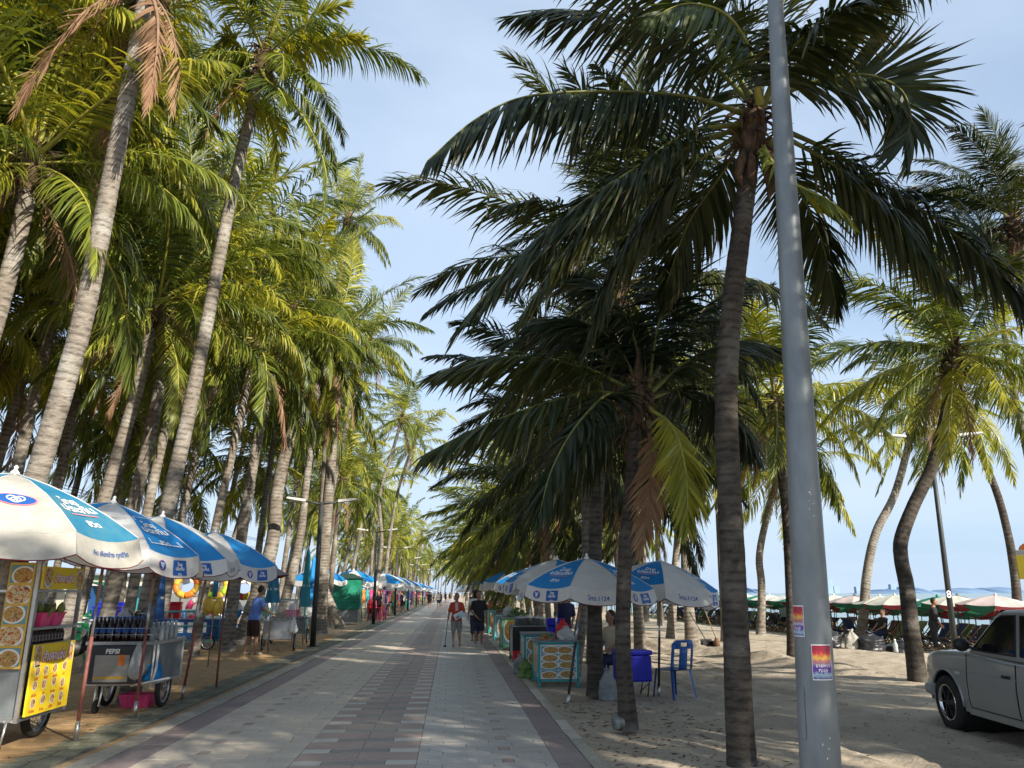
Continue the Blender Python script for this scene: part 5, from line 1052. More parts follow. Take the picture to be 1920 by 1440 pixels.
mb = MB(); mb.text("PEPSI", .062, lambda x, y: Vector((.28+x+y*.12, -.0625, .40+y)), 0, .045, wmax=.34); mb.build('lettering', M['print_white'], cb)
ps = thing('price_poster', 'sun bleached poster with an orange patch on the dark cool box', 'poster', (-4.55, 10.866, .40)); MB().box(0, .43, 0, .004, 0, .325).build('paper', M['white_dirty'], ps); MB().add([(.30, -.001, .2), (.37, -.001, .2), (.37, -.001, .33), (.30, -.001, .33)], [(0, 1, 2, 3)]).build('orange_print', M['orange'], ps)
mb = MB(); mb.add([(.0, -.001, .035), (.40, -.001, .035), (.40, -.001, .07), (.0, -.001, .06)], [(0, 1, 2, 3)]); mb.build('yellow_print', M['yellow2'], ps)
bag('clear plastic bag hanging from the corner of the drinks cart', (-4.02, 10.86, .42), .105, .08, .45, M['clear_bag'], hang=1, seed=2)
bag('blue plastic bag on the tray behind the hanging clear bag', (-3.92, 11.15, .375), .12, .12, .34, M['blue'], seed=5)
tub('pink crate under the drinks cart', (-4.25, 11.7, .0), .42, .3, .16, 'pink', 'crate', 'crate', 6)
c0 = bottle('large cola bottle with a blue label on the drinks cart', (-4.66, 11.03, .885), .31, .045, 'cola', 'print_blue', 'print_blue', 'cola bottles on the drinks cart')
for i in range(1, 7): dup(c0, (-4.66+i*.098, 11.03+.01*(i % 2), .885))
for i in range(7): dup(c0, (-4.66+i*.1, 11.16, .885))
p0 = bottle('clear empty bottle standing at the right of the drinks cart', (-3.93, 11.05, .885), .24, .034, 'pet', 'print_white', None, 'clear bottles on the drinks cart')
for i in range(9): dup(p0, (-3.93+.08*(i % 2), 11.05+.09*i, .885))
for i, (x, y, lab, m_) in enumerate(((-4.44, 11.4, 'steel cup rack stack behind the cola bottles', 'steel'), (-4.3, 11.55, 'tall steel pot behind the cola bottles', 'chrome'))):
    t = thing('pot', lab, 'pot', (x, y, .885)); MB().lathe([(0, 0), (.09, 0), (.095, .34), (.10, .345), (.085, .34), (.08, .02)], 18).build('body', M[m_], t); MB().lathe([(.1, .346), (.05, .385), (.012, .39), (.015, .42), (0, .42)], 16).build('lid', M[m_], t)
heap('heap of snacks in clear bags behind the bottles of the drinks cart', (-4.55, 11.75, .885), .22, .2, .22, M['meat'], seed=6, n=30, size=.06)
heap('tray of green leaves on the drinks cart', (-4.1, 11.85, .885), .16, .16, .16, M['herb'], seed=7, n=26, size=.05)
bag('large clear bag of ice behind the drinks cart bottles', (-4.42, 11.3, .885), .14, .1, .42, M['clear_bag'], seed=9)

# ------------------------------------------------------------------ vendor's stainless cart, carts further on, wrapped stalls
def steel_cart(label, p, w, d, rz=0, m='steel', glass=True, seed=1, fr='steel'):
    t = thing('snack_cart', label, 'food cart', p, rz); mb = MB(); mb.box(-w/2, w/2, -d/2, d/2, .30, .76); mb.build('body', M[m], t, bevel=.015); MB().box(-w/2-.05, w/2+.05, -d/2-.05, d/2+.05, .76, .79).build('counter', M[m], t)
    mb = MB()
    for x in (-w/2, w/2):
        for y in (-d/2, d/2): mb.tube([(x, y, .1), (x, y, 1.3)], .013, 6)
    for z in (1.3,): 
        for (a, b) in (((-w/2, -d/2), (w/2, -d/2)), ((w/2, -d/2), (w/2, d/2)), ((w/2, d/2), (-w/2, d/2)), ((-w/2, d/2), (-w/2, -d/2))): mb.tube([(*a, z), (*b, z)], .012, 6)
    mb.build('frame', M[fr], t); wheel(t, (-w/2-.04, .1, .22), .22, .05, (1, 0, 0), 8); wheel(t, (w/2+.04, .1, .22), .22, .05, (1, 0, 0), 8)
    if glass: 
        mb = MB(); mb.box(-w/2+.01, w/2-.01, -d/2-.003, -d/2+.003, .80, 1.28); mb.box(w/2-.003, w/2+.003, -d/2+.01, d/2-.01, .80, 1.28); mb.build('glass_pane', gm, t)
    return t
steel_cart('stainless steel cart the vendor in blue works at, with a glass case', (-4.6, 22.2, 0), .75, .6, .1)
heap('fried snacks inside the glass case of the stainless cart', (-4.6, 22.2, .795), .26, .2, .2, M['meat'], seed=11); bag('white carrier bag hanging on the right of the stainless cart', (-4.16, 21.85, .45), .12, .09, .42, M['shirt_white'], hang=1, seed=12)
steel_cart('cart with a teal frame just behind the lamp post', (-4.95, 25.4, 0), 1.0, .6, .05, 'galv', False, fr='teal'); tub('pink bowl of snacks on the teal framed cart', (-4.9, 25.3, .795), .4, .35, .2, 'pink'); bag('clear bag heap on the teal framed cart', (-4.5, 25.35, .795), .22, .18, .4, M['clear_bag'], seed=14)
heap('green mangoes on the teal framed cart', (-5.25, 25.4, .795), .15, .15, .16, M['herb'], seed=15)
gf = thing('push_cart', 'teal pipe frame push cart with dark blue side panels among the trunks', 'push cart', (-7.3, 23.2, 0)); mb = MB()
for x in (-1.0, -.35, .3, .95):
    for y in (-.4, .4): mb.tube([(x, y, .22), (x, y, 1.0)], .018, 6)
for z in (.25, .62, 1.0):
    for y in (-.4, .4): mb.tube([(-1.05, y, z), (1.25, y, z)], .018, 6)
mb.build('frame', M['teal'], gf); MB().box(-.98, .93, -.38, .38, .27, .80).build('side_panel', M['blue_tarp'], gf); mb = MB(); mb.box(-.5, -.02, -.385, -.37, .45, .72); mb.build('white_panel', M['white'], gf); mb = MB(); mb.box(.10, .6, -.385, -.37, .45, .72); mb.build('white_panel', M['white'], gf)
wheel(gf, (-.7, -.5, .24), .24, .06, (0, 1, 0), 10); wheel(gf, (.7, -.5, .2), .2, .05, (0, 1, 0), 10); wheel(gf, (-.7, .5, .24), .24, .06, (0, 1, 0), 10)
def wrapped(label, p, w, d, h, z0, m, roof=True, rz=0):
    t = thing('wrapped_stall', label, 'stall', p, rz); mb = MB()
    def wob(x, y, z): return Vector((x+.02*math.sin(z*9+y*3), y+.02*math.sin(z*7+x*4), z))
    for (a, b) in (((-w/2, -d/2), (w/2, -d/2)), ((w/2, -d/2), (w/2, d/2)), ((w/2, d/2), (-w/2, d/2)), ((-w/2, d/2), (-w/2, -d/2))):
        mb.grid(lambda u, v: wob(a[0]+(b[0]-a[0])*u, a[1]+(b[1]-a[1])*u, z0+(h-z0)*v), 8, 12)
    mb.build('tarpaulin', M[m], t)
    if roof: mb = MB(); e = .12; mb.add([(-w/2-e, -d/2-e, h), (w/2+e, -d/2-e, h), (w/2+e, d/2+e, h), (-w/2-e, d/2+e, h), (-.2, 0, h+.25), (.2, 0, h+.25)], [(0, 1, 5, 4), (1, 2, 5), (2, 3, 4, 5), (3, 0, 4), (3, 2, 1, 0)]); mb.build('roof', mat('dark_green_roof', (.02, .05, .035), .6), t)
    MB().box(-w/2+.08, w/2-.08, -d/2+.05, d/2-.05, .12, z0).build('metal_base', M['galv'], t); mb = MB()
    for x in (-w/2+.03, w/2-.03):
        for y in (-d/2+.03, d/2-.03): mb.box(x-.025, x+.025, y-.025, y+.025, 0, z0+.02)
    mb.build('leg', M['steel'], t); wheel(t, (-w/2-.02, -d/2+.2, .3), .3, .07, (1, 0, 0), 8); 
    for z in (z0+.1, z0+.42): MB().tube([(-w/2-.01, -d/2-.02, z), (0, -d/2-.035, z-.02), (w/2+.01, -d/2-.02, z)], .008, 5).build('rope', M['teal'], t)
    return t
wrapped('stall wrapped in green tarpaulin with a small dark roof, beside the promenade', (-5.15, 40.5, 0), 1.35, 1.0, 2.2, .72, 'green_tarp'); wrapped('stall wrapped in dark blue tarpaulin left of the green one', (-6.75, 41, 0), 1.5, 1.2, 1.9, .5, 'blue_tarp', False)
L1 = ('lime', 'red_plastic', 'pink', 'pink')
for i, (x, y, m_, lb) in enumerate(((-4.75, 43.3, 'lime', 'lime green plastic chair beside the green wrapped stall'), (-4.1, 43.6, 'red_plastic', 'red plastic chair left of the pink ones'), (-3.98, 45.4, 'pink', 'pink plastic chair behind the red one'), (-3.95, 47, 'pink', 'pink plastic chair furthest along the kerb'))): 
    c = chair(lb, (x, y, 0), R(40+20*i), m_); 
    if i in (1, 2, 3):
        for k in range(1, 5): d_ = dup(c, (x, y, .07*k), label=('red', 'pink', 'pink')[i-1]+' plastic chair in the stack '+('beside the lime green chair', 'behind the red stack', 'furthest along the kerb')[i-1], group='plastic chairs in stacks')
        c['group'] = 'plastic chairs in stacks'; c['label'] = ('red', 'pink', 'pink')[i-1]+' plastic chair in the stack '+('beside the lime green chair', 'behind the red stack', 'furthest along the kerb')[i-1]
# clothes stalls under the far umbrellas
def clothes_stall(label, p, seed, group):
    t = thing('clothes_stall', label, 'stall', p, 0, group); rs = random.Random(seed); mb = MB()
    for x in (-.6, .6):
        for y in (-1.1, 1.1): mb.tube([(x, y, 0), (x, y, 2.0)], .02, 5)
        mb.tube([(x, -1.1, 1.7), (x, 1.1, 1.7)], .015, 5); mb.tube([(x, -1.1, 2.0), (x, 1.1, 2.0)], .015, 5)
    mb.tube([(-.6, -1.1, 1.7), (.6, -1.1, 1.7)], .015, 5); mb.build('frame', M['steel'], t); pal = ['red_plastic', 'pink', 'shirt_white', 'teal', 'yellow2', 'navy', 'orange', 'purple', 'green_plastic', 'shirt_blue', 'print_black', 'umb_cream']
    def garment(p0, dx, dy, m_):
        mb = MB(); w = .2; u = Vector((dx, dy, 0)); n_ = Vector((-dy, dx, 0)); pts = [(-.45, -.05), (-.2, 0), (.2, 0), (.45, -.05), (.42, -.25), (.26, -.2), (.27, -.75), (-.27, -.75), (-.26, -.2), (-.42, -.25)]
        f = lambda s: (lambda a, b: Vector(p0)+u*a*w*2+Vector((0, 0, b))+n_*(s+.03*math.sin(a*9))); mb.prism(pts, f(-.02), f(.02)); mb.build('garment', M[m_], t)
    for k in range(9): garment((.62, -1.0+.25*k, 1.68), .35, .9, rs.choice(pal)); 
    for k in range(5): garment((-.5+.25*k, -1.12, 1.68), .95, .2, rs.choice(pal))
    for k in range(8): garment((.62, -1.0+.28*k, .85), .4, .9, rs.choice(pal))
    MB().box(-.55, .55, -1.0, 1.0, .55, .6).build('table_top', M['wood'], t)
    return t
cs = [clothes_stall('clothes stall hung with coloured shirts under the far left umbrellas', (-4.75, 50, 0), s, 'clothes stalls under the far left umbrellas') for s in (1, 2, 3)]; cs[1].location = (-4.75, 55, 0); cs[2].location = (-4.75, 60.5, 0)
for i in range(14): dup(cs[i % 3], (-4.8-.2*(i % 2), 66+i*6.5, 0), D(rs.uniform(-8, 8)))

# ------------------------------------------------------------------ the seating area and street behind the carts
gch = chair('green plastic chair in the shaded seating area behind the carts', (-8.2, 18.5, 0), .4, 'green_plastic', 'green chairs in the seating area'); wch = chair('white plastic chair in the shaded seating area behind the carts', (-8.8, 21, 0), 1.2, 'white', 'white chairs in the seating area'); bch = chair('dark blue plastic chair in the shaded seating area behind the carts', (-9.8, 17, 0), 2.2, 'chair_blue', 'blue chairs in the seating area')
def table(label, p, rz, m, group):
    t = thing('table', label, 'table', p, rz, group); MB().box(-.6, .6, -.38, .38, .70, .73).build('top', M[m], t); 
    for x in (-.52, .52):
        for y in (-.3, .3): MB().tube([(x, y, 0), (x, y, .7)], .016, 6).build('leg', M['steel'], t)
    return t
tb = table('steel legged table in the shaded seating area', (-8.9, 17.4, 0), .3, 'white', 'tables in the seating area')
rs = random.Random(12)
for i in range(12): dup(tb, (rs.uniform(-13.5, -7.6), 14+i*1.9, 0), rs.uniform(0, 3))
for i in range(34):
    s_ = (gch, wch, bch)[i % 3]; dup(s_, (rs.uniform(-14, -7.2), rs.uniform(13, 37), 0), rs.uniform(0, 6.2))
clist = [('blue_plastic', 'ice chest', 'bright blue ice chest on a table among the trunks'), ('red_plastic', 'ice chest', 'red ice chest on a table among the trunks'), ('teal', 'ice chest', 'teal ice chest on the ground among the trunks')]
for i, (m_, c_, lb) in enumerate(clist): cooler(lb, (-9.9+i*1.2, 24.5+i*1.1, .74 if i < 2 else 0), .2*i, .7, .5, .5, m_)
cooler('blue ice chest on the low table left of the sunlit trunk', (-9.4, 22.8, .74), .1, .6, .45, .42, 'blue_plastic'); dup(tb, (-9.4, 22.8, 0), .1); dup(tb, (-9.9, 24.5, 0), .1); dup(tb, (-8.7, 25.6, 0), .1)
def swim_ring(label, p, r, m1, m2, ax=(0, -1, .2)):
    t = thing('swim_ring', label, 'swim ring', p, 0, 'swim rings for hire'); n = 8; u, v = perp(Vector(ax).normalized())
    for k in range(n):
        mb = MB(); mb.tube([(u*math.cos(2*PI*(k+j/4)/n)+v*math.sin(2*PI*(k+j/4)/n))*r for j in range(5)], r*.32, 10); mb.build('segment', M[m1 if k % 2 else m2], t)
    return t
sr = thing('toy_rack', 'rack of inflatable toys and swim rings behind the carts', 'rack', (-7.4, 26.5, 0)); mb = MB()
for x in (-1.3, 1.3): mb.tube([(x, 0, 0), (x, 0, 2.1)], .025, 6)
for z in (.7, 1.4, 2.05): mb.tube([(-1.3, 0, z), (1.3, 0, z)], .018, 6)
mb.build('frame', M['steel'], sr)
sl = [('yellow2', 'orange', 'yellow and orange swim ring hanging under the end of the umbrella row'), ('pink', 'white', 'pink and white swim ring on the toy rack'), ('lime', 'yellow2', 'lime and yellow swim ring on the toy rack'), ('blue', 'white', 'blue and white swim ring on the toy rack'), ('red_plastic', 'yellow2', 'red and yellow swim ring on the toy rack'), ('green_plastic', 'white', 'green and white swim ring on the toy rack')]
for i, (a, b, lb) in enumerate(sl): swim_ring(lb, (-8.5+i*.46*1.0+(0 if i else .0), 26.4, (1.75, 1.0, 1.72, .95, 1.7, 1.0)[i]), .33, a, b)
fl = thing('inflatable', 'puffy yellow inflatable hanging below the fourth umbrella', 'inflatable', (A(402, 1122, 17.6).x, 17.6, 1.22)); mb = MB()
for k in range(7): a = k*2*PI/7; mb.ell((.15*math.cos(a), .12*math.sin(a), .05*math.sin(a*2)), (.085, .08, .15), 10, 7)
mb.build('body', M['yellow2'], fl); MB().tube([(0, 0, .2), (0, 0, .7)], .05, 6).build('neck', M['blue_faded'], fl)
MB().tube([(0, 0, -1.22), (0, .05, 0)], .012, 6).build('stick', M['wood'], fl)
# motorcycles by the seating area
def motorcycle(label, p, rz, m_):
    t = thing('motorcycle', label, 'motorcycle', p, rz); wheel(t, (.62, 0, .28), .28, .075, (0, 1, 0), 10, name='front_wheel'); wheel(t, (-.58, 0, .28), .28, .085, (0, 1, 0), 10, name='rear_wheel')
    mb = MB(); mb.tube([(.62, .06, .28), (.48, .05, .75), (.40, .04, .95)], .02, 6); mb.tube([(.62, -.06, .28), (.48, -.05, .75), (.40, -.04, .95)], .02, 6); mb.tube([(.40, -.33, 1.0), (.44, -.1, .97), (.44, .1, .97), (.40, .33, 1.0)], .014, 6); mb.build('fork', M['steel'], t)
    mb = MB(); mb.ell((0, 0, .42), (.28, .14, .17), 10, 7); mb.tube([(.40, 0, .82), (.15, 0, .48), (-.2, 0, .45), (-.58, 0, .62)], [.06, .09, .1, .07], 8); mb.build('frame', M['print_black'], t)
    mb = MB(); mb.ell((-.28, 0, .74), (.40, .13, .075), 12, 7); mb.build('seat', M['black'], t); mb = MB(); mb.ell((.40, 0, .78), (.14, .17, .22), 10, 8); mb.ell((-.62, 0, .62), (.24, .1, .1), 10, 7); mb.build('fairing', M[m_], t); MB().ell((.50, 0, .86), (.05, .09, .07), 10, 7).build('headlight', M['white'], t); return t
motorcycle('dark motorcycle parked behind the drinks cart', (-7.6, 17.0, 0), R(20), 'navy'); motorcycle('red motorcycle parked among the trunks behind the seating area', (-11.5, 21, 0), R(70), 'red_plastic'); motorcycle('black motorcycle parked beside the teal push cart', (-8.9, 24.2, 0), R(10), 'print_black')
# low shop row and wires across the street
for i, (y0, y1, h, c, lb) in enumerate(((6, 22, 2.9, 'cream', 'low cream shop across the street behind the grove, nearest one'), (23, 44, 3.2, 'white', 'low white shop across the street behind the grove'), (46, 78, 3.0, 'cream', 'long cream shop across the street further along'))):
    t = thing('shop', lb, 'building', (-29, y0, -.1)); MB().box(-5, 0, 0, y1-y0, 0, h).build('wall', M[c], t); MB().box(-5.3, .5, -.3, y1-y0+.3, h, h+.15).build('roof', mat('roof_sheet', (.28, .3, .31), .6), t)
    n = int((y1-y0)/4)
    for k in range(n):
        MB().box(.002, .04, .6+k*4, 3.2+k*4, .05, 2.3).build('shutter', M[('galv', 'teal', 'blue_tarp')[k % 3]], t); MB().add([(0.01, .4+k*4, 2.5), (1.3, .4+k*4, 2.15), (1.3, 3.5+k*4, 2.15), (0.01, 3.5+k*4, 2.5)], [(0, 1, 2, 3)]).build('awning', M[('white_cloth', 'green_tarp', 'umb_cream')[(k+i) % 3]], t)
up0 = None
for i, y in enumerate((-6, 34, 74, 114)):
    t = thing('utility_pole', 'concrete utility pole across the street behind the grove', 'utility pole', (-25.4, y, -.1), 0, 'utility poles across the street'); MB().tube([(0, 0, 0), (0, 0, 9.2)], [.15, .1], 10).build('post', M['galv'], t); MB().box(-.9, .9, -.05, .05, 8.4, 8.52).build('crossarm', M['galv'], t)
mb = MB()
for dx, z in ((-.8, 8.6), (.1, 8.6), (.8, 8.6), (0, 7.6), (0.05, 6.9)):
    for a, b in ((-6, 34), (34, 74), (74, 114)):
        mb.tube([(-25.4+dx, a+(b-a)*s/8, z-.5*4*(s/8)*(1-s/8)) for s in range(9)], .022, 4)
w = mb.build('power_line', M['print_black']); tag(w, 'power lines strung across the sky behind the left grove', 'power line')

# ------------------------------------------------------------------ stalls right of the promenade
def kerb_stall(label, p, w, d, h, front, seed, frame='teal', prints=8, side='white_dirty', items=True, nm='food_stall'):
    t = thing(nm, label, 'food stall', p); mb = MB()
    for x in (0, w):
        for y in (0, d): mb.box(x-.02, x+.02, y-.02, y+.02, 0, h)
    for z in (.10, h-.02): mb.box(0, w, -.02, .02, z, z+.03); mb.box(-.02, .02, 0, d, z, z+.03); mb.box(w-.02, w+.02, 0, d, z, z+.03)
    mb.build('frame', M[frame], t); MB().box(-.03, w+.03, -.03, d+.03, h+.012, h+.035).build('counter', M['galv'], t); fp = MB().box(.02, w-.02, -.006, .01, .14, h-.03).build('front_panel', M[front], t); MB().box(-.006, .01, .02, d-.02, .14, h-.03).build('side_panel', M[side], t); MB().box(.02, w-.02, d-.02, d-.005, .14, h-.03).build('back_panel', M['wood'], t)
    if prints:
        n = prints//2
        for i in range(n):
            for j in range(2):
                x0 = .03+j*(w-.06)/2; z0 = .15+i*(h-.2)/n; photo('dish_print', M['food_b'], fp, (x0+.004, -.008, z0+.003), (x0+(w-.06)/2-.004, -.008, z0+.003), (x0+(w-.06)/2-.004, -.008, z0+(h-.2)/n-.003), (x0+.004, -.008, z0+(h-.2)/n-.003))
        for i in range(3): y0 = .04+i*(d-.08)/3; photo('dish_print', M['food_b'], bpy.data.objects[fp.name], (-.008, y0+(d-.08)/3-.005, .16), (-.008, y0, .16), (-.008, y0, h-.06), (-.008, y0+(d-.08)/3-.005, h-.06))
    return t
kerb_stall('food stall fronted with eight dish pictures in a teal frame, right of the promenade', (1.52, 13.75, -.04), .66, .95, .72, 'white', 1)
heap('bowl of cooked snacks on the stall with the dish pictures', (1.68, 14.0, .69), .11, .11, .1, M['meat'], seed=31, n=14); bag('clear bag of crackers on the right of the stall with the dish pictures', (2.02, 14.0, .69), .14, .12, .25, M['clear_bag'], seed=32); bag('red and white bag behind the clear bag on the dish picture stall', (2.02, 14.4, .69), .12, .1, .36, M['red_plastic'], seed=33); heap('tray of green vegetables on the dish picture stall', (1.75, 14.4, .69), .13, .12, .12, M['herb'], seed=34, n=18)
bag('net bag of green vegetables on the kerb beside the dish picture stall', (1.40, 14.9, .0), .15, .15, .33, M['herb'], name='vegetable_bag', seed=35); bag('second sack of vegetables leaning on the dish picture stall', (1.36, 15.7, .0), .14, .14, .36, M['grey_bag'], name='vegetable_sack', seed=36)
kerb_stall('narrow stall with dish pictures behind the first one on the right kerb', (1.50, 16.1, -.04), .6, .9, .72, 'white', 2, prints=4)
kerb_stall('dark stall with steel pots on it, third along the right kerb', (1.45, 18.4, -.04), .85, 1.0, .78, 'black', 3, frame='black', prints=0)
for i, (x, y) in enumerate(((1.65, 18.7), (2.05, 18.65), (1.9, 19.1))):
    t = thing('pot', ('steel pot at the kerb side of the dark stall', 'steel pot at the sand side of the dark stall', 'steel pot at the back of the dark stall')[i], 'pot', (x, y, .775)); MB().lathe([(0, 0), (.15, 0), (.16, .16), (.175, .165), (.14, .15)], 16).build('body', M['steel'], t); MB().lathe([(.165, .168), (.08, .21), (.02, .215), (.02, .24), (0, .24)], 14).build('lid', M['steel'], t)
tub('red tub under the counter edge of the dark stall', (1.6, 18.05, .0), .4, .3, .24, 'red_plastic'); cooler('tall blue drinks cooler behind the second stall', (2.25, 17.2, .0), 0, .35, .35, .98, 'blue_plastic')
kerb_stall('green fronted stall with a big leaf picture, fourth along the right kerb', (1.45, 22.3, -.04), .9, 1.0, .85, 'lime', 4, prints=2, frame='green_paint'); heap('heap of vegetables on the green fronted stall', (1.9, 22.7, .85), .35, .3, .25, M['herb'], seed=37, n=40, size=.07); bag('bag of bread on the green fronted stall', (1.65, 22.9, .85), .16, .14, .3, M['clear_bag'], seed=38)
for i, y in enumerate((27, 31, 35.5, 40, 46, 53, 61)):
    fr = ('white', 'green_plastic', 'white', 'pink', 'white', 'lime', 'white')[i]; kerb_stall(('white fronted stall behind the green fronted one', 'green stall fifth along the right kerb', 'white stall further along the right kerb past the green', 'pink fronted stall far along the right kerb', 'white stall far along the right kerb beyond the pink', 'lime fronted stall far along the right kerb', 'last white stall in view along the right kerb')[i], (1.5, y, -.04), .9, 1.2, .85, fr, 50+i, prints=2 if i < 3 else 0)
    heap(('crackers', 'fruit', 'dried fish', 'seaweed', 'snacks', 'corn', 'buns')[i]+' heaped on the counter of the '+('white stall behind the green one', 'fifth stall along the kerb', 'white stall past the green', 'pink fronted stall', 'white stall beyond the pink', 'lime fronted far stall', 'last white stall')[i], (1.95, y+.6, .85), .35, .35, .3, M[('meat', 'herb', 'orange', 'herb', 'meat', 'yellow2', 'meat')[i]], seed=60+i, n=24, size=.08)
cooler('bright blue ice chest on a metal stand between the trunk and the blue chair', (2.86, 12.62, -.04), .05, .52, .42, .46, 'blue_plastic', legs=.22)
chair('blue plastic chair with its back to the camera, in the sand by the umbrella pole', (3.42, 12.3, -.045), R(205), 'chair_blue')
bag('crumpled grey sack at the foot of the second trunk', (2.34, 12.02, -.05), .13, .10, .47, M['grey_bag'], name='sack', seed=41)
pb = thing('crumpled_bottle', 'crumpled clear water bottle at the foot of the short dark palm', 'bottle', (1.97, 9.33, .05)); MB().lathe([(0, -.10), (.07, -.10), (.085, -.06), (.07, -.03), (.088, .0), (.07, .04), (.08, .08), (.03, .12), (.03, .15), (0, .15)], 14, (0, 0, .03), (1, .2, .05)).build('body', M['pet_grey'], pb)
dp = thing('dustpan', 'long handled dustpan standing in the sunlit sand', 'dustpan', (7.65, 23.5, -.03)); MB().tube([(0, 0, .05), (-.5, .1, 1.0)], .014, 6).build('handle', M['black'], dp); mb = MB(); mb.box(-.17, .17, -.02, .22, 0, .015); mb.box(-.17, .17, .20, .22, 0, .2); mb.box(-.17, -.155, -.02, .22, 0, .15); mb.box(.155, .17, -.02, .22, 0, .15); mb.build('pan', M['black'], dp)
br = thing('broom', 'broom leaning beside the long handled dustpan', 'broom', (7.9, 23.5, -.03)); MB().tube([(0, 0, .2), (-.35, .1, 1.25)], .013, 6).build('handle', M['wood'], br); MB().lathe([(.03, .25), (.06, .2), (.10, .02), (.0, 0)], 10).build('brush', M['leaf_dead'], br)
# bins on the beach
gz = lambda x, y: sandz(x, y)
for i, (x, y, lb, m_, sx, sz) in enumerate(((11.0, 22.7, 'black rubbish sack leftmost of the heap on the beach', 'black_bag', .3, .62), (11.55, 22.5, 'white and red rice sack between the black rubbish sacks', 'white_dirty', .2, .55), (12.0, 22.3, 'black rubbish sack in the middle of the heap on the beach', 'black_bag', .36, .55), (12.9, 22.4, 'low black rubbish sack at the right of the heap', 'black_bag', .42, .36))):
    bag(lb, (x, y, gz(x, y)-.04), sx, sx*.8, sz, M[m_], name='rubbish_sack', cat='rubbish sack', seed=70+i)
bottle('big clear water bottle standing by the black rubbish sacks', (12.55, 22.0, gz(12.5, 22)), .36, .065, 'pet', 'print_white')
sg = thing('beach_sign', 'yellow notice with an orange arched top at the right edge, above the pickup', 'sign', (7.05, 9.0, 0)); MB().tube([(0, .06, -.05), (0, .06, 1.7)], .025, 8).build('post', M['steel'], sg)
MB().box(-.26, .26, 0, .02, 1.66, 1.94).build('board', M['yellow'], sg); mb = MB(); mb.box(-.26, .26, -.001, .021, 1.942, 2.0); mb.build('header', M['cream'], sg); mb = MB(); mb.prism([(-.2, 0)]+[(-.2*math.cos(PI*k/12), .10*math.sin(PI*k/12)) for k in range(13)]+[(.2, 0)], lambda a, b: Vector((a, .0, 2.003+b)), lambda a, b: Vector((a, .02, 2.003+b))); mb.build('arch', M['orange'], sg); mb = MB(); mb.text("ชายหาด", .04, lambda x, y: Vector((x, -.003, 1.97+y)), 0, .02); mb.build('lettering', M['print_black'], sg)
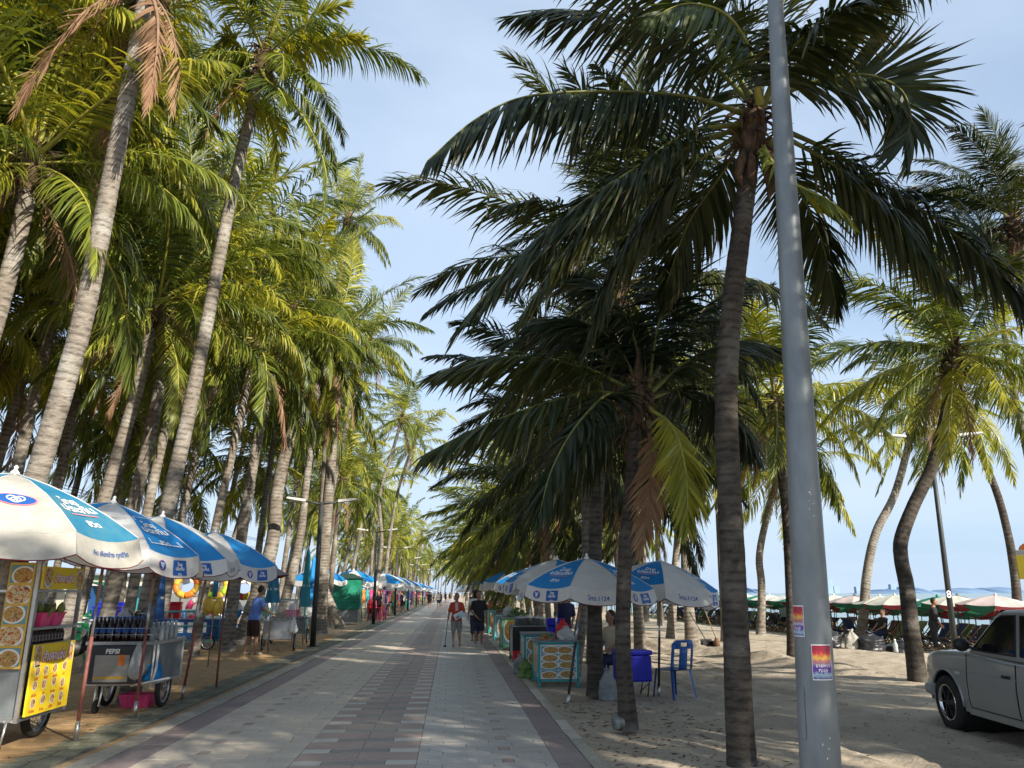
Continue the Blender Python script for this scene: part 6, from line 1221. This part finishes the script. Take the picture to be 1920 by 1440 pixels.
# ------------------------------------------------------------------ the silver pickup (local: x forward from the front axle, y left, z up)
def pickup(label, loc, rz):
    t = thing('pickup_truck', label, 'pickup truck', loc, rz); wr = .345
    # lower body: side outline with both wheel arches
    def arch(cx_, r, n=12): return [(cx_+r*math.cos(PI-PI*k/n), wr+r*math.sin(PI-PI*k/n)) for k in range(n+1)]
    top = [(-4.02, .98), (-2.2, .98), (-1.55, .98), (-.62, 1.03), (-.30, 1.02), (.25, .99), (.55, .955), (.68, .90)]
    front = [(.79, .66), (.80, .42), (.74, .30), (.50, .27)]
    out = [(-4.05, .42), (-3.55, .36)]
    bot = [(.415, .27)]+list(reversed(arch(0, .415)))+[(-.46, .29), (-2.52, .29)]+list(reversed(arch(-2.95, .415)))+[(-3.37, .33)]
    HW = .83
    def wid(x, z): return HW-.13*max(0, (x-.15)/.65)**2-.035*max(0, z-.68)/.3-.03*max(0, .45-z)/.2-.02*max(0, (-x-3.6)/.45)**2
    TX, TZ = zip(*sorted(top+[(.76, .80), (.80, .66), (-4.05, .97)])); 
    def ztop(x): return float(np.interp(x, TX, TZ))
    def zbot(x):
        z = float(np.interp(x, [-4.05, -3.37, -2.5, -.46, .42, .70, .80], [.42, .33, .29, .29, .30, .34, .44]))
        for cx_ in (0, -2.95):
            if abs(x-cx_) < .415: z = max(z, wr+math.sqrt(.415**2-(x-cx_)**2))
        return z
    xs_ = sorted(set([-4.05, -4.0, -3.8, -3.6, -2.3, -2.0, -1.7, -1.4, -1.1, -.8, -.6, .5, .6, .68, .73, .77, .79, .80]+[cx_+.4149*math.cos(PI*k/22) for cx_ in (0, -2.95) for k in range(23)]+[cx_+s*.4155 for cx_ in (0, -2.95) for s in (1, -1)]))
    NV = 9; sec = []
    for x in xs_:
        zt, zb = ztop(x), zbot(x); row = []
        for j in range(NV): z = zb+(zt-.07-zb)*j/(NV-1); row.append((wid(x, z), z))
        w0 = wid(x, zt-.07)
        for k in range(1, 6): q = PI/2*k/5; row.append((w0-.07*(1-math.cos(q)), zt-.07+.07*math.sin(q)))
        for y_ in (.6, .3, 0): row.append(((w0-.07)*y_, zt+.028*(1-y_**2)))
        sec.append([(x, y_, z) for y_, z in row]+[(x, -y_, z) for y_, z in reversed(row[:-1])])
    nn = len(sec[0]); mb = MB(); vs = [p for r_ in sec for p in r_]
    mb.add(vs, [(i*nn+k, (i+1)*nn+k, (i+1)*nn+k+1, i*nn+k+1) for i in range(len(sec)-1) for k in range(nn-1)], 0, True)
    mb.add(sec[-1], [tuple(range(nn))]); mb.add(sec[0], [tuple(reversed(range(nn)))])
    o = mb.build('body', M['car'], t)
    # dark wheel wells and underside
    mb = MB(); mb.box(-3.9, .5, -.62, .62, .22, .5); mb.build('underbody', M['black'], t)
    for cx_ in (0, -2.95):
        mb = MB(); mb.lathe([(.40, -.80), (.405, .80)], 24, (cx_, 0, wr), (0, 1, 0)); mb.build('wheel_well', M['seam'], t)
        for s in (1, -1):
            mb = MB(); mb.tube([(cx_+.425*math.cos(PI*k/14), s*(wid(cx_, .6)-.002), wr+.425*math.sin(PI*k/14)) for k in range(15)], .018, 8); mb.build('wheel_arch', M['car'], t)
            wh = MB().lathe([(.22, -.10), (.32, -.11), (.342, -.07), (.345, 0), (.342, .07), (.32, .11), (.235, .108), (.225, .09)], 36, (cx_, s*.735, wr), (0, s, 0)).build('wheel', M['rubber'], t)
            MB().lathe([(.232, .09), (.228, .112), (.212, .108), (.205, .07)], 36, (cx_, s*.735, wr), (0, s, 0)).build('rim', M['chrome'], wh)
            mb = MB(); mb.lathe([(.21, .05), (.05, .075), (.045, .10), (0, .10)], 24, (cx_, s*.735, wr), (0, s, 0)); 
            for k in range(6):
                a = 2*PI*k/6; mb.bar((cx_+.05*math.cos(a), s*(.735+.082), wr+.05*math.sin(a)), (cx_+.207*math.cos(a), s*(.735+.078), wr+.207*math.sin(a)), .05, .02)
            mb.build('hub', mat('dark_alloy', (.05, .05, .05), .35, .1, 9, metal=.6), wh)
    # cab
    b = {'fb': (-.52, 1.02), 'ft': (-1.28, 1.585), 'rt': (-2.18, 1.60), 'rb': (-2.42, .985)}
    def cabp(x, z, s, off=0.0): f = (z-1.0)/.6; return Vector((x, s*(.775-.125*f+off), z))
    pl = [(-.52, 1.0), (-1.22, 1.525), (-1.34, 1.56), (-1.7, 1.575), (-2.1, 1.56), (-2.2, 1.52), (-2.42, .97)]
    mb = MB(); n = len(pl); vs = [cabp(x, z, 1) for x, z in pl]+[cabp(x, z, -1) for x, z in pl]
    mb.add(vs, [tuple(range(n-1, -1, -1)), tuple(range(n, 2*n))]+[(i, (i+1) % n, n+(i+1) % n, n+i) for i in range(n)]); mb.build('cab', M['car'], t, bevel=.05, seg=4)
    for s in (1, -1):
        for nm, q in (('side_window', [(-.70, 1.06), (-1.22, 1.455), (-1.34, 1.495), (-1.62, 1.505), (-1.66, 1.05)]), ('rear_window', [(-1.76, 1.05), (-1.72, 1.505), (-2.06, 1.495), (-2.24, 1.05)])):
            mb = MB(); f0 = [cabp(x, z, s, .004) for x, z in q]; f1 = [cabp(x, z, s, -.02) for x, z in q]; k = len(q); mb.add(f0+f1, [tuple(range(k))]+[(i, (i+1) % k, k+(i+1) % k, k+i) for i in range(k)]); wn = mb.build(nm, M['car_glass'], t)
            mb = MB(); mb.tube([cabp(x, z, s, .004) for x, z in q], .011, 6, closed=True); mb.build('window_seal', M['black'], wn)
        # doors, with a dark gap round them
        for nm, q in (('door', [(-.60, .36), (-.56, .70), (-.64, 1.005), (-1.66, .985), (-1.68, .36)]), ('rear_door', [(-1.71, .36), (-1.69, .985), (-2.28, .975), (-2.36, .75), (-2.36, .36)])):
            def side(x, z, off): return Vector((x, s*(wid(x, z)+off), z))
            z1_ = lambda x: ztop(x)-.055
            xa, xb = (-1.67, -.60) if nm == 'door' else (-2.34, -1.70)
            mb = MB(); mb.grid(lambda u, v: side(xa+(xb-xa)*u, .37+(z1_(xa+(xb-xa)*u)-.37)*v, .0035), 12, 10); dr = mb.build(nm, M['car'], t)
            mb = MB(); mb.tube([side(xa-.012, .36+(z1_(xa)+.03-.36)*k/8, .0015) for k in range(8, -1, -1)]+[side(xb+.012, .36+(z1_(xb)+.03-.36)*k/8, .0015) for k in range(9)], .0065, 5); mb.build('door_gap', M['seam'], dr)
            if nm == 'door':
                MB().box(-1.58, -1.42, s*(wid(-1.5, .82)+.005), s*(wid(-1.5, .82)+.032), .79, .825).build('handle', M['black'], dr, bevel=.008)
        MB().box(-.40, -.28, s*(wid(-.3, .74)-.005), s*(wid(-.3, .74)+.012), .735, .765).build('indicator', M['umb_cream'], t, bevel=.006)
        MB().tube([side(-3.9+.2*k, .79, .0035) for k in range(22)], .0055, 6).build('body_crease', M['car'], t)
        MB().box(-2.45, -.5, s*(wid(-1, .3)-.03), s*(wid(-1, .3)+.004), .265, .345).build('sill', M['car'], t, bevel=.02)
        mi = MB(); mi.ell((-.78, s*.93, 1.13), (.06, .10, .085), 14, 10); mi.bar((-.80, s*.76, 1.08), (-.79, s*.88, 1.10), .05, .03); mi.build('wing_mirror', M['black'], t)
        hl = MB(); hl.prism([(.56, .66), (.735, .66), (.72, .79), (.50, .77)], lambda x, z: Vector((x, s*(wid(x, z)+.004), z)), lambda x, z: Vector((x+.02, s*.42, z))); hl.build('headlight', M['pet_grey'], t, bevel=.012)
        MB().box(-4.08, -4.03, s*.70-.08, s*.70+.08, .62, .92).build('tail_light', M['red_plastic'], t)
    mb = MB(); mb.tube([(.30, .815, .47), (.55, .79, .47), (.74, .68, .47), (.835, .45, .47), (.85, 0, .47), (.835, -.45, .47), (.74, -.68, .47), (.55, -.79, .47), (.30, -.815, .47)], .085, 10); mb.build('bumper', M['car'], t); MB().box(.74, .80, -.42, .42, .64, .80).build('grille', M['black'], t, bevel=.01)
    mb = MB(); mb.add([cabp(-.58, 1.055, 1, -.09)+Vector((.012, 0, .012)), cabp(-.58, 1.055, -1, -.09)+Vector((.012, 0, .012)), cabp(-1.20, 1.55, -1, -.07)+Vector((.012, 0, .012)), cabp(-1.20, 1.55, 1, -.07)+Vector((.012, 0, .012))], [(0, 1, 2, 3)]); mb.build('windscreen', M['car_glass'], t)
    MB().box(-4.0, -2.5, -.70, .70, .981, .99).build('bed_cover', M['black'], t); return t
pickup('silver grey pickup truck with dark tinted windows parked on the sand', (6.62, 9.25, -.05), R(90-7.4)).scale = (.88, .88, .88)

# ------------------------------------------------------------------ people: one continuous skin, clothes as children
def remesh(o, v, it=4):
    m_ = o.modifiers.new('r', 'REMESH'); m_.mode = 'VOXEL'; m_.voxel_size = v; m_.use_smooth_shade = True
    if it: s_ = o.modifiers.new('s', 'SMOOTH'); s_.factor = .5; s_.iterations = it
    return o
def person(label, loc, rz, h, arms, legs, top, bottom, shoe, lean=(0, 0), sleeve=.6, short=.9, shirt_len=.50, hair='short', sit=False, v=.011, group=None, female=False, hat=None, skin='skin', fingers=True):
    # local: faces -y, x to the viewer's right; arms = ((elbow, wrist) left on picture, right), legs = ((knee, ankle) ...), all as fractions of the height
    t = thing('person', label, 'person', loc, rz, group); S = h; V_ = lambda p: Vector(p)*S
    lx, ly = lean
    def tp(x, y, z):                                          # torso leans about the hip
        f = max(0, z-.50)/.5; return Vector((x+lx*f, y+ly*f, z))
    k = 1.0 if not female else .93
    spine = [(.465, .055, .05), (.50, .095, .066), (.54, .098, .068), (.61, .082, .058), (.70, .098, .066), (.765, .104, .062), (.80, .094, .052), (.825, .055, .042), (.845, .034, .036), (.875, .032, .035)]
    zoff = -legs[2] if sit else 0.0
    def ring(z, rx, ry, grow_=0): p = tp(0, 0, z); return (p.x*S, p.y*S, (p.z+zoff)*S, (rx*k+grow_)*S, (ry+grow_)*S)
    mb = MB(); mb.rings([ring(*s_) for s_ in spine], 18)
    hc = tp(0, -.008, .93)+Vector((lx*.1, ly*.1, zoff)); R_h = Matrix.Rotation(-ly*.6, 3, 'X'); mb.ell(V_(hc), (.047*S, .056*S, .068*S), 16, 12, 0, R_h); mb.ell(V_(hc+Vector((0, -.018, -.035))), (.034*S, .036*S, .035*S), 12, 8)
    mb.ell(V_(hc+Vector((0, -.058, -.006))), (.009*S, .014*S, .014*S), 8, 6); 
    for s in (-1, 1): mb.ell(V_(hc+Vector((s*.048, .004, -.003))), (.007*S, .012*S, .018*S), 8, 6)
    sl = []
    for s, (el, wr_) in zip((-1, 1), arms):
        sh = tp(s*.100*k, 0, .795)+Vector((0, 0, zoff)); el = Vector(el)+Vector((0, 0, zoff)); wr_ = Vector(wr_)+Vector((0, 0, zoff))
        mb.tube([V_(tp(s*.05, 0, .79)+Vector((0, 0, zoff))), V_(sh), V_(sh.lerp(el, .5)), V_(el), V_(el.lerp(wr_, .35)), V_(wr_)], [.035*S, .034*S, .027*S, .022*S, .022*S, .0145*S], 12)
        d = (wr_-el).normalized(); pal = wr_+d*.03; side = Vector((0, 1, 0)) if abs(d.y) < .7 else Vector((1, 0, 0)); side = (side-d*side.dot(d)).normalized(); up_ = d.cross(side)
        rot = Matrix((side, up_, d)).transposed(); mb.ell(V_(pal), (.023*S, .012*S, .032*S), 10, 8, 0, rot)
        if fingers:
            for i in range(4):
                o_ = pal+side*(-.0165+.011*i)+d*.018; ln = (.036, .042, .040, .031)[i]; cu = up_*(-s)*.35
                mb.tube([V_(o_), V_(o_+d*ln*.5), V_(o_+(d+cu).normalized()*ln*.95), V_(o_+(d+cu*2.2).normalized()*ln*1.3)], [.0058*S, .0056*S, .0052*S, .0042*S], 6)
            o_ = pal-d*.008-side*.016; mb.tube([V_(o_), V_(o_-side*.016+d*.014), V_(o_-side*.020+d*.034)], [.008*S, .0062*S, .0048*S], 6)
        sl.append((sh, el, wr_))
    lg = []
    for s, (kn, an) in zip((-1, 1), legs[:2]):
        hp_ = Vector((s*.052, 0, .495+zoff)); kn, an = Vector(kn), Vector(an)
        mb.tube([V_(hp_), V_(hp_.lerp(kn, .4)), V_(kn), V_(kn.lerp(an, .3)), V_(kn.lerp(an, .7)), V_(an)], [.056*S, .047*S, .031*S, .032*S, .021*S, .017*S], 14)
        mb.ell(V_(an+Vector((0, -.035, -.018))), (.024*S, .066*S, .020*S), 12, 8); lg.append((hp_, kn, an))
    body = remesh(mb.build('body', M[skin], t), v)
    if top:
        mb = MB(); z0 = shirt_len; rs_ = [ring(z0, .104, .078, .010), ring(.54, .098, .068, .016)]+[ring(z, a, b, .013) for z, a, b in spine[3:7]]+[ring(.822, .06, .046, .006), ring(.834, .040, .040, .004)]
        mb.rings(rs_, 18)
        for sh, el, wr_ in sl:
            e = sh.lerp(el, min(1, sleeve)) if sleeve <= 1 else el.lerp(wr_, sleeve-1); pp = [V_(sh+Vector((-.03 if sh.x > 0 else .03, 0, 0))), V_(sh)]+([V_(el)] if sleeve > 1 else [])+[V_(e)]
            mb.tube(pp, [.040*S, .041*S]+([.033*S] if sleeve > 1 else [])+[(.037 if sleeve <= 1 else .027)*S], 12)
        remesh(mb.build('shirt', M[top], t), v)
    if bottom:
        mb = MB(); mb.rings([ring(.462, .098, .068, .006), ring(.50, .1, .07, .008), ring(.56, .095, .066, .010)], 18)
        for hp_, kn, an in lg:
            e = hp_.lerp(kn, short) if short <= 1 else kn.lerp(an, short-1); mb.tube([V_(hp_), V_(hp_.lerp(kn, .5))]+([V_(kn)] if short > 1 else [])+[V_(e)], [.062*S, .058*S]+([.046*S] if short > 1 else [])+[(.053 if short <= 1 else .040)*S], 14)
        remesh(mb.build('trousers' if short > 1.4 else 'shorts', M[bottom], t), v)
    if shoe:
        for hp_, kn, an in lg:
            mb = MB(); c = an+Vector((0, -.036, -.022)); mb.ell(V_(c), (.029*S, .073*S, .022*S), 12, 8); mb.box((c.x-.028)*S, (c.x+.028)*S, (c.y-.07)*S, (c.y+.06)*S, (c.z-.018)*S, (c.z-.008)*S); remesh(mb.build('shoe', M[shoe], t), .008, 2)
    mb = MB(); mb.ell(V_(hc+Vector((0, .014, .016))), (.052*S, .054*S, .062*S), 14, 10, 0, R_h)
    if hair == 'bun': mb.ell(V_(hc+Vector((0, .06, .03))), (.022*S, .022*S, .022*S), 10, 8)
    if hair == 'long': mb.ell(V_(hc+Vector((0, .035, -.05))), (.05*S, .03*S, .07*S), 10, 8)
    mb.build('hair', M[hat or 'hair'], t)
    for s in (-1, 1): MB().ell(V_(hc+Vector((s*.019, -.0535, .008))), (.0065*S, .003*S, .004*S), 8, 6).build('eye', M['hair'], t)
    MB().ell(V_(hc+Vector((0, -.0535, -.036))), (.015*S, .004*S, .0035*S), 8, 6).build('mouth', mat('lips', (.2, .07, .06), .5), t)
    return t
STAND = (((-.055, -.005, .275), (-.055, .0, .042)), ((.055, -.005, .275), (.055, .0, .042)))
# the two walkers coming towards the camera
pw = G(855, 1212); wm_ = person('woman in a red flowered shirt and grey shorts walking with a stick', (pw.x, pw.y, 0), -.04, 1.50, (((-.145, .0, .63), (-.165, -.06, .49)), ((.145, -.01, .64), (.06, -.12, .58))), (((-.055, -.03, .285), (-.05, -.075, .045)), ((.06, .01, .275), (.075, .045, .045))), 'shirt_red', 'shorts_grey', 'sandal', sleeve=.95, short=1.12, hair='bun', female=True, shirt_len=.47, v=.010)
MB().add([(-.045, -.115, 1.23), (.045, -.115, 1.23), (.05, -.118, 1.02), (-.03, -.12, .98)], [(0, 1, 2, 3)]).build('scarf', M['lanyard'], wm_)
st_ = thing('walking_stick', 'thin dark walking stick with a wide foot held by the woman in red', 'walking stick', (pw.x-.29, pw.y-.10, 0)); MB().tube([(-.03, 0, .01), (.04, -.0, .80)], .009, 8).build('shaft', M['black'], st_); MB().lathe([(.05, 0), (.045, .02), (.014, .05)], 12, (-.03, 0, 0)).build('foot', M['black'], st_); MB().tube([(.04, -.05, .80), (.04, 0, .81), (.04, .06, .80)], .011, 8).build('handle', M['black'], st_)
pa = thing('folder', 'pale blue folder held by the woman in red', 'folder', (pw.x+.07, pw.y-.215, .87), -.04); mb = MB(); mb.obox((0, 0, 0), .15, .006, .085, Matrix.Rotation(-.45, 3, 'Y')); mb.build('cover', M['paper'], pa)
pm = G(897, 1212); person('man in black T-shirt, dark patterned shorts and white shoes beside the woman in red', (pm.x, pm.y, 0), .02, 1.56, (((-.135, -.01, .63), (-.03, -.10, .52)), ((.145, .0, .63), (.15, -.045, .485))), STAND, 'shirt_black', 'shorts_dark', 'shoe_white', sleeve=.85, short=.98, shirt_len=.46, v=.010)
# the vendor in blue, turned to his cart
pv = G(470, 1228); person('vendor in a light blue shirt and brown shorts bending over the stainless cart', (pv.x, pv.y, 0), R(128), 1.68, (((-.14, -.09, .66), (-.10, -.22, .60)), ((.15, -.10, .68), (.12, -.24, .64))), (((-.06, -.03, .275), (-.07, -.04, .042)), ((.055, .02, .275), (.06, .08, .042))), 'shirt_blue', 'shorts_brown', 'sandal', lean=(0, -.09), sleeve=.8, short=1.05, v=.011)
# seated vendor behind the trunk, on the right
sc_ = chair('dark blue plastic chair the seated vendor sits on', (2.86, 13.9, -.045), R(60), 'chair_blue')
person('person in a pale shirt sitting on a low chair behind the short palm trunk', (2.86, 13.9, -.045), R(-60), 1.58, (((-.13, -.06, .64), (-.07, -.18, .57)), ((.13, -.06, .64), (.05, -.19, .58))), (((-.06, -.24, .27), (-.06, -.22, .042)), ((.06, -.24, .27), (.07, -.24, .042)), .205), 'shirt_cream', 'navy', 'sandal', lean=(0, -.05), sleeve=.8, short=1.5, sit=True, hair='long')
person('cook in a navy apron behind the stall with the dish pictures', A(1057, 1178, 17.6)*Vector((1, 1, 0)) if False else (A(1057, 1178, 17.6).x, 17.6, -.04), R(10), 1.6, (((-.13, -.05, .64), (-.08, -.16, .58)), ((.13, -.05, .64), (.07, -.17, .57))), STAND, 'navy', 'navy', 'sandal', lean=(0, -.10), sleeve=.9, short=1.7, v=.014)
person('person with a long black ponytail and a white top walking behind the man in black', (pm.x-.02, pm.y+2.6, 0), PI, 1.6, (((-.13, 0, .64), (-.14, -.03, .49)), ((.13, 0, .64), (.14, -.03, .49))), STAND, 'shirt_white', 'shorts_dark', 'sandal', hair='long', short=1.6, v=.014)
person('person in dark clothes standing by the kerb stalls behind the woman in red', (1.05, 36, 0), .4, 1.62, (((-.13, 0, .64), (-.13, -.05, .5)), ((.13, 0, .64), (.13, -.05, .5))), STAND, 'shorts_dark', 'shorts_brown', 'sandal', v=.016)
pd = person('walker in a dark top far along the promenade', (-2.2, 84, 0), PI, 1.65, (((-.13, 0, .64), (-.14, -.03, .49)), ((.13, 0, .64), (.14, -.03, .49))), STAND, 'shirt_black', 'shorts_brown', None, v=.022, group='walkers far along the promenade', fingers=False)
pe = person('walker in a white top far along the promenade', (-1.3, 86, 0), PI, 1.6, (((-.13, 0, .64), (-.14, -.03, .49)), ((.13, 0, .64), (.14, -.03, .49))), STAND, 'shirt_white', 'navy', None, v=.022, group='walkers far along the promenade', fingers=False)
rs = random.Random(9)
for i in range(9):
    dup((pd, pe)[i % 2], (rs.uniform(-3.2, 1.1), 98+i*9, 0), rs.uniform(0, 6.3))
for i in range(6): dup((pd, pe)[i % 2], (-4.1+rs.uniform(-.3, .3), 46+i*5, 0), rs.uniform(0, 6.3), ('shopper in a dark top at the far left stalls', 'shopper in a white top at the far left stalls')[i % 2], 'shoppers at the far left stalls')

# ------------------------------------------------------------------ beach umbrellas and deck chairs
def beach_umbrella(label, top_m, val_m, seed):
    t = thing('beach_umbrella', label, 'umbrella', (0, 0, 0), 0, 'beach umbrellas in rows'); n = 8; rad = 1.12; rs = random.Random(seed); H_ = 1.92
    MB().tube([(0, 0, 0), (0, 0, H_)], .02, 6).build('pole', M['print_black'], t); MB().lathe([(.04, -.01), (.05, .03), (.02, .06), (0, .09)], 8, (0, 0, H_)).build('finial', M[top_m], t)
    def P(k, u, v): 
        a0, a1 = 2*PI*k/n, 2*PI*(k+1)/n; x = (math.cos(a0)*(1-u)+math.cos(a1)*u)*rad*v; y = (math.sin(a0)*(1-u)+math.sin(a1)*u)*rad*v; return Vector((x, y, H_-.29*(.5*v+.5*v*v)-.03*4*u*(1-u)*v))
    mb = MB()
    for k in range(n): mb.grid(lambda u, v: P(k, u, max(v, .01)), 4, 4)
    mb.build('canopy', M[top_m], t)
    for k in range(n):
        mb = MB(); hh = .16*rs.uniform(.9, 1.15); mb.grid(lambda u, v: P(k, u, 1)+Vector((0, 0, -hh*v*(.72+.28*math.sin(PI*u)))), 5, 1); mb.build('valance', M[val_m if k % 2 else ('val_green' if val_m == 'val_red' else 'umb_cream')], t)
    return t
BU = [beach_umbrella('green beach umbrella in the rows by the water', 'umb_green', 'val_green', 1), beach_umbrella('cream beach umbrella with a red valance in the rows by the water', 'umb_cream', 'val_red', 2), beach_umbrella('white and pink beach umbrella with a red valance in the rows by the water', 'umb_pink', 'val_red', 3), beach_umbrella('pale blue beach umbrella with a red valance in the rows by the water', 'umb_sky', 'val_red', 4), beach_umbrella('dark green beach umbrella with a red valance in the rows by the water', 'umb_green', 'val_red', 5)]
def deck_chair(label, m_):
    t = thing('deck_chair', label, 'deck chair', (0, 0, 0), 0, 'deck chairs under the beach umbrellas'); mb = MB()
    for s in (-.28, .28): mb.bar((.45, s, .05), (-.45, s, .98), .035, .03); mb.bar((-.42, s*.93, .03), (.38, s*.93, .52), .035, .03); mb.bar((-.15, s*1.02, .62), (-.55, s*1.02, .05), .03, .025)
    for p in ((.45, .05), (-.45, .98), (.38, .52), (-.42, .03)): mb.bar((p[0], -.28, p[1]), (p[0], .28, p[1]), .03, .03)
    mb.build('frame', M['wood'], t)
    mb = MB(); mb.grid(lambda u, v: Vector((.38-.83*v, -.25+.5*u, .52+.46*v-.42*math.sin(PI*min(1, v*1.05))*(1-v*.35))), 3, 10); mb.build('sling', M[m_], t); return t
DC = [deck_chair('navy deck chair in the rows under the beach umbrellas', 'sling_navy'), deck_chair('green deck chair in the rows under the beach umbrellas', 'sling_green'), deck_chair('black deck chair in the rows under the beach umbrellas', 'sling_dark')]
rs = random.Random(21); used = set(); usedc = set()
def place(lst, used_, i, loc, rz):
    o = lst[i]
    if i not in used_: used_.add(i); o.location = loc; o.rotation_euler = (0, 0, rz); return o
    return dup(o, loc, rz)
for r, x in enumerate((17.0, 18.8, 20.6, 22.4, 24.3)):
    y = 23.5+r*.3+(x-17)*.9
    while y < 118:
        if x/y < .80 and x/y > .10:
            xx, yy = x+rs.uniform(-.3, .3), y+rs.uniform(-.25, .25); far = yy > 42
            i = rs.choices(range(5), (8, 2, 2, 1, 3) if far else (3, 4, 4, 2, 3))[0]; o = place(BU, used, i, (xx, yy, sandz(xx, yy)-.02), rs.uniform(0, 6)); o.rotation_euler = (rs.uniform(-.05, .05), rs.uniform(-.05, .05), rs.uniform(0, 6))
            if y < 70 and r < 3:
                for k in (-.55, .55):
                    place(DC, usedc, rs.choices(range(3), (4, 2, 3))[0], (xx+.15, yy+k, sandz(xx, yy)-.01), PI+rs.uniform(-.15, .15) if rs.random() < .85 else .3)
        y += 1.8 if y < 60 else 2.6
ds = lambda px_, Y: (A(px_, 1150, Y).x, Y, sandz(A(px_, 1150, Y).x, Y))
person('person in black standing bent over at the edge of the beach umbrellas', ds(1746, 25.0), R(60), 1.72, (((-.13, -.05, .64), (-.10, -.13, .52)), ((.13, -.05, .64), (.10, -.13, .52))), STAND, 'shirt_black', 'shirt_black', 'sandal', lean=(0, -.07), sleeve=1.5, short=1.7, v=.014)
person('person in a white top standing far off under the green beach umbrellas', ds(1470, 44), R(160), 1.68, (((-.14, -.02, .64), (-.08, -.12, .62)), ((.14, -.02, .64), (.08, -.12, .62))), STAND, 'shirt_white', 'shorts_dark', None, v=.02, short=1.0)
person('dark figure reclining among the deck chairs right of the rubbish sacks', (ds(1652, 28)[0], 28, ds(1652, 28)[2]), R(-80), 1.65, (((-.13, -.06, .64), (-.10, -.18, .57)), ((.13, -.06, .64), (.09, -.19, .58))), (((-.06, -.24, .27), (-.06, -.24, .042)), ((.06, -.24, .27), (.07, -.26, .042)), .205), 'shirt_black', 'navy', None, lean=(0, .05), sit=True, short=1.6, v=.016)
